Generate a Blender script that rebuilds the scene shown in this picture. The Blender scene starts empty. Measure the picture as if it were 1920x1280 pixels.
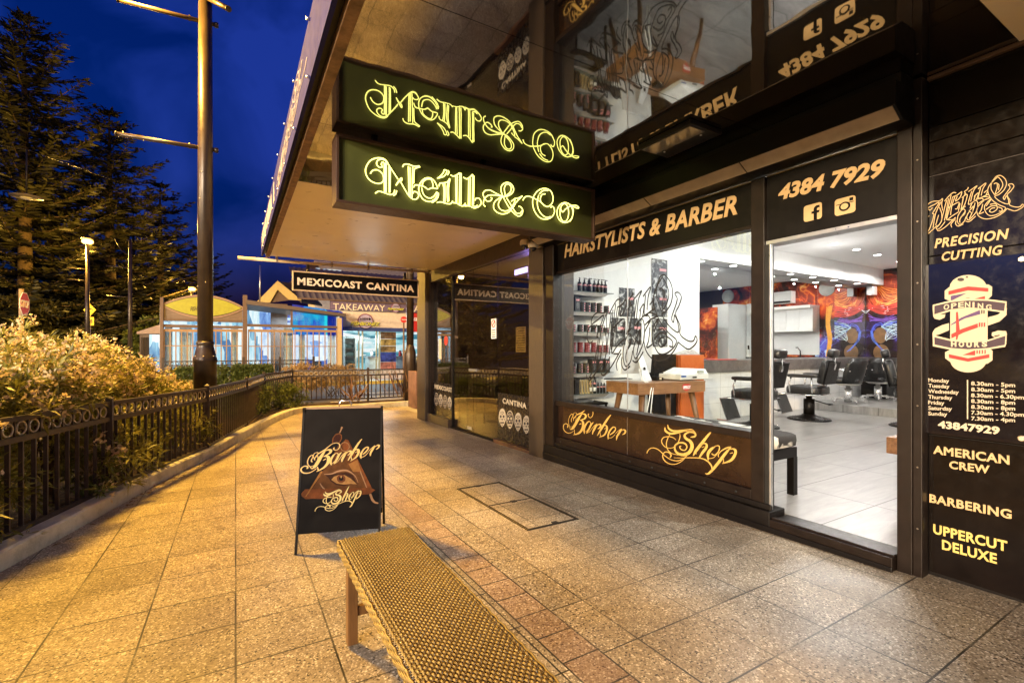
import bpy, math, random
import numpy as np
from mathutils import Vector, Matrix

# ------------------------------------------------------------------ scene, camera, world, exposure
random.seed(7)
RNG = np.random.default_rng(11)
SC = bpy.context.scene
COL = SC.collection
PI = math.pi
R = math.radians

F, TH, V0, H = 886.0, R(30.32), 655.0, 1.35        # focal length in photo pixels, yaw, horizon row, eye height
cam_d = bpy.data.cameras.new('camera')
cam = bpy.data.objects.new('camera', cam_d)
COL.objects.link(cam)
cam.location = (0, 0, H)
cam.rotation_euler = (R(90), 0, -TH)
cam_d.sensor_width = 36
cam_d.lens = F / 1920 * 36
cam_d.shift_y = 15 / 1920
cam_d.clip_start = 0.05
cam_d.clip_end = 600
SC.camera = cam

SC.view_settings.view_transform = 'Standard'
SC.view_settings.look = 'None'
SC.view_settings.exposure = 1.0
SC.view_settings.gamma = 1
SC.cycles.use_denoising = True
SC.cycles.max_bounces = 8
SC.cycles.transparent_max_bounces = 16
SC.cycles.sample_clamp_indirect = 10
SC.cycles.caustics_reflective = False
SC.cycles.caustics_refractive = False

W = bpy.data.worlds.new('World')
SC.world = W
W.use_nodes = True
wn = W.node_tree
wn.nodes.clear()
wo = wn.nodes.new('ShaderNodeOutputWorld')
wb = wn.nodes.new('ShaderNodeBackground')
sk = wn.nodes.new('ShaderNodeTexSky')
sk.sky_type = 'NISHITA'
sk.sun_disc = False
sk.sun_elevation = R(-3.0)
sk.sun_rotation = R(250)
sk.air_density = 1.2
sk.dust_density = 0.4
sk.ozone_density = 6.0
tint = wn.nodes.new('ShaderNodeMix'); tint.data_type = 'RGBA'; tint.blend_type = 'MULTIPLY'
tint.inputs['Factor'].default_value = 1.0
tc = wn.nodes.new('ShaderNodeTexCoord')
cl = wn.nodes.new('ShaderNodeTexNoise')
cl.inputs['Scale'].default_value = 5.0; cl.inputs['Detail'].default_value = 5; cl.inputs['Distortion'].default_value = 0.6
cr = wn.nodes.new('ShaderNodeValToRGB')
cr.color_ramp.elements[0].position = 0.40; cr.color_ramp.elements[0].color = (0.015, 0.40, 0.56, 1)
cr.color_ramp.elements[1].position = 0.64; cr.color_ramp.elements[1].color = (0.36, 1.08, 1.20, 1)
wn.links.new(tc.outputs['Generated'], cl.inputs['Vector'])
wn.links.new(cl.outputs['Fac'], cr.inputs['Fac'])
wn.links.new(sk.outputs['Color'], tint.inputs['A'])
wn.links.new(cr.outputs['Color'], tint.inputs['B'])
wn.links.new(tint.outputs['Result'], wb.inputs['Color'])
SKY_STRENGTH = 3.0
wb.inputs['Strength'].default_value = SKY_STRENGTH
wn.links.new(wb.outputs['Background'], wo.inputs['Surface'])

# lamp powers and colours in one place
SODIUM = (1.0, 0.55, 0.075)
P_KEY, P_BACK, P_FAR = 3800, 42000, 2200
P_DOWN, P_UNDER = 11.0, 1.9

# ------------------------------------------------------------------ photo pixel -> point on a real plane
_s, _c = math.sin(TH), math.cos(TH)


def ray(u, v):
    a = (u - 960) / F
    return Vector((_s + a * _c, _c - a * _s, -(v - V0) / F))


def zg(y):
    return 0.04 - 0.018 * min(y, 9.0)


def at_z(u, v, z=0.0):
    d = ray(u, v)
    return Vector((0, 0, H)) + d * ((z - H) / d.z)


def at_x(u, v, x):
    d = ray(u, v)
    return Vector((0, 0, H)) + d * (x / d.x)


def at_y(u, v, y):
    d = ray(u, v)
    return Vector((0, 0, H)) + d * (y / d.y)


def at_g(u, v, up=0.0):
    p = at_z(u, v, 0)
    for _ in range(8):
        p = at_z(u, v, zg(p.y) + up)
    return p


def at_d(u, v, dep):
    return Vector((0, 0, H)) + ray(u, v) * dep


# ------------------------------------------------------------------ object helpers
def tag(o, label=None, cat=None, group=None, kind=None):
    if label: o['label'] = label
    if cat: o['category'] = cat
    if group: o['group'] = group
    if kind: o['kind'] = kind
    return o


def thing(name, label, cat, loc=(0, 0, 0), rz=0.0, group=None):
    o = bpy.data.objects.new(name, None)
    o.empty_display_size = 0.1
    COL.objects.link(o)
    o.location = loc
    o.rotation_euler = (0, 0, rz)
    return tag(o, label, cat, group)


def world_loc(o):
    l = Vector((0, 0, 0))
    while o is not None:
        l = l + Vector(o.location)
        o = o.parent
    return l


class MB:
    def __init__(s):
        s.v = []; s.f = []; s.sm = []

    def add(s, vs, fs, smooth=False, M=None):
        n = len(s.v)
        for p in vs:
            p = Vector(p)
            if M is not None: p = M @ p
            s.v.append(p)
        for f in fs:
            s.f.append([i + n for i in f]); s.sm.append(smooth)
        return s

    def box(s, x0, y0, z0, x1, y1, z1, M=None):
        x0, x1 = min(x0, x1), max(x0, x1); y0, y1 = min(y0, y1), max(y0, y1); z0, z1 = min(z0, z1), max(z0, z1)
        return s.add([(x0, y0, z0), (x1, y0, z0), (x1, y1, z0), (x0, y1, z0), (x0, y0, z1), (x1, y0, z1), (x1, y1, z1), (x0, y1, z1)],
                     [(0, 3, 2, 1), (4, 5, 6, 7), (0, 1, 5, 4), (1, 2, 6, 5), (2, 3, 7, 6), (3, 0, 4, 7)], M=M)

    def rod(s, a, b, w, h=None, up=(0, 0, 1)):
        """square bar from a to b"""
        h = h or w
        a, b = Vector(a), Vector(b)
        d = (b - a).normalized()
        u = Vector(up)
        if abs(d.dot(u)) > 0.98: u = Vector((1, 0, 0))
        r = d.cross(u).normalized() * (w / 2)
        q = r.cross(d).normalized() * (h / 2)
        vs = [a - r - q, a + r - q, a + r + q, a - r + q, b - r - q, b + r - q, b + r + q, b - r + q]
        return s.add(vs, [(0, 1, 2, 3), (7, 6, 5, 4), (0, 4, 5, 1), (1, 5, 6, 2), (2, 6, 7, 3), (3, 7, 4, 0)])

    def tube(s, pts, r, n=8, closed=False, caps=True):
        pts = [Vector(p) for p in pts]
        m = len(pts)
        rs = r if isinstance(r, (list, tuple)) else [r] * m
        vs = []; prev = None
        for i, p in enumerate(pts):
            a = pts[i - 1] if (i > 0 or closed) else p
            b = pts[(i + 1) % m] if (i < m - 1 or closed) else p
            t = (b - a)
            t = t.normalized() if t.length > 1e-9 else Vector((0, 0, 1))
            if prev is None:
                u = Vector((0, 0, 1)) if abs(t.z) < 0.9 else Vector((1, 0, 0))
            else:
                u = prev
            u = (u - t * u.dot(t))
            u = u.normalized() if u.length > 1e-6 else t.orthogonal().normalized()
            prev = u
            w = t.cross(u)
            for k in range(n):
                g = 2 * PI * k / n
                vs.append(p + (u * math.cos(g) + w * math.sin(g)) * rs[i])
        fs = []
        for i in range(m if closed else m - 1):
            j = (i + 1) % m
            for k in range(n):
                l = (k + 1) % n
                fs.append((i * n + k, i * n + l, j * n + l, j * n + k))
        s.add(vs, fs, True)
        if caps and not closed:
            base = len(s.v) - len(vs)
            s.f.append([base + k for k in range(n)][::-1]); s.sm.append(False)
            s.f.append([base + (m - 1) * n + k for k in range(n)]); s.sm.append(False)
        return s

    def lathe(s, prof, c=(0, 0, 0), n=24, M=None, smooth=True):
        vs = []
        for r, z in prof:
            for k in range(n):
                g = 2 * PI * k / n
                vs.append((c[0] + r * math.cos(g), c[1] + r * math.sin(g), c[2] + z))
        fs = []
        for i in range(len(prof) - 1):
            for k in range(n):
                l = (k + 1) % n
                fs.append((i * n + k, i * n + l, (i + 1) * n + l, (i + 1) * n + k))
        m = len(prof) - 1
        s.add(vs, fs, smooth, M)
        base = len(s.v) - len(vs)
        s.f.append([base + k for k in range(n)][::-1]); s.sm.append(False)
        s.f.append([base + m * n + k for k in range(n)]); s.sm.append(False)
        return s

    def prism(s, pts, d):
        """polygon (3-D points, wound so that its normal looks along d) pushed back from d by thickness |d|"""
        pts = [Vector(p) for p in pts]; d = Vector(d); n = len(pts)
        vs = pts + [p - d for p in pts]
        fs = [list(range(n)), list(range(2 * n - 1, n - 1, -1))]
        for i in range(n):
            j = (i + 1) % n
            fs.append((i, i + n, j + n, j))
        return s.add(vs, fs)

    def pillow(s, c, sz, e=0.35, n=20, m=12, M=None):
        """superellipsoid cushion"""
        def pw(x, p): return math.copysign(abs(x) ** p, x)
        vs = []
        for i in range(m + 1):
            ph = -PI / 2 + PI * i / m
            for k in range(n):
                g = 2 * PI * k / n
                vs.append((c[0] + sz[0] / 2 * pw(math.cos(ph), e) * pw(math.cos(g), e),
                           c[1] + sz[1] / 2 * pw(math.cos(ph), e) * pw(math.sin(g), e),
                           c[2] + sz[2] / 2 * pw(math.sin(ph), e)))
        fs = []
        for i in range(m):
            for k in range(n):
                l = (k + 1) % n
                fs.append((i * n + k, i * n + l, (i + 1) * n + l, (i + 1) * n + k))
        return s.add(vs, fs, True, M)

    def ellipse(s, P, cx, cy, rx, ry, d, n=28, a0=0.0, a1=2 * PI):
        """flat ellipse given in source coordinates, mapped by P, with thickness"""
        pts = [P(cx + rx * math.cos(a0 + (a1 - a0) * k / n), cy + ry * math.sin(a0 + (a1 - a0) * k / n)) for k in range(n + (0 if a1 - a0 > 6.2 else 1))]
        return s.prism(pts, d)

    def mesh(s, name):
        me = bpy.data.meshes.new(name)
        me.from_pydata([tuple(p) for p in s.v], [], s.f)
        me.polygons.foreach_set('use_smooth', s.sm)
        return me

    def build(s, name, mat, parent=None, local=False, bevel=0.0, fix=True):
        if parent is not None and not local:
            l = world_loc(parent)
            s.v = [p - l for p in s.v]
        me = s.mesh(name)
        if fix:
            import bmesh
            bm = bmesh.new(); bm.from_mesh(me)
            bmesh.ops.recalc_face_normals(bm, faces=bm.faces)
            bm.to_mesh(me); bm.free()
        o = bpy.data.objects.new(name, me)
        COL.objects.link(o)
        if mat: me.materials.append(mat)
        if parent is not None: o.parent = parent
        if bevel:
            b = o.modifiers.new('bevel', 'BEVEL'); b.width = bevel; b.segments = 2; b.limit_method = 'ANGLE'; b.angle_limit = R(40)
        return o


def B(*a, **k):
    m = MB(); m.box(*a, **k); return m


def copy_tree(o, parent=None):
    c = o.copy()
    COL.objects.link(c)
    c.parent = parent
    for ch in list(o.children):
        copy_tree(ch, c)
    return c


def light(name, kind, loc, energy, color, parent=None, size=0.1, rot=(0, 0, 0), spot=None):
    d = bpy.data.lights.new(name, kind)
    d.energy = energy; d.color = color
    if kind == 'AREA':
        d.shape = 'DISK'; d.size = size
    else:
        d.shadow_soft_size = size
    if kind == 'SPOT':
        d.spot_size = spot or R(120); d.spot_blend = 0.04
    o = bpy.data.objects.new(name, d)
    COL.objects.link(o)
    o.rotation_euler = rot
    if parent is not None:
        o.parent = parent
        o.location = Vector(loc) - world_loc(parent)
    else:
        o.location = loc
    return o


# ------------------------------------------------------------------ materials
class NT:
    def __init__(s, name):
        s.m = bpy.data.materials.new(name); s.m.use_nodes = True
        s.t = s.m.node_tree; s.t.nodes.clear()
        s.out = s.t.nodes.new('ShaderNodeOutputMaterial')

    def n(s, typ, **k):
        x = s.t.nodes.new(typ)
        for a, b in k.items(): setattr(x, a, b)
        return x

    def link(s, a, b): s.t.links.new(a, b)

    def setv(s, sock, val):
        if hasattr(val, 'is_linked') or hasattr(val, 'links'): s.link(val, sock)
        else: sock.default_value = val

    def math(s, op, a, b=0.0, c=None):
        x = s.n('ShaderNodeMath', operation=op)
        s.setv(x.inputs[0], a); s.setv(x.inputs[1], b)
        if c is not None: s.setv(x.inputs[2], c)
        return x.outputs[0]

    def mix(s, f, a, b, mode='MIX'):
        x = s.n('ShaderNodeMix', data_type='RGBA', blend_type=mode)
        s.setv(x.inputs['Factor'], f)
        for k, v in (('A', a), ('B', b)):
            if isinstance(v, tuple) and len(v) == 3: v = v + (1,)
            s.setv(x.inputs[k], v)
        return x.outputs['Result']

    def noise(s, vec, scale, detail=3, rough=0.5, dist=0.0, out='Fac'):
        x = s.n('ShaderNodeTexNoise')
        x.inputs['Scale'].default_value = scale; x.inputs['Detail'].default_value = detail
        x.inputs['Roughness'].default_value = rough; x.inputs['Distortion'].default_value = dist
        s.link(vec, x.inputs['Vector'])
        return x.outputs[out]

    def ramp(s, f, stops):
        x = s.n('ShaderNodeValToRGB')
        e = x.color_ramp.elements
        while len(e) < len(stops): e.new(0.5)
        for i, (p, c) in enumerate(stops):
            e[i].position = p; e[i].color = c if len(c) == 4 else tuple(c) + (1,)
        s.link(f, x.inputs['Fac'])
        return x.outputs['Color']

    def obj(s): return s.n('ShaderNodeTexCoord').outputs['Object']

    def pos(s): return s.n('ShaderNodeNewGeometry').outputs['Position']

    def sep(s, v):
        x = s.n('ShaderNodeSeparateXYZ'); s.link(v, x.inputs[0]); return x.outputs

    def mapping(s, v, scale=(1, 1, 1), rot=(0, 0, 0), loc=(0, 0, 0)):
        x = s.n('ShaderNodeMapping'); s.link(v, x.inputs['Vector'])
        x.inputs['Scale'].default_value = scale; x.inputs['Rotation'].default_value = rot; x.inputs['Location'].default_value = loc
        return x.outputs['Vector']

    def bsdf(s, col, rough=0.5, metal=0.0, spec=0.5, **k):
        p = s.n('ShaderNodeBsdfPrincipled')
        if isinstance(col, tuple) and len(col) == 3: col = col + (1,)
        s.setv(p.inputs['Base Color'], col)
        s.setv(p.inputs['Roughness'], rough); s.setv(p.inputs['Metallic'], metal)
        p.inputs['Specular IOR Level'].default_value = spec
        for a, b in k.items(): s.setv(p.inputs[a], b)
        s.p = p
        s.link(p.outputs[0], s.out.inputs['Surface'])
        return p

    def bump(s, h, strength=0.3, dist=0.01):
        b = s.n('ShaderNodeBump'); b.inputs['Strength'].default_value = strength; b.inputs['Distance'].default_value = dist
        s.link(h, b.inputs['Height']); s.link(b.outputs[0], s.p.inputs['Normal'])


_MC = {}


def pm(name, col, rough=0.5, metal=0.0, var=0.12, scale=9.0, bump=0.0, spec=0.5, bscale=None):
    """painted / plain surface with slight uneven tone, wear in the gloss and optional grain"""
    if name in _MC: return _MC[name]
    t = NT(name)
    o = t.obj()
    n = t.noise(o, scale, 5, 0.6)
    lo = tuple(max(0, c * (1 - var)) for c in col); hi = tuple(min(1, c * (1 + var)) for c in col)
    c = t.ramp(n, [(0.3, lo), (0.7, hi)])
    rr = t.math('MULTIPLY_ADD', t.noise(o, scale * 2.3, 4, 0.6), 0.3, rough - 0.13)
    t.bsdf(c, rr, metal, spec)
    if bump:
        t.bump(t.noise(o, bscale or scale * 12, 4, 0.6), bump, 0.004)
    _MC[name] = t.m
    return t.m


def em(name, col, strength):
    if name in _MC: return _MC[name]
    t = NT(name)
    e = t.n('ShaderNodeEmission'); e.inputs['Color'].default_value = col + (1,); e.inputs['Strength'].default_value = strength
    t.link(e.outputs[0], t.out.inputs['Surface'])
    _MC[name] = t.m
    return t.m


def wood(name, c1, c2, axis='X', scale=3.0, rough=0.45):
    if name in _MC: return _MC[name]
    t = NT(name)
    sc = {'X': (1.2, 14, 14), 'Y': (14, 1.2, 14), 'Z': (14, 14, 1.2)}[axis]
    v = t.mapping(t.obj(), sc)
    n = t.noise(v, scale, 5, 0.65, 1.2)
    t.bsdf(t.ramp(n, [(0.28, c1), (0.7, c2)]), rough)
    t.bump(n, 0.15, 0.004)
    _MC[name] = t.m
    return t.m


def glass_mat(name, tint=(0.92, 0.95, 0.95), ior=1.5, boost=1.0):
    t = NT(name)
    tr = t.n('ShaderNodeBsdfTransparent'); tr.inputs[0].default_value = tint + (1,)
    gl = t.n('ShaderNodeBsdfGlossy'); gl.inputs['Roughness'].default_value = 0.0; gl.inputs[0].default_value = (1, 1, 1, 1)
    g = t.n('ShaderNodeNewGeometry')
    dt = t.n('ShaderNodeVectorMath', operation='DOT_PRODUCT'); t.link(g.outputs['Normal'], dt.inputs[0]); t.link(g.outputs['Incoming'], dt.inputs[1])
    sch = t.math('MULTIPLY_ADD', t.math('POWER', t.math('SUBTRACT', 1.0, t.math('ABSOLUTE', dt.outputs['Value'])), 5.0), 0.96, 0.04)
    mx = t.n('ShaderNodeMixShader')
    t.link(t.math('MINIMUM', t.math('MULTIPLY', sch, boost), 1.0), mx.inputs[0])
    t.link(tr.outputs[0], mx.inputs[1]); t.link(gl.outputs[0], mx.inputs[2])
    t.link(mx.outputs[0], t.out.inputs['Surface'])
    return t.m


M_glass = glass_mat('window_glass', boost=0.7)
M_glass_dark = glass_mat('tinted_glass', (0.70, 0.67, 0.60), 1.5, 2.0)
M_black = pm('black_paint', (0.005, 0.004, 0.0035), 0.34, var=0.25, spec=0.2)
M_satin = pm('satin_black', (0.007, 0.0055, 0.005), 0.45, var=0.25, spec=0.2)
M_brown = pm('bronze_frame', (0.012, 0.0075, 0.0055), 0.36, 0.0, var=0.3, spec=0.28)
M_pole = pm('dark_pole_paint', (0.036, 0.024, 0.016), 0.33, 0.2, var=0.3, scale=5)
M_fence = pm('fence_paint', (0.045, 0.034, 0.030), 0.38, 0.2, var=0.3, scale=14, bump=0.1)
M_alu = pm('aluminium', (0.62, 0.62, 0.62), 0.3, 0.9, var=0.08)
M_chrome = pm('chrome', (0.80, 0.80, 0.80), 0.18, 1.0, var=0.05)
M_white = pm('white_paint', (0.80, 0.80, 0.79), 0.5, var=0.03)
M_wgloss = pm('white_laminate', (0.82, 0.82, 0.81), 0.22, var=0.02)
M_gold = pm('gold_vinyl', (0.50, 0.35, 0.17), 0.55, var=0.06, scale=30)
M_gold2 = pm('gold_script_vinyl', (0.56, 0.36, 0.09), 0.5, var=0.08, scale=30)
M_cream = pm('cream_vinyl', (0.50, 0.43, 0.31), 0.6, var=0.04)
M_red = pm('red_vinyl', (0.45, 0.022, 0.018), 0.5, var=0.08)
M_purple = pm('purple_vinyl', (0.08, 0.035, 0.13), 0.5, var=0.08)
M_ink = pm('dark_vinyl', (0.020, 0.012, 0.014), 0.4, var=0.1)
M_leather = pm('black_leather', (0.010, 0.0095, 0.0095), 0.30, var=0.2, scale=20)
M_steelblack = pm('black_steel', (0.02, 0.02, 0.02), 0.4, 0.3)
M_pink = pm('pink_label', (0.66, 0.27, 0.28), 0.5, var=0.06)
M_product = pm('product_black', (0.018, 0.017, 0.018), 0.33, var=0.2, scale=40)
M_soffit_cream = pm('cream_soffit_paint', (0.90, 0.78, 0.55), 0.30, var=0.04, scale=2)
M_timber = pm('old_fascia', (0.22, 0.13, 0.07), 0.7, var=0.45, scale=14, bump=0.4)
M_greywall = pm('grey_render', (0.42, 0.38, 0.33), 0.8, var=0.1, bump=0.2)


def soffit_mat():
    t = NT('gloss_black_soffit')
    o = t.pos()
    t.bsdf((0.010, 0.007, 0.005), 0.03, 0.0, 0.9, IOR=2.5)
    h = t.math('ADD', t.noise(o, 1.7, 2, 0.5, 0.4), t.math('MULTIPLY', t.noise(o, 5.0, 1, 0.5), 0.03))
    t.bump(h, 0.022, 0.12)
    return t.m


M_soffit = soffit_mat()


def paving_mat():
    """exposed-aggregate pavers: 0.39 m grid on the street side, red border course, 0.41 m grid by the shops"""
    t = NT('aggregate_paving')
    p = t.pos()
    x, y, z = t.sep(p)
    chips = t.n('ShaderNodeTexVoronoi', feature='F1'); chips.inputs['Scale'].default_value = 135
    t.link(p, chips.inputs['Vector'])
    chcol = chips.outputs['Color']; chd = chips.outputs['Distance']
    chips2 = t.n('ShaderNodeTexVoronoi', feature='F1'); chips2.inputs['Scale'].default_value = 70
    t.link(p, chips2.inputs['Vector'])
    big = t.sep(chips2.outputs['Color'])[0]
    r, g, b = t.sep(chcol)
    body = t.ramp(r, [(0.0, (0.23, 0.185, 0.135)), (0.35, (0.35, 0.295, 0.215)), (0.75, (0.43, 0.365, 0.275)), (1.0, (0.52, 0.455, 0.355))])
    pale = t.math('MULTIPLY', t.math('GREATER_THAN', g, 0.86), t.math('LESS_THAN', chd, 0.55))
    body = t.mix(pale, body, (0.78, 0.72, 0.60))
    pale2 = t.math('MULTIPLY', t.math('GREATER_THAN', big, 0.90), t.math('LESS_THAN', chips2.outputs['Distance'], 0.42))
    body = t.mix(pale2, body, (0.85, 0.78, 0.66))
    dark = t.math('GREATER_THAN', b, 0.93)
    body = t.mix(dark, body, (0.07, 0.055, 0.045))
    # joints and per-tile tone
    def joint(c, c0, pitch, half=0.0042):
        u = t.math('DIVIDE', t.math('SUBTRACT', c, c0), pitch)
        fr = t.math('ABSOLUTE', t.math('SUBTRACT', u, t.math('ROUND', u)))
        return t.math('LESS_THAN', t.math('MULTIPLY', fr, pitch), half), t.math('FLOOR', u)
    jlx, ilx = joint(x, 0.0, 0.388); jly, ily = joint(y, 2.72, 0.378)
    jrx, irx = joint(x, 1.61, 0.413); jry, iry = joint(y, 0.79, 0.404)
    jby, iby = joint(y, 2.03, 0.199)
    left = t.math('LESS_THAN', x, 1.205); right = t.math('GREATER_THAN', x, 1.40)
    band = t.math('SUBTRACT', 1.0, t.math('MAXIMUM', left, right))
    e1 = t.math('LESS_THAN', t.math('ABSOLUTE', t.math('SUBTRACT', x, 1.205)), 0.0042)
    e2 = t.math('LESS_THAN', t.math('ABSOLUTE', t.math('SUBTRACT', x, 1.40)), 0.0042)
    j = t.math('MULTIPLY', t.math('MAXIMUM', jlx, jly), left)
    j = t.math('MAXIMUM', j, t.math('MULTIPLY', t.math('MAXIMUM', jrx, jry), right))
    j = t.math('MAXIMUM', j, t.math('MULTIPLY', jby, band))
    j = t.math('MAXIMUM', j, t.math('MAXIMUM', e1, e2))
    idx = t.math('ADD', t.math('MULTIPLY', ilx, left), t.math('MULTIPLY', irx, right))
    idy = t.math('ADD', t.math('ADD', t.math('MULTIPLY', ily, left), t.math('MULTIPLY', iry, right)), t.math('MULTIPLY', iby, band))
    cv = t.n('ShaderNodeCombineXYZ'); t.link(idx, cv.inputs[0]); t.link(idy, cv.inputs[1])
    wn_ = t.n('ShaderNodeTexWhiteNoise', noise_dimensions='3D'); t.link(cv.outputs[0], wn_.inputs['Vector'])
    tone = t.math('MULTIPLY_ADD', wn_.outputs['Value'], 0.30, 0.84)
    gy = t.n('ShaderNodeCombineColor')
    for i in range(3): t.link(tone, gy.inputs[i])
    body = t.mix(1.0, body, gy.outputs[0], 'MULTIPLY')
    redm = t.math('MULTIPLY', band, 0.28)
    body = t.mix(redm, body, t.mix(r, (0.26, 0.10, 0.065), (0.42, 0.20, 0.14)))
    stain = t.ramp(t.noise(p, 0.9, 5, 0.65), [(0.30, (0.62, 0.59, 0.56)), (0.60, (1, 1, 1))])
    body = t.mix(1.0, body, stain, 'MULTIPLY')
    spots = t.ramp(t.noise(p, 5.5, 3, 0.6), [(0.27, (0.58, 0.55, 0.52)), (0.33, (1, 1, 1))])
    body = t.mix(1.0, body, spots, 'MULTIPLY')
    gum = t.n('ShaderNodeTexVoronoi', feature='F1'); gum.inputs['Scale'].default_value = 2.6; t.link(p, gum.inputs['Vector'])
    gs = t.sep(gum.outputs['Color'])
    gd = t.math('LESS_THAN', t.math('ADD', gum.outputs['Distance'], t.math('MULTIPLY', t.noise(p, 60, 2), 0.02)), t.math('MULTIPLY_ADD', gs[1], 0.030, 0.028))
    body = t.mix(t.math('MULTIPLY', t.math('MULTIPLY', gd, t.math('GREATER_THAN', gs[0], 0.62)), 0.55), body, (0.07, 0.06, 0.05))
    drift = t.ramp(t.noise(t.mapping(p, (1.6, 0.5, 1)), 0.8, 4, 0.6), [(0.30, (0.84, 0.82, 0.80)), (0.62, (1.06, 1.04, 1.02))])
    body = t.mix(1.0, body, drift, 'MULTIPLY')
    j = t.math('MULTIPLY', j, t.math('MAXIMUM', t.math('MINIMUM', t.math('MULTIPLY_ADD', t.noise(p, 1.3, 3), 3.2, -0.75), 1.0), 0.28))
    body = t.mix(j, body, (0.02, 0.017, 0.014))
    rough = t.math('MULTIPLY_ADD', t.noise(p, 3.0, 4), 0.35, 0.22)
    t.bsdf(body, rough, 0, 0.4)
    h = t.math('SUBTRACT', t.math('MULTIPLY', r, 0.25), j)
    t.bump(h, 0.35, 0.003)
    return t.m


def flame_mat(name, seed=0.0, blue=True, dark=0.0):
    t = NT(name)
    p = t.mapping(t.pos(), (1, 1, 1), (0, 0, 0), (seed, seed * 0.7, seed * 1.3))
    x, y, z = t.sep(t.pos())
    wv = t.n('ShaderNodeTexNoise'); wv.inputs['Scale'].default_value = 1.6; wv.inputs['Detail'].default_value = 3
    t.link(p, wv.inputs['Vector'])
    off = t.n('ShaderNodeVectorMath', operation='MULTIPLY_ADD')
    t.link(wv.outputs['Color'], off.inputs[0]); off.inputs[1].default_value = (1.3, 1.3, 1.3); t.link(p, off.inputs[2])
    v = off.outputs[0]

    def ridge(scale, sharp, vec=v, dist=0.5):
        n = t.noise(vec, scale, 0.6, 0.4, dist)
        r = t.math('SUBTRACT', 1.0, t.math('ABSOLUTE', t.math('MULTIPLY_ADD', n, 2.0, -1.0)))
        return t.math('POWER', r, sharp)

    def clamp(a): return t.math('MAXIMUM', t.math('MINIMUM', a, 1.0), 0.0)
    w1 = ridge(0.8, 10); w2 = ridge(1.9, 22); w3 = ridge(3.4, 30)
    body = t.noise(v, 0.75, 2, 0.5, 0.6)
    area = clamp(t.math('MULTIPLY', t.math('SUBTRACT', body, 0.42 + dark), 6.0))
    f = t.math('ADD', t.math('MULTIPLY', w1, 0.50), t.math('ADD', t.math('MULTIPLY', w2, 0.42), t.math('MULTIPLY', w3, 0.30)))
    f = clamp(t.math('MULTIPLY', t.math('MULTIPLY_ADD', f, 0.85, 0.20), area))
    fire = t.ramp(f, [(0.0, (0.016, 0.008, 0.006)), (0.16, (0.09, 0.010, 0.005)), (0.34, (0.42, 0.040, 0.012)), (0.62, (0.80, 0.22, 0.025)), (1.0, (0.95, 0.68, 0.25))])
    if blue:
        g = t.math('ADD', t.math('MULTIPLY', ridge(1.3, 9), 0.42), t.math('ADD', t.math('MULTIPLY', ridge(2.7, 16), 0.5), t.math('MULTIPLY', ridge(5.0, 22), 0.4)))
        blob = clamp(t.math('MULTIPLY', t.math('SUBTRACT', t.noise(t.mapping(p, (1, 1, 1), (0, 0, 0), (4, 2, 7)), 0.8, 1.5, 0.5, 0.4), 0.44), 6.0))
        g = clamp(t.math('MULTIPLY', g, blob))
        ice = t.ramp(g, [(0.0, (0.022, 0.010, 0.008)), (0.18, (0.045, 0.02, 0.12)), (0.40, (0.12, 0.12, 0.62)), (0.65, (0.32, 0.55, 0.85)), (1.0, (0.85, 0.93, 1.0))])
        hgt = t.math('ADD', z, t.math('MULTIPLY', t.noise(p, 0.8, 1), 2.8))
        msk = t.ramp(t.math('MULTIPLY', hgt, 0.25), [(0.79, (1, 1, 1)), (0.86, (0, 0, 0))])
        fire = t.mix(msk, fire, ice)
    t.bsdf(fire, 0.25)
    return t.m


def photo_mat(name, seed):
    """black-and-white poster print"""
    t = NT(name)
    p = t.mapping(t.obj(), (1, 1, 1), (0, 0, 0), (seed, seed, seed))
    n = t.noise(p, 9, 6, 0.62, 1.6)
    t.bsdf(t.ramp(n, [(0.40, (0.012, 0.012, 0.013)), (0.52, (0.06, 0.06, 0.06)), (0.62, (0.45, 0.45, 0.44)), (0.75, (0.75, 0.75, 0.74))]), 0.5)
    return t.m


# ------------------------------------------------------------------ lettering and line work on flat surfaces
def text_mesh(s, bold=0.0, shear=0.0, spacing=1.0):
    cu = bpy.data.curves.new('lettering', 'FONT')
    cu.body = s; cu.size = 1; cu.offset = bold; cu.shear = shear; cu.space_character = spacing
    cu.extrude = 0.5; cu.resolution_u = 3
    o = bpy.data.objects.new('lettering', cu)
    COL.objects.link(o)
    dg = bpy.context.evaluated_depsgraph_get()
    dg.update()
    me = bpy.data.meshes.new_from_object(o.evaluated_get(dg))
    bpy.data.objects.remove(o)
    vs = np.array([v.co[:] for v in me.vertices]); fs = [list(p.vertices) for p in me.polygons]
    bpy.data.meshes.remove(me)
    lo, hi = vs.min(0), vs.max(0)
    vs = (vs - lo) / np.maximum(hi - lo, 1e-9)
    return vs, fs


def put_text(mb, s, O, U, V, nrm, th=0.004, bold=0.02, shear=0.0, spacing=1.0):
    vs, fs = text_mesh(s, bold, shear, spacing)
    O, U, V, nrm = Vector(O), Vector(U), Vector(V), Vector(nrm).normalized()
    mb.add([O + U * a + V * b + nrm * (c * th) for a, b, c in vs], fs)
    return mb


def text_px(mb, s, P, bl, br, tl, nrm, **k):
    o = P(*bl)
    return put_text(mb, s, o, P(*br) - o, P(*tl) - o, nrm, **k)


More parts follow.
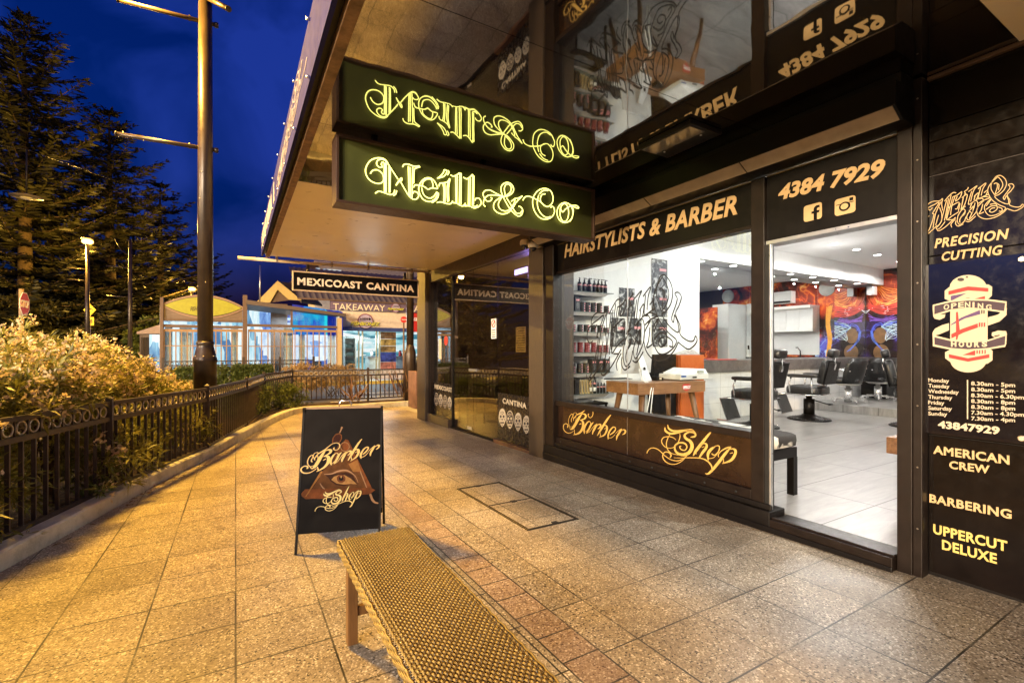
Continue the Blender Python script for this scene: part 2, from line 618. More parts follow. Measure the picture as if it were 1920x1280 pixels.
def spline(pts, step=6):
    """Catmull-Rom through (x, y[, w]) points"""
    pts = [tuple(p) + ((None,) if len(p) == 2 else ()) for p in pts]
    out = []
    n = len(pts)
    for i in range(n - 1):
        p0, p1, p2, p3 = pts[max(i - 1, 0)], pts[i], pts[i + 1], pts[min(i + 2, n - 1)]
        for k in range(step):
            u = k / step
            q = []
            for d in range(3):
                if p1[d] is None: q.append(None); continue
                a, b, c, e = p0[d], p1[d], p2[d], p3[d]
                q.append(0.5 * (2 * b + (c - a) * u + (2 * a - 5 * b + 4 * c - e) * u * u + (3 * b - a - 3 * c + e) * u ** 3))
            out.append(q)
    out.append(list(pts[-1]))
    return out


def ribbon(mb, pts, P, nrm, w=None, th=0.002, step=5):
    """brush stroke of changing width, laid on the plane that P maps to"""
    q = spline(pts, step)
    nrm = Vector(nrm).normalized()
    L, Rr = [], []
    for i, (x, y, ww) in enumerate(q):
        a = q[max(i - 1, 0)]; b = q[min(i + 1, len(q) - 1)]
        tx, ty = b[0] - a[0], b[1] - a[1]
        l = math.hypot(tx, ty) or 1
        nx, ny = -ty / l, tx / l
        h = (ww if ww is not None else w) / 2
        L.append(P(x + nx * h, y + ny * h)); Rr.append(P(x - nx * h, y - ny * h))
    n = len(q)
    vs = L + Rr + [p + nrm * th for p in L] + [p + nrm * th for p in Rr]
    fs = []
    for i in range(n - 1):
        fs += [(i, i + 1, n + i + 1, n + i), (2 * n + i, 3 * n + i, 3 * n + i + 1, 2 * n + i + 1),
               (i, 2 * n + i, 2 * n + i + 1, i + 1), (n + i, n + i + 1, 3 * n + i + 1, 3 * n + i)]
    fs += [(0, n, 3 * n, 2 * n), (n - 1, 3 * n - 1, 4 * n - 1, 2 * n - 1)]
    mb.add(vs, fs)
    return mb


def zoomP(plane, val, ox, oy, sc):
    g = {'x': at_x, 'y': at_y}[plane]
    return lambda a, b: g(ox + a / sc, oy + b / sc, val)


def homog(src, dst):
    A = []; bb = []
    for (x, y), (u, v) in zip(src, dst):
        A.append([x, y, 1, 0, 0, 0, -u * x, -u * y]); bb.append(u)
        A.append([0, 0, 0, x, y, 1, -v * x, -v * y]); bb.append(v)
    h = np.linalg.lstsq(np.array(A, float), np.array(bb, float), rcond=None)[0]
    def f(x, y):
        d = h[6] * x + h[7] * y + 1
        return (h[0] * x + h[1] * y + h[2]) / d, (h[3] * x + h[4] * y + h[5]) / d
    return f


def poly_px(mb, pts, P, nrm, th=0.002, lift=0.0):
    n = Vector(nrm).normalized()
    return mb.prism([P(*p) + n * (lift + th) for p in pts], n * th)


BARBER = [
    [(580, 250, 10), (480, 400, 60), (400, 540, 70), (330, 650, 60), (270, 690, 8)],
    [(270, 690, 8), (245, 600, 8), (220, 520, 8), (225, 420, 8), (265, 320, 10), (320, 285, 10), (330, 340, 10), (290, 430, 12), (300, 490, 14)],
    [(350, 460, 10), (345, 400, 10), (335, 330, 9), (370, 255, 8), (425, 265, 8), (420, 330, 8), (360, 400, 8)],
    [(250, 610, 8), (330, 600, 8), (390, 500, 8), (415, 400, 8), (390, 340, 6)],
    [(350, 400, 8), (430, 310, 20), (560, 250, 24), (640, 190, 12), (730, 145, 10), (810, 165, 10), (850, 240, 12), (840, 320, 14), (790, 380, 14), (735, 350, 12), (725, 300, 18), (745, 280, 14)],
    [(540, 290, 8), (620, 285, 30), (665, 330, 44), (640, 400, 40), (560, 430, 20), (510, 440, 8)],
    [(510, 440, 8), (580, 470, 40), (600, 560, 60), (570, 680, 60), (480, 780, 44), (340, 820, 10)],
    [(370, 680, 10), (375, 800, 16)],
    [(350, 720, 10), (290, 760, 14), (210, 775, 16), (130, 730, 16), (90, 650, 18), (95, 570, 18), (150, 530, 16), (205, 570, 20), (195, 635, 22)],
    [(490, 555, 10), (550, 530, 20)],
    [(790, 540, 12), (780, 490, 14), (740, 475, 20), (690, 520, 36), (640, 610, 40), (620, 700, 36), (630, 790, 14)],
    [(630, 740, 10), (690, 720, 10), (760, 600, 10)],
    [(860, 500, 14), (800, 560, 44), (740, 680, 44), (680, 780, 20)],
    [(680, 780, 14), (760, 740, 10), (820, 660, 10)],
    [(820, 660, 10), (880, 590, 16), (960, 540, 30)],
    [(960, 540, 20), (900, 640, 50), (850, 740, 40), (835, 810, 12)],
    [(940, 600, 10), (1010, 545, 24), (1050, 580, 40), (1020, 640, 30), (970, 665, 14)],
    [(1320, 295, 8), (1240, 390, 40), (1140, 540, 50), (1050, 690, 50), (960, 840, 14)],
    [(1090, 640, 8), (1160, 575, 20), (1205, 610, 44), (1205, 700, 48), (1140, 820, 40), (1010, 885, 12)],
    [(1035, 740, 10), (1040, 870, 14)], [(1130, 670, 8), (1180, 650, 16)],
    [(1285, 820, 20), (1370, 760, 34), (1430, 680, 26), (1410, 625, 24), (1350, 635, 30), (1280, 720, 40), (1240, 820, 40), (1240, 935, 14)],
    [(1240, 900, 14), (1330, 890, 14), (1420, 810, 10)],
    [(1420, 790, 8), (1500, 720, 14), (1590, 665, 22)],
    [(1590, 665, 20), (1530, 760, 48), (1470, 860, 44), (1450, 960, 12)],
    [(1560, 730, 8), (1640, 685, 26), (1685, 725, 44), (1660, 785, 34), (1600, 815, 12)]]
SHOP = [
    [(500, 150, 8), (520, 220, 30), (600, 265, 34), (720, 260, 26), (850, 240, 14), (940, 240, 12), (1010, 310, 6)],
    [(450, 195, 10), (460, 260, 34), (540, 310, 36), (660, 300, 28), (800, 270, 14), (930, 260, 10), (1000, 300, 6)],
    [(910, 375, 10), (980, 365, 34), (1003, 325, 24), (940, 288, 18), (860, 292, 26), (805, 340, 36), (830, 400, 44), (905, 450, 50), (940, 540, 60), (895, 640, 60), (800, 690, 56), (690, 670, 40), (630, 600, 30), (640, 520, 28), (720, 475, 26), (810, 490, 26), (845, 550, 22), (810, 610, 18), (740, 595, 18), (715, 545, 16), (745, 540, 12)],
    [(715, 310, 8), (720, 380, 14), (680, 480, 12), (600, 560, 10), (500, 570, 10), (420, 520, 12), (390, 440, 14), (430, 380, 14), (520, 365, 12), (600, 385, 12), (650, 425, 8)],
    [(545, 320, 8), (500, 400, 14), (475, 500, 14), (500, 600, 12), (580, 670, 10), (690, 695, 8)],
    [(1305, 250, 8), (1220, 350, 40), (1110, 490, 50), (1010, 620, 50), (960, 710, 14)],
    [(1050, 560, 8), (1130, 495, 16), (1195, 500, 30), (1195, 560, 44), (1130, 650, 44), (1070, 740, 24)],
    [(1010, 610, 8), (1010, 680, 10)], [(1110, 560, 8), (1160, 545, 14)],
    [(1300, 560, 10), (1400, 527, 14), (1433, 560, 16), (1410, 640, 18), (1340, 698, 16), (1290, 670, 16)],
    [(1370, 530, 14), (1275, 600, 50), (1225, 680, 46), (1230, 790, 14)], [(1240, 760, 10), (1330, 740, 10), (1420, 640, 8)],
    [(1420, 735, 10), (1410, 690, 14), (1470, 620, 18), (1560, 570, 24), (1640, 550, 16)],
    [(1640, 550, 14), (1530, 680, 50), (1400, 850, 50), (1290, 980, 44), (1220, 1035, 30), (1175, 1025, 8)],
    [(1560, 610, 8), (1660, 585, 20), (1715, 610, 40), (1715, 680, 50), (1640, 790, 44), (1480, 850, 10)],
    [(1500, 730, 10), (1505, 840, 14)], [(1620, 670, 8), (1670, 655, 16)],
    [(1290, 980, 10), (1290, 900, 24), (1220, 810, 24), (1100, 755, 16), (900, 745, 14), (720, 750, 10), (610, 745, 6)],
    [(870, 680, 8), (780, 760, 12), (680, 800, 14), (560, 780, 12), (450, 710, 12), (370, 630, 12), (290, 580, 12), (210, 570, 12), (150, 610, 14), (125, 665, 14)],
    [(860, 690, 8), (760, 800, 12), (640, 860, 12), (520, 850, 14), (430, 780, 16), (410, 700, 16), (450, 645, 16), (520, 650, 20), (560, 700, 24), (540, 745, 16)]]
ORNATE = [
    [(215, 815), (150, 840), (105, 800), (120, 730), (170, 690), (230, 710), (275, 665)],
    [(170, 690), (190, 610), (280, 555), (400, 545), (455, 505), (440, 600), (460, 720)],
    [(185, 670), (290, 620), (395, 570), (330, 680), (275, 770), (300, 780), (280, 880), (220, 1050), (140, 1140), (110, 1110)],
    [(140, 1145), (200, 1130), (360, 985)], [(430, 560), (350, 720), (310, 860), (285, 1030)], [(385, 800), (330, 980)],
    [(400, 660), (440, 780), (430, 920), (340, 1040), (400, 1040), (500, 920)], [(355, 1070), (400, 1080), (520, 1000), (690, 840)],
    [(490, 550), (560, 470), (640, 400), (700, 400)], [(530, 530), (480, 720), (440, 880)], [(560, 500), (540, 640), (490, 900)], [(610, 440), (560, 650), (520, 860)],
    [(640, 470), (600, 620), (530, 880), (620, 820), (750, 740)], [(680, 460), (620, 640), (600, 800)], [(640, 470), (720, 440), (800, 380), (770, 480), (690, 550), (720, 460)],
    [(560, 670), (640, 620), (750, 570), (720, 680), (680, 690)], [(770, 590), (740, 730)],
    [(920, 300), (900, 340), (850, 380), (870, 410), (845, 430)], [(800, 490), (900, 430), (850, 620), (780, 700), (870, 640)], [(830, 480), (790, 690)],
    [(920, 380), (1075, 275), (1010, 370), (960, 560)], [(980, 370), (920, 600), (1010, 560), (1070, 510), (1100, 400), (1020, 470)], [(1040, 460), (1020, 540)],
    [(1095, 330), (1235, 225), (1180, 330), (1150, 450)], [(1140, 310), (1100, 500), (1200, 460), (1280, 430)], [(1200, 400), (1270, 350), (1240, 440)],
    [(1070, 520), (1200, 470), (1325, 490)], [(1100, 590), (1200, 530), (1330, 490)],
    [(1395, 440), (1330, 330), (1340, 220), (1420, 110), (1500, 90), (1580, 150), (1605, 240), (1560, 350), (1470, 430), (1395, 470), (1500, 560), (1630, 600), (1640, 520), (1600, 450)],
    [(1390, 440), (1480, 370), (1540, 260), (1500, 160), (1450, 115)],
    [(1450, 110), (1320, 240), (1270, 340), (1290, 440), (1360, 540), (1480, 620), (1590, 670), (1530, 740), (1400, 800), (1290, 805), (1220, 720), (1220, 620), (1330, 510), (1240, 640)],
    [(1620, 680), (1540, 760), (1400, 840), (1230, 870), (1110, 820), (1070, 730), (1100, 640), (1200, 540)],
    [(1620, 685), (1750, 725), (1850, 690), (1910, 640), (1895, 605), (1850, 650), (1760, 655), (1660, 615), (1670, 540), (1620, 440), (1690, 360), (1740, 280), (1700, 240), (1640, 255), (1670, 300), (1630, 370), (1550, 480), (1570, 520), (1600, 450)],
    [(1380, 240), (1430, 225), (1440, 300), (1400, 420)], [(1430, 225), (1470, 260), (1460, 350)],
    [(1240, 700), (1330, 640), (1430, 640), (1430, 700), (1350, 750), (1300, 730), (1340, 680), (1400, 670)], [(1430, 650), (1520, 680), (1520, 730), (1470, 730)],
    [(1310, 610), (1400, 595), (1440, 640)], [(1180, 600), (1150, 710), (1110, 780), (1200, 745)], [(1120, 510), (1170, 500), (1190, 540), (1150, 570)],
    [(780, 840), (850, 780), (860, 710), (810, 700), (740, 800), (720, 900), (760, 970), (840, 920), (880, 830)], [(860, 740), (770, 870), (770, 940)], [(700, 900), (690, 960), (740, 1000), (830, 960)],
    [(930, 730), (970, 690), (1010, 640), (990, 760), (940, 740), (890, 830), (920, 890), (1000, 820), (1070, 720), (1090, 600), (1060, 540), (990, 580), (950, 680)], [(1040, 580), (1010, 700), (940, 860)],
    [(870, 910), (940, 915), (1050, 820)], [(560, 890), (640, 880)], [(690, 870), (610, 960), (620, 1020)]]
NEON_A = [
    [(400, 205), (375, 195), (360, 225), (375, 265), (330, 270), (290, 225), (300, 175), (350, 150), (410, 165), (440, 200)],
    [(455, 200), (400, 145), (300, 130), (190, 175), (125, 290), (140, 400), (210, 480), (310, 515), (380, 490), (395, 430), (370, 360), (300, 310), (230, 320), (195, 365)],
    [(403, 205), (408, 640)], [(418, 205), (420, 640)], [(434, 210), (432, 640)], [(475, 260), (478, 650)], [(495, 290), (490, 645)],
    [(270, 660), (320, 630), (400, 650), (490, 680), (545, 660), (560, 610)], [(590, 620), (575, 670), (540, 695)],
    [(440, 180), (480, 250), (610, 450)], [(650, 490), (760, 680), (820, 735)], [(580, 540), (610, 490), (660, 430), (665, 465), (620, 490), (580, 540)],
    [(680, 265), (700, 230), (760, 225), (850, 255), (930, 250)], [(940, 265), (865, 290), (850, 340), (845, 510)],
    [(765, 255), (775, 690)], [(790, 270), (795, 700)], [(830, 265), (820, 720)],
    [(770, 690), (820, 740), (880, 750), (920, 700), (900, 650), (850, 635), (835, 660)],
    [(845, 570), (870, 535), (940, 545), (1010, 565), (1060, 600), (1120, 580), (1200, 590), (1190, 540), (1150, 470), (1090, 430), (1010, 440), (950, 500), (920, 580), (940, 680), (1000, 760), (1090, 785), (1160, 750), (1195, 690), (1195, 640)],
    [(975, 560), (985, 490), (1040, 450), (1100, 450), (1130, 510), (1135, 570)], [(965, 580), (990, 670), (1050, 725), (1110, 730), (1160, 690), (1190, 640)],
    [(1120, 800), (1180, 760), (1215, 700), (1215, 650)],
    [(1200, 435), (1250, 400), (1290, 350), (1305, 310), (1340, 325), (1330, 370), (1290, 410), (1200, 435)], [(1355, 315), (1375, 345), (1350, 385)],
    [(1225, 555), (1240, 510), (1290, 505), (1350, 490), (1385, 440)], [(1285, 515), (1300, 620), (1295, 790)], [(1310, 515), (1318, 640), (1315, 790)], [(1365, 480), (1345, 600), (1355, 790)], [(1390, 450), (1368, 580), (1372, 780)],
    [(1195, 800), (1250, 790), (1340, 815), (1400, 815), (1430, 775)],
    [(1400, 385), (1440, 405), (1490, 385), (1535, 355), (1540, 380)], [(1537, 370), (1530, 830)], [(1475, 400), (1480, 800)], [(1500, 400), (1490, 810)], [(1558, 360), (1555, 820)],
    [(1430, 800), (1490, 810), (1570, 850), (1630, 830)]]
NEON_B = [
    [(0, 670), (60, 690), (100, 650)], [(70, 260), (120, 285), (170, 255), (205, 220), (215, 240)], [(212, 235), (205, 680)], [(150, 285), (145, 680)], [(175, 270), (165, 680)], [(230, 240), (222, 670)],
    [(90, 690), (160, 690), (230, 720), (300, 700), (340, 640), (310, 580), (265, 575), (245, 605)], [(210, 685), (250, 700), (280, 680)],
    [(400, 700), (370, 660), (390, 580), (450, 530), (560, 530), (680, 550), (760, 530), (820, 470), (815, 400), (770, 350), (710, 340), (650, 380), (635, 450), (670, 560), (760, 720), (830, 800), (900, 845), (950, 810), (960, 750), (930, 705), (900, 695)],
    [(390, 580), (365, 510), (400, 460), (470, 455), (540, 490), (620, 530), (680, 550)], [(390, 580), (430, 620), (480, 610), (500, 575), (480, 565)],
    [(680, 550), (600, 580), (535, 640), (525, 720), (570, 780), (650, 810), (740, 790), (810, 720), (860, 640), (955, 540)],
    [(640, 570), (600, 640), (600, 700), (640, 750), (710, 765), (770, 735), (830, 650), (840, 590), (790, 620)], [(840, 580), (900, 570), (955, 540)],
    [(700, 540), (685, 430), (710, 370), (760, 370), (790, 420), (770, 490), (700, 540)], [(720, 570), (800, 700), (860, 790), (920, 800), (950, 760)],
    [(965, 605), (990, 560), (1050, 545), (1130, 575), (1230, 630), (1280, 680), (1340, 700), (1400, 650), (1415, 570), (1390, 480), (1330, 435), (1260, 430), (1180, 470), (1120, 560), (1110, 660), (1140, 770), (1210, 860), (1300, 890), (1390, 860), (1435, 790), (1430, 720), (1400, 695), (1380, 715)],
    [(1300, 510), (1250, 520), (1225, 580), (1240, 640), (1300, 690)], [(1200, 530), (1180, 620), (1190, 720), (1240, 810), (1310, 860), (1380, 850)], [(1340, 460), (1270, 460), (1210, 510)],
    [(1595 + 120 * math.cos(a), 790 + 150 * math.sin(a)) for a in [k * PI / 7 for k in range(15)]],
    [(1585 + 65 * math.cos(a), 790 + 135 * math.sin(a)) for a in [k * PI / 7 for k in range(15)]],
    [(1520, 720), (1560, 780), (1600, 740), (1660, 700), (1740, 680), (1790, 700), (1800, 720), (1770, 720), (1700, 690)], [(1680, 670), (1718, 750), (1703, 860), (1670, 920)]]


# ================================================================== THE SETTING
def catmull(pts, step):
    return [(p[0], p[1]) for p in spline(pts, step)]


KERB_PX = [(175, 975), (300, 905), (400, 855), (480, 810), (560, 775)]
kp = [at_g(*p) for p in KERB_PX]
KERB = [(-2.9, -9.0), (-2.75, -4.0), (-2.45, -0.6), (-2.0, 1.6), (-1.5, 3.3)] + [(p.x, p.y) for p in kp] + [(2.3, 11.9), (3.2, 12.0), (4.6, 12.0)]
KC = catmull(KERB, 8)


def offset_curve(c, d):
    """shift a plan curve sideways; positive d = away from the shops"""
    out = []
    for i, p in enumerate(c):
        a = c[max(i - 1, 0)]; b = c[min(i + 1, len(c) - 1)]
        tx, ty = b[0] - a[0], b[1] - a[1]
        l = math.hypot(tx, ty)
        out.append((p[0] - ty / l * d, p[1] + tx / l * d))
    return out


def strip_mesh(c0, c1, z0, z1):
    m = MB(); n = len(c0)
    m.add([(p[0], p[1], z0(p[1])) for p in c0] + [(p[0], p[1], z1(p[1])) for p in c1], [(i, i + 1, n + i + 1, n + i) for i in range(n - 1)])
    return m


# ground, road, far footpath
tg = NT('dark_ground')
tg.bsdf(tg.ramp(tg.noise(tg.pos(), 0.4, 5), [(0.3, (0.03, 0.035, 0.02)), (0.7, (0.06, 0.06, 0.035))]), 0.9)
m = MB(); m.add([(-250, -60, -0.24), (250, -60, -0.24), (250, 300, -0.24), (-250, 300, -0.24)], [(0, 1, 2, 3)])
tag(m.build('ground', tg.m), kind='structure')
tr_ = NT('asphalt')
n1 = tr_.noise(tr_.pos(), 60, 3); n2 = tr_.noise(tr_.pos(), 0.7, 4)
tr_.bsdf(tr_.mix(n2, tr_.ramp(n1, [(0.3, (0.05, 0.045, 0.04)), (0.7, (0.12, 0.105, 0.095))]), (0.10, 0.085, 0.075)), 0.75)
tr_.bump(n1, 0.4, 0.004)
m = MB(); m.add([(-40, -40, -0.2), (60, -40, -0.2), (60, 21.6, -0.2), (-40, 21.6, -0.2)], [(0, 1, 2, 3)])
tag(m.build('road', tr_.m), kind='structure')
m = MB()
M_line = pm('road_line_paint', (0.7, 0.68, 0.62), 0.6)
for y, x0, x1 in ((14.6, 2.4, 7.0), (15.6, 2.8, 7.2), (17.0, 3.0, 9.0)):
    m.box(x0, y, -0.197, x1, y + 0.12, -0.194)
tag(m.build('road_marking', M_line), kind='structure')
M_conc = pm('concrete', (0.34, 0.31, 0.27), 0.85, var=0.25, scale=4, bump=0.3)
tag(B(-12, 21.62, -0.3, 30, 32, -0.09).build('far_footpath', M_conc), kind='structure')
tag(B(-12, 21.45, -0.3, 30, 21.6, -0.06).build('far_kerb', pm('yellow_kerb_paint', (0.55, 0.40, 0.08), 0.7)), kind='structure')

# footpath sheet from the kerb to the shops
m = MB()
ys = [-9 + 0.5 * i for i in range(43)] + [12.05]


def kerb_x(y):
    for i in range(len(KC) - 1):
        if KC[i][1] <= y <= KC[i + 1][1]:
            f = (y - KC[i][1]) / max(KC[i + 1][1] - KC[i][1], 1e-6)
            return KC[i][0] + f * (KC[i + 1][0] - KC[i][0])
    return KC[-1][0] if y > 5 else KC[0][0]


vs = []
yy = [p[1] for p in KC if p[1] < 11.85] + [11.95]
for y in yy:
    for x in (kerb_x(y) - 0.05, 3.62): vs.append((x, y, zg(y)))
m.add(vs, [(2 * i, 2 * i + 1, 2 * i + 3, 2 * i + 2) for i in range(len(yy) - 1)])
tag(m.build('footpath', paving_mat()), kind='structure')
tag(B(3.62, 9.8, -0.3, 14, 12.0, -0.125).build('side_footpath', M_conc), kind='structure')

# concrete kerb and soil
tk = NT('kerb_concrete')
kn = tk.noise(tk.pos(), 7, 5, 0.65)
tk.bsdf(tk.ramp(kn, [(0.25, (0.26, 0.24, 0.20)), (0.5, (0.50, 0.47, 0.40)), (0.8, (0.64, 0.60, 0.52))]), 0.85)
tk.bump(tk.noise(tk.pos(), 90, 4), 0.5, 0.004)
KB = offset_curve(KC, 0.14)
n = len(KC)
m = MB()
ztop = lambda y: zg(y) + 0.125
prof = []
for c, f in ((KC, lambda y: zg(y) - 0.05), (KC, lambda y: zg(y) + 0.112), (offset_curve(KC, 0.013), ztop), (offset_curve(KC, 0.127), ztop), (KB, lambda y: zg(y) + 0.112), (KB, lambda y: zg(y) - 0.05)):
    prof.append([(p[0], p[1], f(p[1])) for p in c])
m.add([p for r in prof for p in r], [(r * n + i, r * n + i + 1, (r + 1) * n + i + 1, (r + 1) * n + i) for r in range(5) for i in range(n - 1)])
tag(m.build('garden_kerb', tk.m), kind='structure')
ts = NT('mulch_soil')
sn = ts.noise(ts.pos(), 28, 6, 0.7)
ts.bsdf(ts.ramp(sn, [(0.3, (0.018, 0.011, 0.007)), (0.55, (0.06, 0.035, 0.02)), (0.72, (0.22, 0.13, 0.07))]), 0.9)
ts.bump(sn, 1.0, 0.03)
m = strip_mesh(KB, offset_curve(KC, 0.8), lambda y: zg(y) + 0.07, lambda y: zg(y) + 0.07)
C3 = [(p[0] - 3.2, p[1]) if p[1] < 9 else (p[0] - 3.2 * max(0, 1 - (p[1] - 9) / 3.0), max(p[1], 13.2 if p[1] > 11 else p[1] + (p[1] - 9))) for p in KC]
m2 = strip_mesh(offset_curve(KC, 0.79), C3, lambda y: zg(y) + 0.066, lambda y: zg(y) + 0.066)
m.add(m2.v, m2.f)
tag(m.build('garden_bed', ts.m, fix=False), kind='structure')
# leaf litter along the kerb and in the gutter line
m = MB()
for _ in range(420):
    i = random.randrange(30, n - 6)
    p = KC[i]; q = offset_curve(KC, random.uniform(0.15, 0.42))[i] if _ % 4 else (p[0] + random.uniform(0.02, 0.12), p[1])
    z = zg(q[1]) + (0.078 if _ % 4 else 0.004)
    g = random.uniform(0, 6.28); l = random.uniform(0.015, 0.04); w_ = l * 0.35
    ca, sa = math.cos(g), math.sin(g)
    px_, py_ = q[0] + random.uniform(-.03, .03), q[1] + random.uniform(-.15, .15)
    m.add([(px_ - ca * l, py_ - sa * l, z), (px_ + sa * w_, py_ - ca * w_, z + 0.006), (px_ + ca * l, py_ + sa * l, z + 0.002), (px_ - sa * w_, py_ + ca * w_, z + 0.006)], [(0, 1, 2, 3)])
tag(m.build('leaf_litter', pm('dry_leaves', (0.22, 0.12, 0.05), 0.8, var=0.5, scale=40), fix=False), 'dry brown leaves scattered on the mulch behind the kerb', 'leaf litter', kind='stuff')

# ================================================================== SHOP SHELL (inside)
YW, YM, YN, XB, ZC, ZF = 5.36, 5.85, 0.35, 13.87, 3.33, 0.10
tf = NT('shop_tiles')
fp = tf.pos()
fx, fy, fz = tf.sep(fp)
def _j(t, c, c0, p, h=0.005):
    u = t.math('DIVIDE', t.math('SUBTRACT', c, c0), p)
    return t.math('LESS_THAN', t.math('MULTIPLY', t.math('ABSOLUTE', t.math('SUBTRACT', u, t.math('ROUND', u))), p), h)
fj = tf.math('MAXIMUM', _j(tf, fx, 4.42, 1.2), _j(tf, fy, 1.80, 0.6))
fn = tf.noise(tf.mapping(fp, (1.2, 7, 1), (0, 0, 0.35)), 1.6, 6, 0.65, 1.0)
fc = tf.ramp(fn, [(0.25, (0.15, 0.143, 0.136)), (0.5, (0.25, 0.242, 0.23)), (0.75, (0.35, 0.34, 0.325))])
tf.bsdf(tf.mix(fj, fc, (0.05, 0.045, 0.04)), tf.math('MULTIPLY_ADD', fn, 0.25, 0.20), 0, 0.5)
tag(B(3.62, YN, ZF - 0.3, XB, YM, ZF).build('shop_floor', tf.m), kind='structure')
tplat = tf.m
tag(B(10.45, YN + 0.4, ZF + 0.002, XB - 0.01, YM - 0.4, ZF + 0.15).build('floor_platform', tplat), kind='structure')
tag(B(3.5, YN, ZC, XB, YM, ZC + 0.3).build('shop_ceiling', pm('ceiling_paint', (0.90, 0.90, 0.89), 0.7, var=0.02)), kind='structure')
M_wallw = pm('shop_wall_paint', (0.78, 0.78, 0.76), 0.6, var=0.03)
tw = NT('textured_wallpaper')
twn = tw.noise(tw.mapping(tw.pos(), (30, 30, 4)), 3, 5, 0.7)
tw.bsdf(tw.ramp(twn, [(0.3, (0.62, 0.61, 0.58)), (0.7, (0.80, 0.79, 0.77))]), 0.7)
tw.bump(twn, 0.3, 0.004)
tag(B(3.56, YW, ZF, 4.72, YW + 0.14, ZC).build('wall_behind_shelves', tw.m), kind='structure')
tag(B(4.72, YW + 0.01, ZF, 6.86, YM + 0.15, ZC).build('wall_white', M_wallw), kind='structure')
tag(B(6.86, YM + 0.01, ZF, XB, YM + 0.15, ZC).build('wall_behind_mirror', M_wallw), kind='structure')
tag(B(3.62, YN - 0.15, ZF - 0.2, XB, YN, ZC).build('wall_near', M_wallw), kind='structure')
tag(B(XB, YN - 0.15, ZF - 0.2, XB + 0.15, YM + 0.15, ZC).build('wall_end', pm('wall_end_dark', (0.035, 0.022, 0.016), 0.6)), kind='structure')
tag(B(6.02, 5.46, 2.94, XB - 0.006, YM - 0.012, ZC - 0.002).build('ceiling_bulkhead', M_white, bevel=0.004), kind='structure')

# ================================================================== BARBER SHOP FRONT
XF = 3.5
PF = lambda u, v: at_x(u, v, XF - 0.012)
NX = (-1, 0, 0)
shop = thing('barber_shop', 'black and bronze barber shop front with a lit glass window, open doorway and gold lettering', 'shop', (3.55, 3.0, 0))
tp = NT('pillar_texture')
pn = tp.noise(tp.mapping(tp.pos(), (90, 90, 3)), 2, 4, 0.7)
tp.bsdf(tp.ramp(pn, [(0.3, (0.028, 0.019, 0.012)), (0.7, (0.075, 0.052, 0.034))]), 0.45)
tp.bump(pn, 0.5, 0.004)
B(3.40, 5.03, -0.12, 3.9, 5.37, 2.95).build('pillar', tp.m, shop, bevel=0.006)
B(3.42, 4.83, -0.1, 3.56, 5.025, 2.66).build('corner_post', M_brown, shop, bevel=0.006)
m = B(3.445, 1.215, -0.02, 3.62, 1.29, 2.95)
m.box(3.452, 1.170, 0.01, 3.54, 1.2145, 2.94)
m.build('door_jamb', M_brown, shop, bevel=0.004)
m = MB()
for z in np.arange(0.3, 2.9, 0.36):
    m.lathe([(0.0055, 0), (0.004, 0.003)], (0, 0, 0), 10, Matrix.Translation((3.452, 1.192, z)) @ Matrix.Rotation(-PI / 2, 4, 'Y'))
m.build('rivets', pm('rivet_metal', (0.35, 0.30, 0.24), 0.35, 0.8), shop)
# window frame: mullion, sill rail, stepped base, head
wf = MB()
wf.box(3.455, 2.125, 0.10, 3.57, 2.232, 2.66)
wf.box(3.45, 2.233, 0.655, 3.60, 4.829, 0.712)
wf.box(3.458, 2.233, 0.150, 3.575, 4.829, 0.262)
wf.box(3.47, 2.233, 2.262 + 0.03, 3.575, 4.829, 2.318)
wframe = wf.build('window_frame', M_brown, shop, bevel=0.004)
m = MB()
for k in range(9):
    y = 2.36 + k * 0.295
    m.lathe([(0.012, 0), (0.012, 0.004), (0.006, 0.007)], (0, 0, 0), 12, Matrix.Translation((3.457, y, 0.215)) @ Matrix.Rotation(-PI / 2, 4, 'Y'))
m.build('bolts', M_steelblack, shop)
m = MB()
m.box(3.40, 2.05, -0.06, 3.60, 5.024, 0.148)
m.box(3.435, 2.06, 0.1485, 3.456, 5.02, 0.19)
m.box(3.385, 1.29, -0.02, 3.40 - 0.001, 5.02, 0.045)
m.build('plinth', M_satin, shop, bevel=0.008)
m = MB(); m.box(3.398, 1.295, -0.02, 3.63, 2.048, 0.098); m.box(3.42, 1.295, 0.0985, 3.47, 2.048, 0.112)
m.build('threshold', M_brown, shop, bevel=0.004)
B(3.46, 2.0935, 0.10, 3.53, 2.124, 2.14).build('door_track', M_steelblack, shop)
m = MB(); m.box(3.463, 2.078, 0.10, 3.492, 2.093, 2.14)
m.build('door_edge', M_alu, shop, bevel=0.002)
m = MB(); m.box(3.47, 1.292, 2.142, 3.60, 2.12, 2.168)
m.build('door_head_rail', M_alu, shop)
for y0, y1 in ((2.233, 3.618), (3.624, 4.828)):
    B(3.505, y0, 0.7125, 3.511, y1, 2.291).build('window_pane', M_glass, wframe)
for y0, y1 in ((2.233, 3.618), (3.624, 4.828)):
    B(3.499, y0, 0.263, 3.506, y1, 0.654).build('lower_pane', pm('brown_backed_glass', (0.022, 0.011, 0.006), 0.10, var=0.3, spec=0.4), wframe)
B(3.500, 3.6185, 0.263, 3.512, 3.6235, 2.291).build('glazing_joint', M_alu, wframe)
bd = MB(); P3 = zoomP('x', 3.4985, 1050, 755, 13.714)
for s in BARBER: ribbon(bd, s, P3, NX, th=0.0015)
bd.build('barber_lettering', M_gold2, wframe)
bd = MB(); P4 = zoomP('x', 3.4985, 1200, 780, 9.6)
for s in SHOP: ribbon(bd, s, P4, NX, th=0.0015)
bd.build('shop_lettering', M_gold2, wframe)
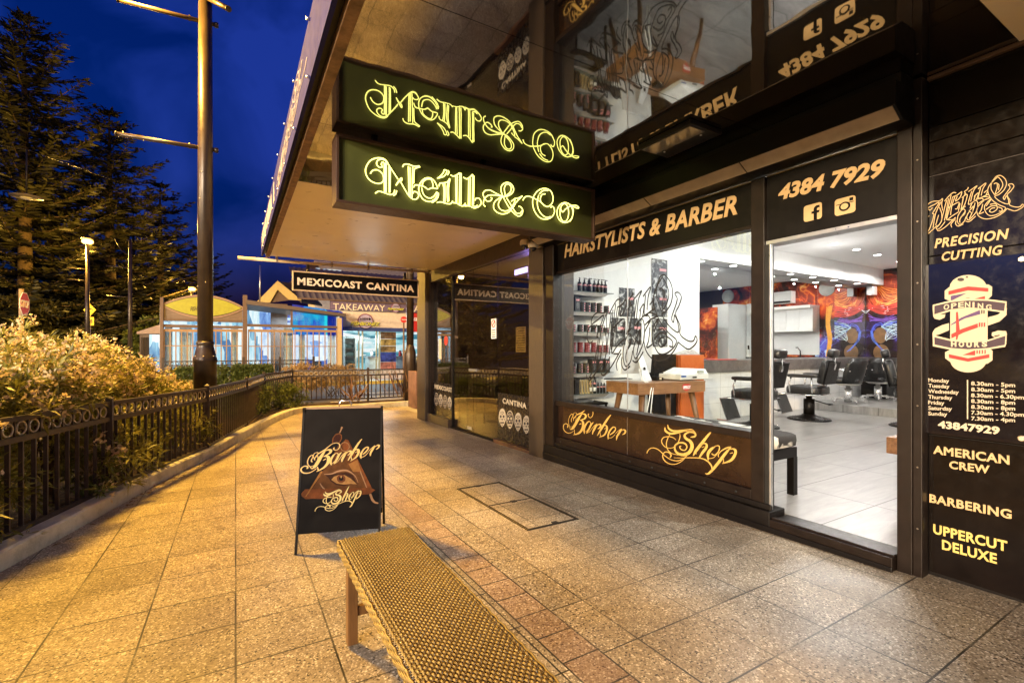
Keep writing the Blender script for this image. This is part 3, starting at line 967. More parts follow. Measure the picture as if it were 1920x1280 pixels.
# ornate black line lettering on the window glass
hw = homog([(100, 790), (1910, 620), (1240, 870), (1720, 250)], [(1090 + 78 / 7.53, 530 + 760 / 7.53), (1090 + 1630 / 7.53, 530 + 780 / 7.53), (1090 + 1050 / 7.53, 530 + 1095 / 7.53), (1090 + 1390 / 7.53, 530 + 155 / 7.53)])
PW = lambda a, b: at_x(*hw(a, b), 3.504)
bd = MB()
for s in ORNATE: ribbon(bd, s, PW, NX, w=13, th=0.0012, step=6)
bd.build('window_script', pm('black_vinyl', (0.006, 0.006, 0.006), 0.5), wframe)
# header over the window and transom over the door
hp = B(XF - 0.01, 2.233, 2.3185, 3.575, 4.829, 2.657).build('header_panel', M_black, shop)
m = MB(); text_px(m, 'HAIRSTYLISTS & BARBER', PF, (1058.5, 484), (1383, 402), (1058.5, 459), NX, th=0.003, bold=0.03, shear=0.22, spacing=1.06)
m.build('header_lettering', M_gold, hp)
m = MB(); m.box(3.482, 2.2335, 2.6575, 3.58, 4.829, 2.664); m.box(3.482, 1.2915, 2.6575, 3.58, 2.1245, 2.664)
m.build('gold_trim', pm('brass_trim', (0.45, 0.32, 0.16), 0.35, 0.7), shop)
tpn = B(XF - 0.01, 1.2915, 2.1685, 3.575, 2.1245, 2.657).build('transom_panel', M_black, shop)
m = MB(); text_px(m, '4384 7929', PF, (1459.5, 377), (1660, 331), (1459.5, 348), NX, th=0.003, bold=0.04, shear=0.22)
m.build('phone_number', M_gold, tpn)


def rounded(cx, cy, hx, hy, r, n=5):
    out = []
    for sx, sy, a0 in ((1, -1, -PI / 2), (1, 1, 0), (-1, 1, PI / 2), (-1, -1, PI)):
        for k in range(n + 1):
            a = a0 + PI / 2 * k / n
            out.append((cx + sx * (hx - r) + r * math.cos(a), cy + sy * (hy - r) + r * math.sin(a)))
    return out


def frame_map(bl, br, tl, P):
    """unit square (0..1, 0..1 upward) -> plane"""
    O = P(*bl); U = P(*br) - O; V = P(*tl) - O
    return lambda a, b: O + U * a + V * b


FB = frame_map((1507, 417), (1541, 409), (1507, 387), PF)
m = MB(); m.prism([FB(*p) for p in rounded(0.5, 0.5, 0.5, 0.5, 0.16)], Vector(NX) * 0.003)
ic = m.build('social_icon', M_gold, tpn)
m = MB()
m.prism([FB(*p) + Vector((-0.002, 0, 0)) for p in [(0.56, -0.0), (0.56, 0.40), (0.44, 0.40), (0.44, 0.54), (0.56, 0.54), (0.56, 0.66), (0.60, 0.78), (0.70, 0.85), (0.88, 0.85), (0.88, 0.70), (0.78, 0.70), (0.74, 0.66), (0.74, 0.54), (0.88, 0.54), (0.85, 0.40), (0.74, 0.40), (0.74, -0.0)]], Vector(NX) * 0.003)
m.build('icon_letter', M_black, ic)
IG = frame_map((1565, 406), (1604, 397), (1565, 375), PF)
m = MB(); m.prism([IG(*p) for p in rounded(0.5, 0.5, 0.5, 0.5, 0.16)], Vector(NX) * 0.003)
ic = m.build('social_icon', M_gold, tpn)
m = MB()
def disc(mm, f, cx, cy, r, lift, n=24):
    mm.prism([f(cx + r * math.cos(2 * PI * k / n), cy + r * math.sin(2 * PI * k / n)) + Vector((-lift, 0, 0)) for k in range(n)], Vector(NX) * 0.002)
for a, b, c, d in ((0.08, 0.62, 0.92, 0.66), (0.72, 0.72, 0.90, 0.90)):
    m.prism([IG(a, b) + Vector((-.002, 0, 0)), IG(c, b) + Vector((-.002, 0, 0)), IG(c, d) + Vector((-.002, 0, 0)), IG(a, d) + Vector((-.002, 0, 0))], Vector(NX) * 0.002)
disc(m, IG, 0.5, 0.46, 0.27, 0.0045)
m.build('icon_camera', M_black, ic)
m = MB(); disc(m, IG, 0.5, 0.46, 0.18, 0.0070); m.build('icon_lens', M_gold, ic)
# shutter box with a chamfered lower edge
sb = MB()
prof = [(3.20, 2.73), (3.20, 2.87), (3.50, 2.87), (3.50, 2.668), (3.30, 2.668)]
sb.prism([(x, 1.205, z) for x, z in prof], Vector((0, -1, 0)) * 3.82)
box = sb.build('shutter_box', M_black, shop, bevel=0.003)
m = MB()
q = [Vector((3.199, y, 2.729)) for y in (1.21,)]
nn = Vector((-0.062, 0, -0.1)).normalized()
for i in range(4):
    y0, y1 = 1.22 + i * 0.945, 1.22 + i * 0.945 + 0.935
    a, b_ = Vector((3.205, 0, 2.727)), Vector((3.296, 0, 2.6705))
    m.prism([a + Vector((0, y0, 0)) + nn * .003, a + Vector((0, y1, 0)) + nn * .003, b_ + Vector((0, y1, 0)) + nn * .003, b_ + Vector((0, y0, 0)) + nn * .003], nn * 0.003)
m.build('chamfer_strip', pm('tan_strip', (0.36, 0.29, 0.21), 0.55, var=0.15), box)  # tan paints in the light thrown up from the pavement
m = MB(); m.box(3.30, 1.215, 2.87, 3.56, 5.02, 2.948)
m.build('box_packer', M_satin, shop)
# clad wall beside the door, with gold lettering
XP = 3.55
PP = lambda u, v: at_x(u, v, XP - 0.002)
B(XP + 0.004, -3.5, -0.02, 3.66, 1.214, 2.95).build('backing_wall', M_satin, shop)
sw = thing('sign_wall', 'glossy black clad wall right of the doorway listing services in gold lettering', 'sign wall', (XP, 0.2, 0.0))
clad = pm('gloss_black_cladding', (0.006, 0.004, 0.003), 0.14, var=0.3, spec=0.35)
z_ = [0.03, 0.845, 1.862, 2.40, 2.44, 2.535, 2.63, 2.70, 2.945]
for i, (a, b) in enumerate(zip([0.045, 0.85, 1.90, 2.372, 2.468, 2.572, 2.66], [0.845, 1.895, 2.366, 2.462, 2.566, 2.654, 2.945])):
    B(XP - 0.014, -3.4, a, XP - 0.001, 1.166, b).build('cladding_panel', clad, sw, bevel=0.002)
B(XP - 0.045, -3.4, 2.925, XP - 0.015, 1.166, 2.948).build('cornice_trim', pm('brown_trim', (0.10, 0.06, 0.035), 0.35), sw, bevel=0.004)
B(XP - 0.008, -3.4, 2.366 + .0005, XP - 0.003, 1.166, 2.3715).build('shadow_gap', M_ink, sw)
PL = lambda u, v: at_x(u, v, XP - 0.0155)
m = MB()
for s, bl, br, tl in (('PRECISION', (1752.5, 466), (1892, 448), (1752.5, 448)), ('CUTTING', (1766, 490), (1880, 477.5), (1766, 473))):
    text_px(m, s, PL, bl, br, tl, NX, th=0.003, bold=0.028, shear=0.2, spacing=1.1)
m.build('precision_lettering', M_gold, sw)
for nm, s, bl, br, tl in (('american_lettering', 'AMERICAN', (1750, 850), (1893, 871), (1750, 834)), ('crew_lettering', 'CREW', (1780, 878), (1856, 888), (1780, 863)),
                         ('barbering_lettering', 'BARBERING', (1743, 941), (1897, 973), (1743, 925))):
    m = MB(); text_px(m, s, PL, bl, br, tl, NX, th=0.003, bold=0.032, spacing=1.08); m.build(nm, M_gold, sw)
m = MB()
for s, bl, br, tl in (('UPPERCUT', (1750, 999.5), (1889, 1034), (1750, 981)), ('DELUXE', (1766.5, 1029), (1869.5, 1057), (1766.5, 1010.5))):
    text_px(m, s, PL, bl, br, tl, NX, th=0.003, bold=0.034, spacing=1.08)
m.build('uppercut_lettering', pm('yellow_vinyl', (0.55, 0.42, 0.12), 0.55), sw)
P6 = zoomP('x', XP - 0.0155, 1720, 320, 9.6)
m = MB()
for s in ORNATE: ribbon(m, s, P6, NX, w=14, th=0.0015, step=6)
m.build('script_lettering', M_gold, sw)

# opening hours board on stand-offs
XO = XP - 0.048
hb = thing('opening_hours_board', 'clear-edged black opening hours board with a striped barber pole, on stand-offs', 'hours board', (XO, 0.95, 0.85))
PO = zoomP('x', XO - 0.004, 1720, 500, 3.88)
yb0 = at_x(1720.5, 660, XO).y; yb1 = at_x(1921.5, 660, XO).y - 0.02
B(XO - 0.003, yb1, 0.862, XO + 0.004, yb0, 1.845).build('board', pm('gloss_black_acrylic', (0.008, 0.006, 0.007), 0.05, var=0.1, spec=0.9), hb, bevel=0.001)
for yy_ in (yb0 - 0.018, yb1 + 0.03):
    for zz in (0.892, 1.815):
        m = MB(); Mx = Matrix.Translation((XO - 0.003, yy_, zz)) @ Matrix.Rotation(-PI / 2, 4, 'Y')
        m.lathe([(0.008, -0.035), (0.008, 0), (0.016, 0), (0.016, 0.004), (0.012, 0.007)], n=20, M=Mx)
        m.build('standoff', pm('brushed_steel', (0.6, 0.52, 0.40), 0.3, 0.9), hb)
layers = {'cream': MB(), 'red': MB(), 'purple': MB(), 'ink': MB(), 'cream2': MB(), 'ink2': MB()}
def pp(layer, pts, lift): poly_px(layers[layer], pts, PO, NX, 0.0012, lift)
def ell(layer, cx, cy, rx, ry, lift, a0=0, a1=2 * PI):
    n_ = 24; pp(layer, [(cx + rx * math.cos(a0 + (a1 - a0) * k / n_), cy + ry * math.sin(a0 + (a1 - a0) * k / n_)) for k in range(n_ + (1 if a1 - a0 < 6.2 else 0))], lift)
ell('cream', 370, 155, 135, 95, 0, PI, 2 * PI); ell('cream', 372, 680, 132, 88, 0, 0, PI)
pp('cream', [(200, 175), (230, 150), (370, 122), (520, 130), (545, 145), (543, 210), (515, 235), (370, 225), (245, 250), (200, 235)], 0.0004)
pp('cream', [(240, 240), (512, 215), (512, 610), (240, 610)], 0.0008)
pp('cream', [(203, 622), (240, 600), (515, 590), (548, 610), (547, 680), (510, 705), (240, 692), (203, 665)], 0.0004)
ell('ink', 317, 93, 25, 13, 0.0012); ell('ink', 362, 76, 9, 6, 0.0012)
pp('red', [(228, 178), (370, 143), (518, 155), (518, 182), (370, 172), (228, 205)], 0.002)
pp('purple', [(245, 420), (320, 370), (455, 315), (460, 345), (350, 375), (248, 425)], 0.002)
for x in (466, 482): pp('ink', [(x, 313), (x + 9, 310), (x + 9, 340), (x, 343)], 0.002)
pp('red', [(248, 490), (330, 450), (440, 412), (442, 442), (340, 478), (250, 520)], 0.002)
for x in (448, 466, 484): pp('red', [(x, 408), (x + 11, 404), (x + 11, 434), (x, 440)], 0.002)
pp('purple', [(245, 212), (360, 192), (245, 250)], 0.002); pp('red', [(405, 237), (493, 213), (493, 240)], 0.002)
pp('red', [(283, 330), (296, 328), (310, 460), (292, 530), (283, 530)], 0.0024)
pp('red', [(330, 642), (422, 607), (422, 644)], 0.002)
for x in (432, 450, 470, 490): pp('red', [(x, 605), (x + 9, 601), (x + 9, 630), (x, 634)], 0.002)
pp('red', [(230, 635), (370, 665), (525, 635), (525, 662), (370, 690), (232, 662)], 0.002)
# ribbons
pp('cream2', [(113, 278), (245, 245), (370, 233), (520, 236), (652, 252), (650, 300), (640, 335), (515, 318), (370, 306), (245, 322), (118, 362)], 0.003)
pp('ink2', [(127, 285), (245, 258), (370, 246), (515, 248), (641, 264), (634, 322), (515, 306), (370, 295), (245, 310), (126, 346)], 0.004)
pp('cream2', [(113, 300), (118, 362), (128, 378), (165, 386), (200, 370), (206, 345), (150, 348)], 0.0026)
pp('cream2', [(640, 300), (653, 300), (650, 352), (600, 398), (515, 428), (515, 368), (590, 348)], 0.0026)
pp('cream2', [(113, 505), (112, 480), (130, 450), (180, 425), (232, 410), (232, 462), (160, 492)], 0.0026)
pp('cream2', [(113, 495), (245, 528), (370, 540), (520, 530), (652, 488), (650, 560), (640, 582), (515, 602), (370, 612), (245, 603), (115, 578)], 0.003)
pp('ink2', [(127, 512), (245, 540), (370, 552), (515, 542), (642, 502), (638, 568), (515, 591), (370, 600), (245, 590), (128, 565)], 0.004)
pp('cream2', [(640, 505), (653, 488), (648, 468), (590, 464), (545, 478), (542, 500), (560, 512), (605, 505)], 0.0026)
pp('ink', [(560, 500), (603, 494), (600, 502), (566, 508)], 0.0042)
pp('cream', [(361, 822), (370, 822), (370, 1106), (361, 1106)], 0)
pole = layers['cream'].build('barber_pole', M_cream, hb)
layers['red'].build('red_stripes', M_red, pole); layers['purple'].build('blue_stripes', M_purple, pole); layers['ink'].build('dark_marks', M_ink, pole)
rb = layers['cream2'].build('ribbon_banner', M_cream, hb)
layers['ink2'].build('ribbon_face', pm('plum_vinyl', (0.035, 0.015, 0.03), 0.5), rb)
PO2 = zoomP('x', XO - 0.0095, 1720, 500, 3.88)
m = MB()
for k, ch in enumerate('OPENING'):
    x = (192, 246, 298, 346, 402, 440, 500)[k]; yb = 316 - 20 * math.sin(PI * k / 6 * 0.95)
    text_px(m, ch, PO2, (x, yb), (x + (40 if ch != 'I' else 14), yb - 2 + (k - 3) * 1.5), (x, yb - 40), NX, th=0.0015, bold=0.03)
for k, ch in enumerate('HOURS'):
    x = 245 + k * 56
    text_px(m, ch, PO2, (x, 586 - abs(k - 2) * 2), (x + 40, 586 - abs(k - 2) * 2), (x, 544 - abs(k - 2) * 2), NX, th=0.0015, bold=0.05)
m.build('ribbon_lettering', M_cream, rb)
m = MB()
days = ['Monday', 'Tuesday', 'Wednesday', 'Thursday', 'Friday', 'Saturday', 'Sunday']
hrs = ['8.30am - 5pm', '8.30am - 5pm', '8.30am - 6.30pm', '8.30am - 8pm', '8.30am - 8pm', '7.30am - 4.30pm', '7.30am - 4pm']
wd = [152, 154, 222, 175, 117, 173, 138]
bl_ = [838, 878, 918, 960, 1000, 1040, 1080]; bh = [862, 905, 948, 990, 1032, 1074, 1116]
for i in range(7):
    desc = 8 if 'y' in days[i] else 0
    text_px(m, days[i], PO, (80, bl_[i] + desc), (80 + wd[i], bl_[i] + desc + wd[i] * 0.045), (80, bl_[i] - 29), NX, th=0.0015, bold=0.018)
    w_ = 385 if len(hrs[i]) > 13 else 320
    text_px(m, hrs[i], PO, (392, bh[i] + 8), (392 + w_, bh[i] + 8 + w_ * 0.045), (392, bh[i] - 29), NX, th=0.0015, bold=0.018)
m.build('hours_lettering', M_cream, hb)
m = MB(); text_px(m, '43847929', PO, (150, 1172), (600, 1222), (150, 1117), NX, th=0.0015, bold=0.04)
m.build('phone_number', M_cream, hb)

# ================================================================== AWNING
ZS = 2.95
aw = thing('awning', 'long street awning with glossy black soffit panels and a cream painted end', 'awning', (2.0, 4.0, ZS))
for y0, y1 in ((0.79, 2.078), (2.082, 3.568), (3.572, 4.895)):
    B(0.505, y0, ZS, 3.56, y1, ZS + 0.02).build('soffit_panel', M_soffit, aw)
for y0, y1 in ((4.90, 5.84), (5.845, 6.90), (6.905, 7.98), (7.985, 9.05)):
    B(0.505, y0, ZS - 0.004, 3.43, y1, ZS + 0.02).build('cream_soffit_panel', M_soffit_cream, aw)
B(0.505, -4.0, ZS - 0.006, 3.56, 0.785, ZS + 0.02).build('cream_soffit_panel', M_soffit_cream, aw)
B(0.44, -4.0, ZS - 0.03, 0.504, 9.05, ZS + 0.04).build('fascia_trim', M_timber, aw, bevel=0.004)
B(0.40, -4.0, ZS + 0.021, 3.56, 9.05, ZS + 0.30).build('roof_deck', M_satin, aw)
fas = B(0.375, -4.0, ZS - 0.02, 0.399, 9.05, ZS + 0.36).build('fascia_banner', pm('blue_banner', (0.030, 0.03, 0.13), 0.9, var=0.15, spec=0.05), aw)
m = MB()
put_text(m, 'MEXICOAST CANTINA', (0.374, 8.9, ZS + 0.06), (0, -2.6, 0), (0, 0, 0.22), NX, bold=0.04)
put_text(m, '&', (0.374, 6.05, ZS + 0.05), (0, -0.2, 0), (0, 0, 0.24), NX, bold=0.03)
m.build('banner_lettering', pm('banner_letters', (0.42, 0.36, 0.34), 0.9, spec=0.05), fas)
m = MB()
FM = lambda a, b: Vector((0.374, 5.7 - a / 1920 * 2.6, ZS + 0.36 - b / 1248 * 0.38))
for s in ORNATE: ribbon(m, s, FM, NX, w=20, th=0.0015, step=5)
m.build('banner_script', pm('banner_letters', (0.42, 0.36, 0.34), 0.9, spec=0.05), fas)
m = MB()
for y in np.arange(-1.5, 9, 0.75):
    for z in (ZS + 0.0, ZS + 0.34): m.tube([(0.355, y, z), (0.376, y, z)], 0.010, 8)
m.build('banner_bolts', M_alu, fas)
m = MB(); m.tube([(0.03, 9.09, ZS - 0.075), (0.9, 9.09, ZS - 0.07), (3.35, 9.09, ZS - 0.03)], 0.028, 10)
m.build('gutter_pipe', pm('cream_pipe', (0.62, 0.50, 0.32), 0.45), aw)
m = MB()
for x in (0.6, 1.5, 2.15, 3.0): m.box(x, 9.06, ZS - 0.10, x + 0.03, 9.12, ZS + 0.01)
m.build('pipe_clips', pm('clip_grey', (0.25, 0.2, 0.15), 0.6), aw)

# surface light fitting on the soffit (off)
lf = thing('soffit_light', 'unlit flat rectangular light fitting on the black awning soffit', 'ceiling light', (2.87, 2.45, ZS))
B(2.72, 2.20, ZS - 0.035, 3.06, 2.70, ZS - 0.001).build('housing', M_satin, lf, bevel=0.006)
B(2.745, 2.225, ZS - 0.042, 2.90, 2.675, ZS - 0.0355).build('diffuser', pm('smoked_lens', (0.16, 0.15, 0.14), 0.08, spec=0.8), lf)
m = MB()
for p in ((2.93, 2.28), (2.93, 2.62)): m.lathe([(0.008, -0.006), (0.008, 0)], (p[0], p[1], ZS - 0.0355), 10)
m.build('screws', M_alu, lf)

# ================================================================== NEON SIGN
YS = 3.577
ns = thing('neon_sign', 'wide hanging box sign with glowing yellow neon script on a dark green face', 'neon sign', (1.83, YS + 0.09, 2.92))
x0, x1, zt, zb = 0.625, 3.035, 2.912, 2.415
m = MB()
m.box(x0, YS, zb, x1, YS + 0.18, zb + 0.02); m.box(x0, YS, zt - 0.02, x1, YS + 0.18, zt)
m.box(x0, YS, zb + 0.0205, x0 + 0.02, YS + 0.18, zt - 0.0205); m.box(x1 - 0.02, YS, zb + 0.0205, x1, YS + 0.18, zt - 0.0205)
m.box(x0 + 0.0205, YS + 0.15, zb + 0.0205, x1 - 0.0205, YS + 0.178, zt - 0.0205)
m.build('sign_box', pm('sign_box_bronze', (0.06, 0.032, 0.022), 0.4, 0.3), ns, bevel=0.002)
tgf = NT('green_sign_face')
gn = tgf.noise(tgf.pos(), 2.2, 4, 0.6)
tgf.bsdf(tgf.ramp(gn, [(0.3, (0.030, 0.035, 0.007)), (0.7, (0.050, 0.057, 0.011))]), 0.5)
B(x0 + 0.021, YS + 0.035, zb + 0.021, x1 - 0.021, YS + 0.04, zt - 0.021).build('sign_face', tgf.m, ns)
tn = NT('neon_glow')
e_ = tn.n('ShaderNodeEmission'); e_.inputs['Color'].default_value = (1.0, 0.93, 0.20, 1); e_.inputs['Strength'].default_value = 2.1
tn.link(e_.outputs[0], tn.out.inputs['Surface'])
m = MB()
PA = zoomP('y', YS + 0.012, 670, 280, 8); PB = zoomP('y', YS + 0.012, 860, 300, 8)
for S_, P_ in ((NEON_A, PA), (NEON_B, PB)):
    for s in S_:
        m.tube([P_(p[0], p[1]) for p in spline(s, 5)], 0.0043, 6)
m.build('neon_lettering', tn.m, ns)
m = MB()
for x in (0.9, 1.83, 2.75): m.box(x, YS + 0.07, zt + 0.0005, x + 0.04, YS + 0.11, ZS - 0.0005)
m.build('hanger', M_satin, ns)

# ================================================================== MEXICOAST CANTINA SIGN
YK = 9.02
hs = thing('hanging_sign', 'black hanging sign with pale western lettering in a cream frame under the awning end', 'hanging sign', (2.0, YK, 2.55))
PK = lambda u, v: at_y(u, v, YK - 0.005)
xa, xb = at_y(548, 525, YK).x, at_y(785, 535, YK).x
za, zbm = 2.72, 2.375
B(xa + 0.02, YK, zbm + 0.02, xb - 0.02, YK + 0.05, za - 0.02).build('board', M_black, hs)
m = MB(); m.box(xa, YK - 0.012, zbm, xb, YK + 0.06, zbm + 0.02); m.box(xa, YK - 0.012, za - 0.02, xb, YK + 0.06, za)
m.box(xa, YK - 0.012, zbm + 0.0205, xa + 0.02, YK + 0.06, za - 0.0205); m.box(xb - 0.02, YK - 0.012, zbm + 0.0205, xb, YK + 0.06, za - 0.0205)
m.build('frame', pm('cream_frame', (0.55, 0.40, 0.24), 0.5), hs)


def slab_text(mb, s, O, U, V, nrm, th=0.003):
    """western poster lettering: heavy capitals with serif slabs"""
    put_text(mb, s, O, U, V, nrm, th=th, bold=0.035, spacing=1.12)


m = MB()
for s, ua, ub in (('MEXICOAST', 557.5, 678.5), ('CANTINA', 687, 776.5)):
    XA, XB_ = PK(ua, 530).x, PK(ub, 540).x
    slab_text(m, s, (XA, YK - 0.001, 2.475), (XB_ - XA, 0, 0), (0, 0, 0.135), (0, -1, 0))
m.build('sign_lettering', pm('bone_vinyl', (0.78, 0.62, 0.46), 0.6), hs)
m = MB()
for x in (at_y(578, 500, YK).x, at_y(760, 505, YK).x):
    m.box(x - 0.02, YK + 0.01, za + 0.0005, x + 0.02, YK + 0.04, ZS - 0.10); m.box(x - 0.05, YK, za + 0.0005, x + 0.05, YK + 0.05, za + 0.012)
m.build('bracket', M_brown, hs)

# ================================================================== CANTINA SHOP FRONT
XC = 3.5
ca = thing('cantina_front', 'dark closed cantina shop front with frameless glass doors and skull decals', 'restaurant front', (3.5, 7.3, -0.1))
PC = lambda u, v: at_x(u, v, XC)
B(3.36, 9.28, -0.3, 3.9, 9.78, 3.3).build('pillar', tp.m, ca, bevel=0.006)
B(3.43, 9.15, -0.13, 3.56, 9.279, 2.90).build('corner_post', M_brown, ca)
B(3.435, 5.3705, 2.72, 3.70, 9.279, 2.945).build('header_beam', pm('brown_header', (0.055, 0.034, 0.02), 0.5, var=0.25), ca, bevel=0.004)
B(3.40, 8.16, -0.13, 3.60, 9.27, 0.045).build('step', pm('dark_tiles', (0.06, 0.04, 0.026), 0.3, var=0.3), ca, bevel=0.004)
B(3.42, 5.375, -0.13, 3.60, 6.42, -0.02).build('sill_tiles', pm('brown_tiles', (0.10, 0.045, 0.025), 0.35, var=0.3), ca, bevel=0.004)
B(3.44, 6.43, -0.13, 3.60, 8.15, -0.075).build('door_track', M_satin, ca)
for y0, y1, z0 in ((8.17, 9.145, 0.046), (5.38, 6.405, -0.019), (7.285, 8.14, -0.06), (6.425, 7.275, -0.06)):
    o = B(3.497, y0, z0, 3.507, y1, 2.719).build('glass_pane' if z0 > -0.05 else 'glass_door', M_glass_dark, ca)
    if z0 < -0.05:
        hy = y0 + 0.07 if y0 > 7 else y1 - 0.07
        B(3.47, hy - 0.06, 0.98, 3.4965, hy + 0.06, 1.02).build('lock_plate', M_alu, o)
B(3.475, 8.142, -0.10, 3.53, 8.168, 2.719).build('door_post', M_satin, ca)
PD = lambda u, v: at_x(u, v, XC - 0.010)
for y0, y1, z0, z1 in ((8.175, 9.14, 0.05, 0.70), (5.39, 6.40, -0.015, 0.69)):
    B(3.490, y0, z0, 3.496, y1, z1).build('decal_panel', pm('black_decal', (0.012, 0.010, 0.010), 0.25, var=0.2), ca)
zc = zoomP('x', XC - 0.0115, 780, 640, 5.818)
m = MB()
text_px(m, 'MEXICOAST', zc, (205, 512), (392, 556), (205, 466), NX, th=0.002, bold=0.03, spacing=1.1)
text_px(m, 'CANTINA', zc, (945, 672), (1205, 736), (945, 614), NX, th=0.002, bold=0.03, spacing=1.1)
m.build('decal_lettering', M_cream, ca)


def skull(name, cx, cy, rx, ry, dk):
    a, b = (MB(), MB())
    z0 = lambda q, l: [zc(*p) + Vector((-l, 0, 0)) for p in q]
    out = []
    for k in range(26):
        g = 2 * PI * k / 26
        w_ = rx * (1 if math.sin(g) < 0.25 else 1 - 0.38 * (math.sin(g) - 0.25) / 0.75)
        out.append((cx + w_ * math.cos(g), cy + ry * math.sin(g)))
    a.prism(z0(out, 0), Vector(NX) * 0.001)
    if dk: b.prism(z0([(cx + (x - cx) * 0.86, cy + (y - cy) * 0.88) for x, y in out], 0.0012), Vector(NX) * 0.001)
    tgt = a if dk else b
    def el(x, y, r1, r2, lift=0.0024):
        tgt.prism(z0([(cx + x * rx + r1 * rx * math.cos(2 * PI * k / 12), cy + y * ry + r2 * ry * math.sin(2 * PI * k / 12)) for k in range(12)], lift), Vector(NX) * 0.001)
    el(-.40, -.12, .26, .16); el(.40, -.12, .26, .16); el(-.10, .20, .09, .10); el(.10, .20, .09, .10)
    for x in (-.42, -.25, -.08, .09, .26, .42): el(x, .55, .07, .11)
    for x, y in ((0, -.62), (-.35, -.55), (.35, -.55), (0, -.40), (-.6, .2), (.6, .2), (0, .8)): el(x, y, .11, .08)
    o = a.build(name, M_cream, ca)
    b.build('skull_marks', M_ink, o)


for k, (x, y) in enumerate(((222, 630), (268, 645), (316, 658), (366, 675))): skull('skull_decal', x, y, 22, 72, k % 2 == 0)
for k, (x, y) in enumerate(((941, 830), (1024, 852), (1113, 876), (1203, 906))): skull('skull_decal', x, y, 40, 100, k == 1)
# stickers on the glass
m = MB(); m.box(3.491, 6.46, 1.52, 3.496, 6.62, 1.83)
st = m.build('notice_sticker', M_white, ca)
m = MB(); m.tube([(3.489, 6.54 + 0.055 * math.cos(a), 1.755 + 0.055 * math.sin(a)) for a in [2 * PI * k / 20 for k in range(20)]], 0.008, 6, closed=True)
m.rod((3.489, 6.50, 1.79), (3.489, 6.58, 1.72), 0.012)
m.build('red_ring', M_red, st)
m = MB()
for k in range(4): m.box(3.4895, 6.48, 1.54 + k * 0.035, 3.4905, 6.60, 1.555 + k * 0.035)
m.build('text_bars', M_ink, st)
m = MB(); m.ellipse(lambda a, b: Vector((3.496, a, b)), 8.50, 1.52, 0.09, 0.09, Vector(NX) * 0.003); m.build('round_sticker', M_red, ca)
m = MB(); m.box(3.491, 8.72, 1.16, 3.496, 8.87, 1.56); m.build('menu_sheet', M_cream, ca)
m = MB(); m.box(3.491, 7.35, -0.03, 3.496, 7.52, 0.02); m.build('door_label', M_cream, ca)
# dim room behind the cantina glass
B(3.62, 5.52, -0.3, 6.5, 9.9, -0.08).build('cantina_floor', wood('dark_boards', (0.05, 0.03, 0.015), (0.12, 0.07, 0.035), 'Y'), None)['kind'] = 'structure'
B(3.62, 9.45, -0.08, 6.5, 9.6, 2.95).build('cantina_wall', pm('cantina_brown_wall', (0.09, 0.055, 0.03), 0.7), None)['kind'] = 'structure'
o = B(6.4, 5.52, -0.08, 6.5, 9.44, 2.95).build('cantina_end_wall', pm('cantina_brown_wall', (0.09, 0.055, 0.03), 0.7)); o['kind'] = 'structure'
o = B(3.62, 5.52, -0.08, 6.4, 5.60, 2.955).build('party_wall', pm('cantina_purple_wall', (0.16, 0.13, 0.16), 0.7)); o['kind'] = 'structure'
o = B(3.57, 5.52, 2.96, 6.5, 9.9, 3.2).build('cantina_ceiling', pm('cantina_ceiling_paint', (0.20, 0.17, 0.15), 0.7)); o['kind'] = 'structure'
# glowing violet lightbox just inside
lx = thing('lightbox', 'small glowing violet lightbox high inside the dark cantina window', 'light box', (3.9, 6.05, 2.4))
p0 = at_x(964, 520, 4.05); p1 = at_x(991, 497, 4.05)
B(4.05, p1.y, p0.z, 4.13, p0.y, p1.z + 0.01).build('case', pm('lightbox_case', (0.1, 0.08, 0.14), 0.4), lx, bevel=0.006)
B(4.043, p1.y + 0.025, p0.z + 0.03, 4.049, p0.y - 0.025, p1.z - 0.02).build('lit_panel', em('violet_glow', (0.40, 0.36, 1.0), 5.0), lx)
light('lightbox_glow', 'POINT', (3.85, 6.0, 2.45), 14, (0.35, 0.25, 1.0), lx, 0.08)
light('cantina_light', 'POINT', (5.0, 7.6, 2.5), 9, (1.0, 0.72, 0.40), None, 0.1)  # unseen lamp added to warm the dim room
# red wall sign, menu board and far bright kitchen hatch
rs = thing('wall_sign', 'red sign with white script end letters on the cantina back wall', 'wall sign', (6.33, 8.0, 1.9))
q0 = at_x(940, 580, 6.3); q1 = at_x(994, 563, 6.3)
B(6.3, q1.y - 0.3, 1.80, 6.36, q0.y, 2.06).build('panel', em('red_backlit', (0.55, 0.03, 0.06), 0.7), rs)
m = MB(); put_text(m, "ta's", (6.295, at_x(965, 575, 6.3).y, 1.84), (0, -0.32, 0), (0, 0, 0.17), NX, bold=0.03, shear=0.25); m.build('lettering', M_white, rs)
hk = thing('kitchen_hatch', 'bright white kitchen hatch seen deep inside the cantina', 'hatch', (6.38, 8.3, 1.2))
B(6.34, at_x(990,600,6.34).y, 0.95, 6.39, at_x(966,600,6.34).y, 1.62).build('bright_opening', em('hatch_glow', (0.85, 0.95, 1.0), 0.8), hk)
B(6.30, at_x(993,600,6.34).y, 0.88, 6.39, at_x(960,600,6.34).y, 0.945).build('ledge', M_brown, hk)
mn = thing('menu_board', 'yellow paper menu hung inside the cantina window beside the pillar', 'menu', (4.0, 5.9, 1.4))
p0 = at_x(967, 660, 4.1); p1 = at_x(985, 612, 4.1)
B(4.1, p1.y, p0.z, 4.112, p0.y, p1.z).build('paper', pm('yellow_paper', (0.62, 0.45, 0.16), 0.7), mn)
m = MB()
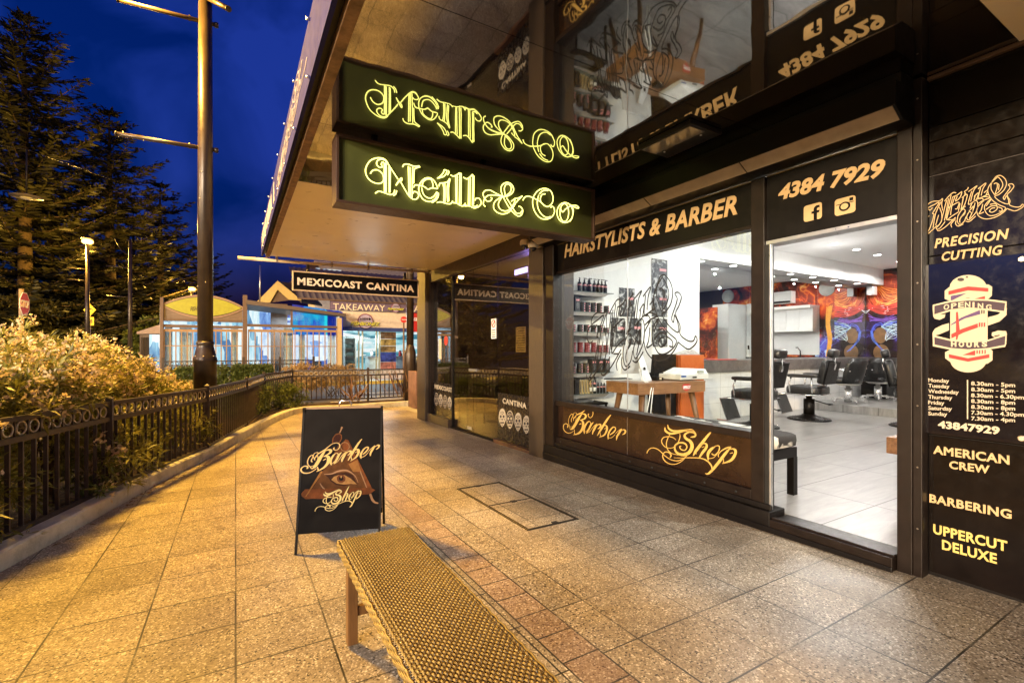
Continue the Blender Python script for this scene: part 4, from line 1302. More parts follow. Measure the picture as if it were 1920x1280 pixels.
for k in range(10):
    zz = p0.z + 0.03 + k * (p1.z - p0.z - 0.06) / 9
    m.box(4.097, p1.y + 0.02, zz, 4.0995, p0.y - 0.02 - 0.03 * (k % 3), zz + 0.008)
m.build('text_lines', M_ink, mn)
for i, (x, y) in enumerate(((4.6, 6.5), (4.5, 8.3), (5.6, 7.4))):
    td = thing('dining_table', ['dark square dining table inside the cantina by the skull panel', 'dark square dining table inside the cantina near its far pillar', 'dark square dining table deepest inside the cantina'][i], 'table', (x, y, -0.08), group='tables inside the cantina')
    B(-.35, -.35, 0.70, .35, .35, 0.74).build('tabletop', M_brown, td, local=True, bevel=0.004)
    m = MB(); m.tube([(0, 0, 0.03), (0, 0, 0.70)], 0.035, 10); m.lathe([(0.22, 0), (0.22, 0.02), (0.05, 0.04)]); m.build('pedestal', M_steelblack, td, local=True)
    for sgn in (-1, 1):
        ch = thing('dining_chair', 'dark timber dining chair, %s side of the %s cantina table' % (('street' if sgn < 0 else 'kitchen'), ('skull panel', 'far pillar', 'deepest')[i]), 'chair', (x + sgn * 0.55, y, -0.08), -PI / 2 * sgn, 'chairs inside the cantina')
        B(-.2, -.2, 0.43, .2, .2, 0.46).build('seat', M_brown, ch, local=True)
        m = B(-.2, .17, 0.62, .2, .2, 0.9); m.rod((-.18, .185, .46), (-.18, .185, .62), .03); m.rod((.18, .185, .46), (.18, .185, .62), .03); m.build('backrest', M_brown, ch, local=True)
        for a in (-1, 1):
            for b in (-1, 1): MB().rod((a * .18, b * .18, 0), (a * .18, b * .18, .43), 0.03).build('leg', M_brown, ch, local=True)

# upper wall over the cantina corner
cw = thing('corner_building', 'pale rendered corner building above the cantina pillar', 'building', (4.5, 9.9, 0))
B(3.9, 9.79, -0.2, 13.8, 9.95, 6.5).build('side_wall', M_greywall, cw)
B(3.92, -3.4, 3.35, 13.8, 9.785, 6.4).build('upper_storey', M_greywall, cw)

# ================================================================== SECURITY CAMERAS
sc_ = thing('security_camera', 'pair of white dome security cameras on a bracket under the neon sign', 'security camera', (3.33, 5.2, 2.42))
pc = at_x(1000, 458, 3.36)
m = MB(); m.box(3.34, pc.y - 0.16, pc.z - 0.06, 3.398, pc.y + 0.02, pc.z + 0.05); m.build('bracket', pm('camera_white', (0.62, 0.55, 0.44), 0.4), sc_, bevel=0.01)
for dy, dz, dx in ((0.07, 0.0, 3.27), (-0.13, -0.07, 3.27)):
    m = MB(); m.lathe([(0.045, 0.06), (0.06, 0.045), (0.064, 0.0), (0.05, -0.012)], (dx, pc.y + dy, pc.z + dz), 20)
    o = m.build('housing', pm('camera_white', (0.62, 0.55, 0.44), 0.4), sc_)
    m = MB(); m.lathe([(0.048, -0.0125), (0.040, -0.04), (0.02, -0.055), (0.004, -0.058)], (dx, pc.y + dy, pc.z + dz), 20); m.build('dome', pm('dark_dome', (0.01, 0.01, 0.015), 0.06, spec=0.9), o)
    m = MB(); m.rod((dx, pc.y + dy, pc.z + dz + 0.03), (3.35, pc.y + dy * 0.5, pc.z + 0.02), 0.03); m.build('arm', M_alu, o)

# ================================================================== SANDWICH BOARD
fl = at_g(552, 1040); fr = at_g(713, 1026)
bl2 = at_g(738, 978)
ux = Vector((fr.x - fl.x, fr.y - fl.y, 0)); wA = ux.length; ux.normalize()
ub = Vector((-ux.y, ux.x, 0))                      # towards the back
HA = 0.955; depth = 0.50
zb_ = zg(fl.y)
ab = thing('sandwich_board', 'black A-frame sandwich board with gold script and an eye framed by razors', 'A-frame sign', (fl.x + ux.x * wA / 2, fl.y + ux.y * wA / 2, zb_))
A0 = Vector((fl.x, fl.y, zb_))
def AF(a, b, off=0.0):
    """a along the width 0..1, b up the front leaf 0..1"""
    p = A0 + ux * (wA * a) + ub * (depth / 2 * b) + Vector((0, 0, HA * b))
    nf = (ux.cross(ub * (depth / 2) + Vector((0, 0, HA)))).normalized()
    return p + nf * off
nA = (ux.cross(ub * (depth / 2) + Vector((0, 0, HA)))).normalized()
def ABk(a, b, off=0.0):
    p = A0 + ux * (wA * a) + ub * (depth - depth / 2 * b) + Vector((0, 0, HA * b))
    nb = ((-ub * (depth / 2) + Vector((0, 0, HA))).cross(ux)).normalized()
    return p + nb * off
nB = ((-ub * (depth / 2) + Vector((0, 0, HA))).cross(ux)).normalized()
M_sbframe = pm('a_frame_edge', (0.010, 0.008, 0.007), 0.5, spec=0.15)
m = MB(); m.prism([AF(0.02, 0.13), AF(0.98, 0.13), AF(0.98, 0.992), AF(0.02, 0.992)], nA * 0.012)
fp_ = m.build('front_panel', pm('sandwich_board_black', (0.006, 0.0045, 0.004), 0.55, var=0.3, scale=5, spec=0.08), ab)
for a in (0.0, 0.975):
    m = MB(); m.prism([AF(a, 0, 0.004), AF(a + 0.025, 0, 0.004), AF(a + 0.025, 1.0, 0.004), AF(a, 1.0, 0.004)], nA * 0.022); m.build('front_leg', M_sbframe, ab)
    m = MB(); m.prism([ABk(a, 0), ABk(a, 1.0), ABk(a + 0.03, 1.0), ABk(a + 0.03, 0)], nB * 0.022); m.build('rear_leg', M_sbframe, ab)
m = MB(); m.prism([AF(0.0, 0.985, 0.005), AF(1.0, 0.985, 0.005), AF(1.0, 1.0, 0.005), AF(0.0, 1.0, 0.005)], nA * 0.024)
m.build('top_rail', pm('timber_edge', (0.22, 0.13, 0.06), 0.5), ab)
m = MB(); m.prism([ABk(0.03, 0.14), ABk(0.03, 0.98), ABk(0.97, 0.98), ABk(0.97, 0.14)], nB * 0.010)
m.build('rear_panel', pm('rear_panel_grey', (0.16, 0.12, 0.12), 0.6), ab)
m = MB(); m.prism([ABk(0.03, 0.10, .002), ABk(0.03, 0.14, .002), ABk(0.97, 0.14, .002), ABk(0.97, 0.10, .002)], nB * 0.02); m.build('rear_rail', M_sbframe, ab)
top = AF(0.5, 1.0)
m = MB(); m.tube([AF(0.44, 1.0) + Vector((0, 0, -.01)), AF(0.45, 1.0) + Vector((0, 0, .03)), AF(0.48, 1.0) + Vector((0, 0, .042)), AF(0.56, 1.0) + Vector((0, 0, .042)), AF(0.59, 1.0) + Vector((0, 0, .03)), AF(0.60, 1.0) + Vector((0, 0, -.01))], 0.005, 8)
m.build('handle', M_chrome, ab)
# artwork: photo zoom coordinates (560,790, x7.53) -> panel plane
def on_front(u, v, off):
    d = ray(u, v); o_ = Vector((0, 0, H)); c = AF(0, 0, off)
    return o_ + d * ((c - o_).dot(nA) / d.dot(nA))
def PFR(off): return lambda a, b: on_front(560 + a / 7.53, 790 + b / 7.53, off)
def aplate(name, polys, col, off, rough=0.5):
    m = MB()
    for q in polys: m.prism([PFR(off)(*p) for p in q], nA * 0.0008)
    return m.build(name, pm('art_' + name, tuple(c_ * 0.6 for c_ in col), 0.6, var=0.30, scale=26, spec=0.1), fp_)
aplate('razor_triangle', [[(560, 330), (620, 300), (720, 350), (1040, 950), (1080, 965), (1010, 1020), (100, 1095), (40, 1050), (35, 1015), (90, 955), (190, 950), (400, 640)]], (0.16, 0.055, 0.014), 0.0010)
aplate('razor_handle', [[(35, 1015), (90, 955), (1030, 940), (1082, 965), (1000, 1022), (300, 1090), (90, 1080)], [(600, 330), (660, 250), (700, 260), (1030, 930), (960, 935)]], (0.20, 0.060, 0.016), 0.0020)
aplate('razor_blade', [[(90, 1060), (310, 700), (350, 700), (110, 1055)], [(700, 600), (830, 540), (880, 700), (770, 710)]], (0.34, 0.15, 0.04), 0.0030)
aplate('scissor_ring', [[(480, 230 + 0), (520, 175), (570, 160), (610, 190), (612, 240), (580, 300), (470, 310)]], (0.20, 0.07, 0.02), 0.0016)
aplate('scissor_hole', [[(490, 235), (525, 190), (570, 175), (598, 200), (598, 240), (570, 290), (485, 295)]], (0.05, 0.012, 0.006), 0.0026)
aplate('eye_field', [[(390, 600), (520, 560), (650, 560), (780, 720), (880, 720), (950, 930), (210, 950)]], (0.13, 0.05, 0.014), 0.0036)
aplate('eye_shadow', [[(360, 745), (460, 735), (560, 725), (680, 715), (770, 760), (830, 890), (760, 880), (640, 910), (520, 890), (450, 840), (420, 790)]], (0.045, 0.014, 0.006), 0.0044)
aplate('eye_white', [[(460, 820), (500, 775), (570, 752), (650, 755), (730, 800), (825, 885), (740, 878), (640, 888), (540, 875)]], (0.42, 0.22, 0.075), 0.0052)
for nm, r_, col, off in (('iris', 62, (0.15, 0.045, 0.015), 0.006), ('pupil', 34, (0.012, 0.005, 0.004), 0.0068)):
    aplate(nm, [[(600 + r_ * math.cos(2 * PI * k / 22), 805 + r_ * 0.92 * math.sin(2 * PI * k / 22)) for k in range(22)]], col, off)
aplate('catchlight', [[(600 + 9 * math.cos(2 * PI * k / 10), 780 + 16 * math.sin(2 * PI * k / 10)) for k in range(10)]], (0.6, 0.38, 0.16), 0.0076)
m = MB()
for s in ([(580, 160, 14), (600, 110, 18), (615, 75, 26)], [(1010, 1020, 30), (1040, 1100, 34), (1080, 1140, 26), (1125, 1150, 20)]): ribbon(m, s, PFR(0.0024), nA, th=0.0008)
for k in range(22): pass
m.tube([PFR(0.004)(655 + 62 * math.cos(2 * PI * k / 24), 355 + 62 * math.sin(2 * PI * k / 24)) for k in range(24)], 0.0035, 6, closed=True)
for s in ([(360, 745, 8), (470, 735, 16), (560, 700, 22), (680, 690, 22), (790, 760, 12), (840, 860, 6)], [(300, 870, 10), (340, 930, 18), (370, 950, 8)], [(870, 700, 16), (960, 930, 14)]): ribbon(m, s, PFR(0.0060), nA, th=0.0008)
m.build('tan_details', pm('art_tan', (0.22, 0.10, 0.03), 0.5), fp_)
hb1 = homog([(90, 620), (840, 240), (1310, 300), (1705, 735), (345, 820), (1450, 960)], [(30, 680), (572, 340), (890, 240), (1142, 335), (262, 705), (1015, 490)])
hs1 = homog([(390, 440), (500, 150), (1300, 250), (1740, 630), (1180, 1030), (125, 660)], [(345, 1120), (375, 985), (708, 915), (887, 985), (715, 1200), (232, 1268)])
for nm, S_, hh, grow, mt, off in (('script_outline', BARBER, hb1, 26, pm('art_outline', (0.03, 0.012, 0.006), 0.5), 0.0084), ('barber_lettering', BARBER, hb1, 4, M_gold2, 0.0094),
                                 ('shop_outline', SHOP, hs1, 26, pm('art_outline', (0.03, 0.012, 0.006), 0.5), 0.0084), ('shop_lettering', SHOP, hs1, 6, pm('pale_gold_script', (0.66, 0.50, 0.16), 0.5), 0.0094)):
    m = MB()
    f_ = lambda a, b, hh=hh, off=off: PFR(off)(*hh(a, b))
    for s in S_: ribbon(m, [(p[0], p[1], p[2] + grow) for p in s], f_, nA, th=0.0008)
    m.build(nm, mt, fp_)

# ================================================================== WICKER BENCH
ZT = 0.455
c1 = at_z(637, 1010, ZT); c2 = at_z(765, 988, ZT)
dl = at_z(760, 1262, ZT)
uL = Vector((0, -1, 0))
uW = Vector((c2.x - c1.x, c2.y - c1.y, 0)); wB = uW.length; uW = Vector((-uL.y, uL.x, 0))
if uW.dot(Vector((1, 0, 0))) < 0: uW = -uW
LB = 1.75
zgb = zg(1.8)
wbn = thing('wicker_bench', 'long woven honey-coloured wicker bench with timber legs on the pavers', 'bench', (c1.x + uL.x * LB / 2 + uW.x * wB / 2, c1.y + uL.y * LB / 2 + uW.y * wB / 2, zgb))
BP = lambda a, b, z: Vector((c1.x, c1.y, 0)) + uL * a + uW * b + Vector((0, 0, z))
M_wick = None
twk = NT('woven_cane')
tt = twk.math('ADD', twk.math('MULTIPLY', twk.noise(twk.pos(), 60, 4, 0.6), 0.6), twk.math('MULTIPLY', twk.noise(twk.pos(), 4, 3, 0.6), 0.4))
twk.bsdf(twk.ramp(tt, [(0.25, (0.09, 0.055, 0.018)), (0.5, (0.25, 0.170, 0.055)), (0.75, (0.42, 0.31, 0.115))]), 0.42)
m = MB()
nw = 31; nl = int(LB / 0.0125)
# lengthwise pairs of canes weave over and under crosswise canes
rad = 0.0042
for i in range(nw):
    b = (i + 0.5) / nw * wB
    pts = []
    for k in range(nl * 2 + 1):
        a = LB * k / (nl * 2)
        ph = (-1) ** i
        edge = 0.0 if 0.02 < b < wB - 0.02 else -0.004
        pts.append(BP(a, b, ZT - 0.006 + edge + ph * 0.0050 * math.sin(PI * k / 2 + PI / 4)))
    m.tube(pts, rad, 5, caps=False)
o = m.build('lengthwise_weave', twk.m, wbn, fix=False)
m = MB()
for k in range(nl):
    a = (k + 0.5) / nl * LB
    drop = 0.055
    pts = [BP(a, -0.006, ZT - drop), BP(a, -0.007, ZT - 0.014)] + [BP(a, (i + 0.5) / nw * wB, ZT - 0.008 - (-1) ** i * (-1) ** k * 0.0030) for i in range(nw)] + [BP(a, wB + 0.007, ZT - 0.014), BP(a, wB + 0.006, ZT - drop)]
    m.tube(pts, 0.0030, 4, caps=False)
m.build('crosswise_weave', twk.m, wbn, fix=False)
m = MB()
for side in (-0.010, wB + 0.010):
    for j in range(4):
        m.tube([BP(a, side + 0.0018 * math.sin(a * 110 + j * PI), ZT - 0.012 - j * 0.012) for a in np.arange(0, LB, 0.008)], 0.0048, 5)
for end in (-0.008, LB + 0.008):
    for j in range(4): m.tube([BP(end, b, ZT - 0.012 - j * 0.012) for b in np.linspace(-0.01, wB + 0.01, 20)], 0.0048, 5)
m.build('woven_edge', twk.m, wbn, fix=False)
m = MB(); m.prism([BP(0.02, 0.02, ZT - 0.016), BP(LB - .02, 0.02, ZT - 0.016), BP(LB - .02, wB - .02, ZT - 0.016), BP(0.02, wB - .02, ZT - 0.016)], Vector((0, 0, 0.035)))
m.build('seat_board', pm('bench_underlay', (0.035, 0.018, 0.006), 0.8), wbn)
M_leg = wood('honey_timber', (0.12, 0.055, 0.018), (0.22, 0.105, 0.032), 'Z')
for a in (0.10, LB - 0.10):
    for b in (0.035, wB - 0.035):
        MB().rod(BP(a, b, zgb), BP(a, b, ZT - 0.052), 0.045, 0.045, up=tuple(uL)).build('leg', M_leg, wbn, bevel=0.003)
    MB().rod(BP(a, 0.058, 0.15), BP(a, wB - 0.058, 0.15), 0.028, 0.042).build('stretcher', M_leg, wbn, bevel=0.003)

# ================================================================== ACCESS COVER
ac = thing('access_cover', 'paver-filled steel-edged access cover set in the footpath', 'access cover', (2.13, 3.67, zg(3.67)))
cx0, cx1, cy0, cy1 = 1.90, 2.385, 3.01, 4.34
m = MB()
def cov(x0_, y0_, x1_, y1_, h_=0.005):
    m.add([(x0_, y0_, zg(y0_) - .002), (x1_, y0_, zg(y0_) - .002), (x1_, y1_, zg(y1_) - .002), (x0_, y1_, zg(y1_) - .002), (x0_, y0_, zg(y0_) + h_), (x1_, y0_, zg(y0_) + h_), (x1_, y1_, zg(y1_) + h_), (x0_, y1_, zg(y1_) + h_)],
          [(0, 3, 2, 1), (4, 5, 6, 7), (0, 1, 5, 4), (1, 2, 6, 5), (2, 3, 7, 6), (3, 0, 4, 7)])
for off in (0.0, 0.017):
    cov(cx0 + off, cy0 + off, cx0 + off + .006, cy1 - off); cov(cx1 - off - .006, cy0 + off, cx1 - off, cy1 - off)
    cov(cx0 + off + .0062, cy0 + off, cx1 - off - .0062, cy0 + off + .006); cov(cx0 + off + .0062, cy1 - off - .006, cx1 - off - .0062, cy1 - off)
cov(cx0 + .024, 3.69, cx1 - .024, 3.696)
m.build('steel_edge', pm('worn_steel', (0.05, 0.043, 0.036), 0.4, 0.5), ac)
m = MB()
for x, y in ((2.15, 3.025), (2.15, 3.67), (2.10, 4.30)): cov(x, y, x + 0.05, y + 0.045, 0.0045)
m.build('lifting_slot', pm('slot_dark', (0.012, 0.010, 0.009), 0.6), ac)

# ================================================================== FENCE along the garden
FPX = [(205, 925), (388, 845), (462, 800), (495, 773), (548, 755), (690, 750), (775, 745)]
fpos = [at_g(u, v, 0.08) for u, v in FPX]
d0 = Vector((fpos[0].x + 1.5 - 0.9, 0, 0))
FP = [Vector((-2.95, -7.2, 0)), Vector((-2.87, -5.4, 0)), Vector((-2.78, -3.6, 0)), Vector((-2.66, -1.8, 0)), Vector((-2.42, 0.2, 0)), Vector((-2.05, 1.95, 0)), Vector((-1.56, 3.68, 0))] + fpos
fe = thing('garden_fence', 'dark metal fence with a row of rings curving around the footpath garden', 'fence', (FP[7].x, FP[7].y, zg(5)))
HF = 0.86


def fence_bay(root, a, b, za_, zb2, Hh, pitch, ringr, near, lists):
    a = Vector((a.x, a.y, za_)); b = Vector((b.x, b.y, zb2))
    d = b - a; L = Vector((d.x, d.y, 0)).length
    du = d / L
    up = Vector((0, 0, 1))
    m = MB()
    for z, w_, h_ in ((Hh - 0.016, 0.045, 0.036), (Hh - 0.160, 0.038, 0.040), (0.07, 0.034, 0.032)):
        m.rod(a + du * 0.034 + up * z, b - du * 0.034 + up * z, w_, h_)
    m.build('rail', M_fence, root)
    nb = max(2, int(round((L - 0.06) / pitch)))
    for i in range(nb):
        t = 0.034 + (L - 0.068) * (i + 0.5) / nb
        p = a + du * t
        lists['bal'].append((p + up * 0.087, p + up * (Hh - 0.181)))
        q = a + du * (0.034 + (L - 0.068) * (i + 1.0) / nb)
        c = p + up * (Hh - 0.087)
        lists['ring'].append((c, du.normalized(), ringr))
        if i < nb - 1: lists['stub'].append((q + up * (Hh - 0.139), q + up * (Hh - 0.035)))


fl_ = {'bal': [], 'ring': [], 'stub': []}
M_ringm = pm('ring_galvanised', (0.38, 0.33, 0.26), 0.4, 0.4, var=0.2)
for i, p in enumerate(FP):
    z = zg(p.y) + 0.07
    w_ = 0.052
    m = MB(); m.box(p.x - w_ / 2, p.y - w_ / 2, z - 0.05, p.x + w_ / 2, p.y + w_ / 2, z + HF + 0.03)
    m.add([(p.x - .03, p.y - .03, z + HF + .03), (p.x + .03, p.y - .03, z + HF + .03), (p.x + .03, p.y + .03, z + HF + .03), (p.x - .03, p.y + .03, z + HF + .03), (p.x, p.y, z + HF + .055)], [(0, 1, 4), (1, 2, 4), (2, 3, 4), (3, 0, 4), (0, 3, 2, 1)])
    if i: m.build('post', M_fence, fe)
    if i < len(FP) - 1:
        q = FP[i + 1]
        fence_bay(fe, p, q, z, zg(q.y) + 0.07, HF, 0.122, 0.046, True, fl_)
def dist_key(x): return (Vector(x[0]) - Vector((0, 0, H))).length
def seen(p):
    q = Vector(p); dep = q.x * _s + q.y * _c
    return dep > 0.3 and abs((q.x * _c - q.y * _s) / dep * F) < 990
bal = sorted(fl_['bal'], key=lambda x: (not seen(x[0]), dist_key(x)))
for i, (p, q) in enumerate(bal[:100]):
    MB().rod(p, q, 0.027, 0.024).build('baluster', M_fence, fe)
m = MB()
for p, q in bal[100:]: m.rod(p, q, 0.025, 0.024)
m.build('balusters', M_fence, fe)['kind'] = 'stuff'
def ringmesh(m, c, du, r):
    m.tube([c + du * (r * math.cos(2 * PI * k / 20)) + Vector((0, 0, r * math.sin(2 * PI * k / 20))) for k in range(20)], 0.0070, 6, closed=True)
rg = sorted(fl_['ring'], key=lambda x: (not seen(x[0]), dist_key(x)))
for c, du, r in rg[:60]:
    m = MB(); ringmesh(m, c, du, r); m.build('ring', M_ringm, fe)
m = MB()
for c, du, r in rg[60:]: ringmesh(m, c, du, r)
m.build('rings', M_ringm, fe)['kind'] = 'stuff'
m = MB()
for p, q in fl_['stub']: m.rod(p, q, 0.012, 0.012)
m.build('spacers', M_fence, fe)['kind'] = 'stuff'

# second fence by the restaurant
YF2 = 19.6
f2 = thing('restaurant_fence', 'dark metal fence with rings in front of the lit pergola restaurant', 'fence', (0.8, YF2, -0.1))
xs0, xs1 = at_y(306, 700, YF2).x, at_y(588, 700, YF2).x
l2 = {'bal': [], 'ring': [], 'stub': []}
posts = [xs0 + (xs1 - xs0) * k / 4 for k in range(5)]
for k, x in enumerate(posts):
    m = B(x - .04, YF2 - .04, -0.2, x + .04, YF2 + .04, 1.08); m.build('post', M_fence, f2)
    if k < 4: fence_bay(f2, Vector((x, YF2, 0)), Vector((posts[k + 1], YF2, 0)), -0.1, -0.1, 1.06, 0.135, 0.045, False, l2)
m = MB()
for p, q in l2['bal']: m.rod(p, q, 0.022, 0.022)
m.build('balusters', M_fence, f2)['kind'] = 'stuff'
m = MB()
for c, du, r in l2['ring']: ringmesh(m, c, du, r)
m.build('rings', M_fence, f2)['kind'] = 'stuff'

# ================================================================== PLANTS
def blades_mesh(name, mat, parent, base, dirs, length, width, bend=0.15, seed=0):
    """many small folded leaf blades: base (n,3), dirs (n,3) unit"""
    rng = np.random.default_rng(seed)
    n_ = len(base)
    up = rng.normal(size=(n_, 3)); up[:, 2] += 0.8
    side = np.cross(dirs, up); side /= np.linalg.norm(side, axis=1, keepdims=True) + 1e-9
    nor = np.cross(side, dirs)
    L = length[:, None]; Wd = width[:, None]
    a = base; mid = base + dirs * L * 0.5 + nor * L * 0.05
    tip = base + dirs * L - np.array([[0, 0, 1]]) * L * bend
    v = np.stack([a, mid - side * Wd / 2, tip, mid + side * Wd / 2], 1).reshape(-1, 3)
    l_ = world_loc(parent) if parent else Vector((0, 0, 0))
    v = v - np.array(l_[:])
    me = bpy.data.meshes.new(name)
    me.vertices.add(len(v)); me.vertices.foreach_set('co', v.astype(np.float32).ravel())
    me.loops.add(4 * n_); me.loops.foreach_set('vertex_index', np.arange(4 * n_, dtype=np.int32))
    me.polygons.add(n_); me.polygons.foreach_set('loop_start', np.arange(0, 4 * n_, 4, dtype=np.int32))
    me.polygons.foreach_set('loop_total', np.full(n_, 4, dtype=np.int32))
    me.update(calc_edges=True); me.validate()
    o = bpy.data.objects.new(name, me); COL.objects.link(o)
    me.materials.append(mat)
    if parent: o.parent = parent
    return o


def leaf_mat(name, c1, c2, c3, rough=0.5, sc=3.0):
    t = NT(name)
    n1 = t.noise(t.pos(), sc, 3); n2 = t.noise(t.pos(), 40, 2)
    f = t.math('MULTIPLY_ADD', n2, 0.45, t.math('MULTIPLY', n1, 0.6))
    t.bsdf(t.ramp(f, [(0.32, c1), (0.52, c2), (0.72, c3)]), rough, 0, 0.4)
    tr = t.n('ShaderNodeBsdfTranslucent')
    t.link(t.ramp(f, [(0.32, c1), (0.72, c3)]), tr.inputs[0])
    mx = t.n('ShaderNodeMixShader'); mx.inputs[0].default_value = 0.3
    t.link(t.p.outputs[0], mx.inputs[1]); t.link(tr.outputs[0], mx.inputs[2])
    t.link(mx.outputs[0], t.out.inputs['Surface'])
    return t.m


M_oleander = leaf_mat('oleander_leaf', (0.06, 0.080, 0.014), (0.18, 0.18, 0.035), (0.38, 0.32, 0.08))
M_pine = leaf_mat('pine_needles', (0.014, 0.013, 0.006), (0.026, 0.025, 0.009), (0.048, 0.046, 0.015))
M_box = leaf_mat('box_hedge_leaf', (0.05, 0.075, 0.014), (0.10, 0.13, 0.03), (0.18, 0.20, 0.06))
M_dry = leaf_mat('dry_shrub_leaf', (0.14, 0.09, 0.035), (0.30, 0.20, 0.09), (0.48, 0.34, 0.17))
M_flower = leaf_mat('pale_pink_petal', (0.52, 0.38, 0.24), (0.70, 0.55, 0.32), (0.84, 0.72, 0.46))
M_bark = pm('grey_brown_bark', (0.07, 0.045, 0.028), 0.9, var=0.4, scale=12, bump=0.6)


def rosettes(centres, outward, per, rng, spread=0.9):
    n_ = len(centres)
    base = np.repeat(centres, per, 0)
    d = np.repeat(outward, per, 0) + rng.normal(size=(n_ * per, 3)) * spread
    d /= np.linalg.norm(d, axis=1, keepdims=True)
    return base + rng.normal(size=base.shape) * 0.012, d


def shrub(name, label, blobs, n_tips, leafL, leafW, mat, seed, cat='shrub', group=None, flowers=0, wind=(0, 0, 0), per=8, spread=0.9, flat=0.55):
    rng = np.random.default_rng(seed)
    cx = np.mean([b[0][0] for b in blobs]); cy = np.mean([b[0][1] for b in blobs])
    t = thing(name, label, cat, (cx, cy, zg(cy) + 0.06), group=group)
    C, O = [], []
    wts = np.array([b[1][0] * b[1][1] + b[1][0] * b[1][2] for b in blobs]); wts = wts / wts.sum()
    for (c, r), w_ in zip(blobs, wts):
        k = int(n_tips * w_)
        d = rng.normal(size=(k, 3)); d /= np.linalg.norm(d, axis=1, keepdims=True)
        d[:, 2] = np.where(d[:, 2] < -0.5, -d[:, 2], d[:, 2])
        rad = 0.55 + 0.45 * rng.random(k) ** 0.6
        lump = 1 + 0.16 * np.sin(d[:, 0] * 7 + seed) * np.cos(d[:, 1] * 6 + 2 * seed) + 0.15 * rng.normal(size=k)
        p = np.array(c) + d * np.array(r) * (rad * lump)[:, None]
        C.append(p); O.append(d * flat + np.array([0, 0, 0.5]) + np.array(wind))
    C = np.concatenate(C); O = np.concatenate(O)
    keep = C[:, 2] > zg(cy) + 0.10
    C, O = C[keep], O[keep]
    b, d = rosettes(C, O, per, rng, spread)
    k = len(b)
    blades_mesh('foliage', mat, t, b, d, leafL * (0.6 + 0.7 * rng.random(k)), leafW * (0.7 + 0.6 * rng.random(k)), 0.12, seed)
    if flowers:
        zz = np.array([p[2] for p in C])
        order = np.argsort(-zz + rng.random(len(zz)) * 0.7)
        top = C[order[:int(len(C) * 0.75)]]
        pick = top[rng.integers(0, len(top), flowers)]
        oo = rng.normal(size=(flowers, 3)) * 0.5 + np.array([0.25, -0.35, 0.5]) + np.array(wind)
        oo /= np.linalg.norm(oo, axis=1, keepdims=True)
        pick = pick + oo * 0.07
        fc = np.repeat(pick, 6, 0) + rng.normal(size=(flowers * 6, 3)) * 0.04
        fb, fd = rosettes(fc, np.repeat(oo, 6, 0) * 0.6, 5, rng, 0.8)
        k = len(fb)
        blades_mesh('flowers', M_flower, t, fb, fd, 0.030 + 0.020 * rng.random(k), 0.018 + 0.010 * rng.random(k), 0.0, seed + 1)
    m = MB()
    for (c, r) in blobs:
        for _ in range(7):
            e = (c[0] + rng.normal() * r[0] * 0.5, c[1] + rng.normal() * r[1] * 0.5, c[2] + rng.normal() * r[2] * 0.3 + 0.1)
            s0 = (c[0] + rng.normal() * r[0] * 0.2, c[1] + rng.normal() * r[1] * 0.2, zg(cy))
            m.tube([s0, ((s0[0] * 2 + e[0]) / 3, (s0[1] * 2 + e[1]) / 3, (s0[2] + e[2]) / 2), e], [0.014, 0.010, 0.005], 5)
    m.build('stems', M_bark, t)
    return t


WIND = (0.55, 0.15, 0.15)
G_OL = 'flowering shrubs behind the garden fence'
shrub('flowering_shrub', 'big flowering shrub overhanging the fence at the left edge of the photo', [((-2.25, 4.2, 0.60), (0.75, 1.0, 0.66)), ((-2.9, 3.0, 0.55), (0.8, 0.9, 0.6)), ((-1.75, 4.1, 0.90), (0.34, 0.7, 0.28)), ((-3.0, 4.9, 0.72), (0.8, 0.9, 0.62))], 2600, 0.13, 0.020, M_oleander, 21, group=G_OL, flowers=640, wind=WIND)
shrub('flowering_shrub', 'tallest flowering shrub, its windblown crown below the stop sign', [((-1.95, 6.0, 0.74), (0.78, 0.95, 0.70)), ((-2.6, 7.0, 0.84), (0.9, 1.0, 0.66)), ((-1.38, 5.55, 0.95), (0.34, 0.95, 0.30)), ((-3.2, 6.2, 0.82), (0.8, 0.9, 0.64))], 3000, 0.13, 0.020, M_oleander, 22, group=G_OL, flowers=900, wind=WIND)
shrub('flowering_shrub', 'flowering shrub sloping down towards the tall banner pole', [((-1.42, 7.5, 0.62), (0.62, 0.8, 0.62)), ((-2.0, 8.6, 0.78), (0.75, 0.9, 0.62)), ((-1.3, 8.3, 0.42), (0.5, 0.7, 0.5))], 2400, 0.12, 0.019, M_oleander, 23, group=G_OL, flowers=700, wind=WIND)
shrub('flowering_shrub', 'low flowering shrub thinning out beside the banner pole base', [((-1.05, 9.6, 0.35), (0.5, 0.8, 0.45)), ((-1.6, 9.9, 0.50), (0.6, 0.7, 0.5))], 1300, 0.11, 0.018, M_oleander, 24, group=G_OL, flowers=300, wind=WIND)
shrub('flowering_shrub', 'dark lower growth of the shrub filling the fence bars', [((-1.75, 4.7, 0.30), (0.45, 1.0, 0.42)), ((-1.15, 6.3, 0.28), (0.42, 1.0, 0.40)), ((-0.62, 7.9, 0.25), (0.36, 0.8, 0.36)), ((-2.15, 3.2, 0.3), (0.45, .9, .42)), ((-2.6, 1.6, 0.35), (.5, 1.0, .45))], 2600, 0.11, 0.017, M_oleander, 25, group=G_OL, flowers=60)
p = at_g(190, 880, 0.3)
shrub('oleander_spray', 'small green spray with pale flowers poking through the fence over the kerb', [((p.x - .02, p.y, 0.30), (0.13, 0.20, 0.15)), ((p.x + 0.02, p.y - .25, 0.08), (0.08, 0.12, 0.06))], 90, 0.10, 0.016, leaf_mat('fresh_leaf', (0.10, 0.16, 0.03), (0.20, 0.26, 0.06), (0.34, 0.36, 0.14)), 26, flowers=14)
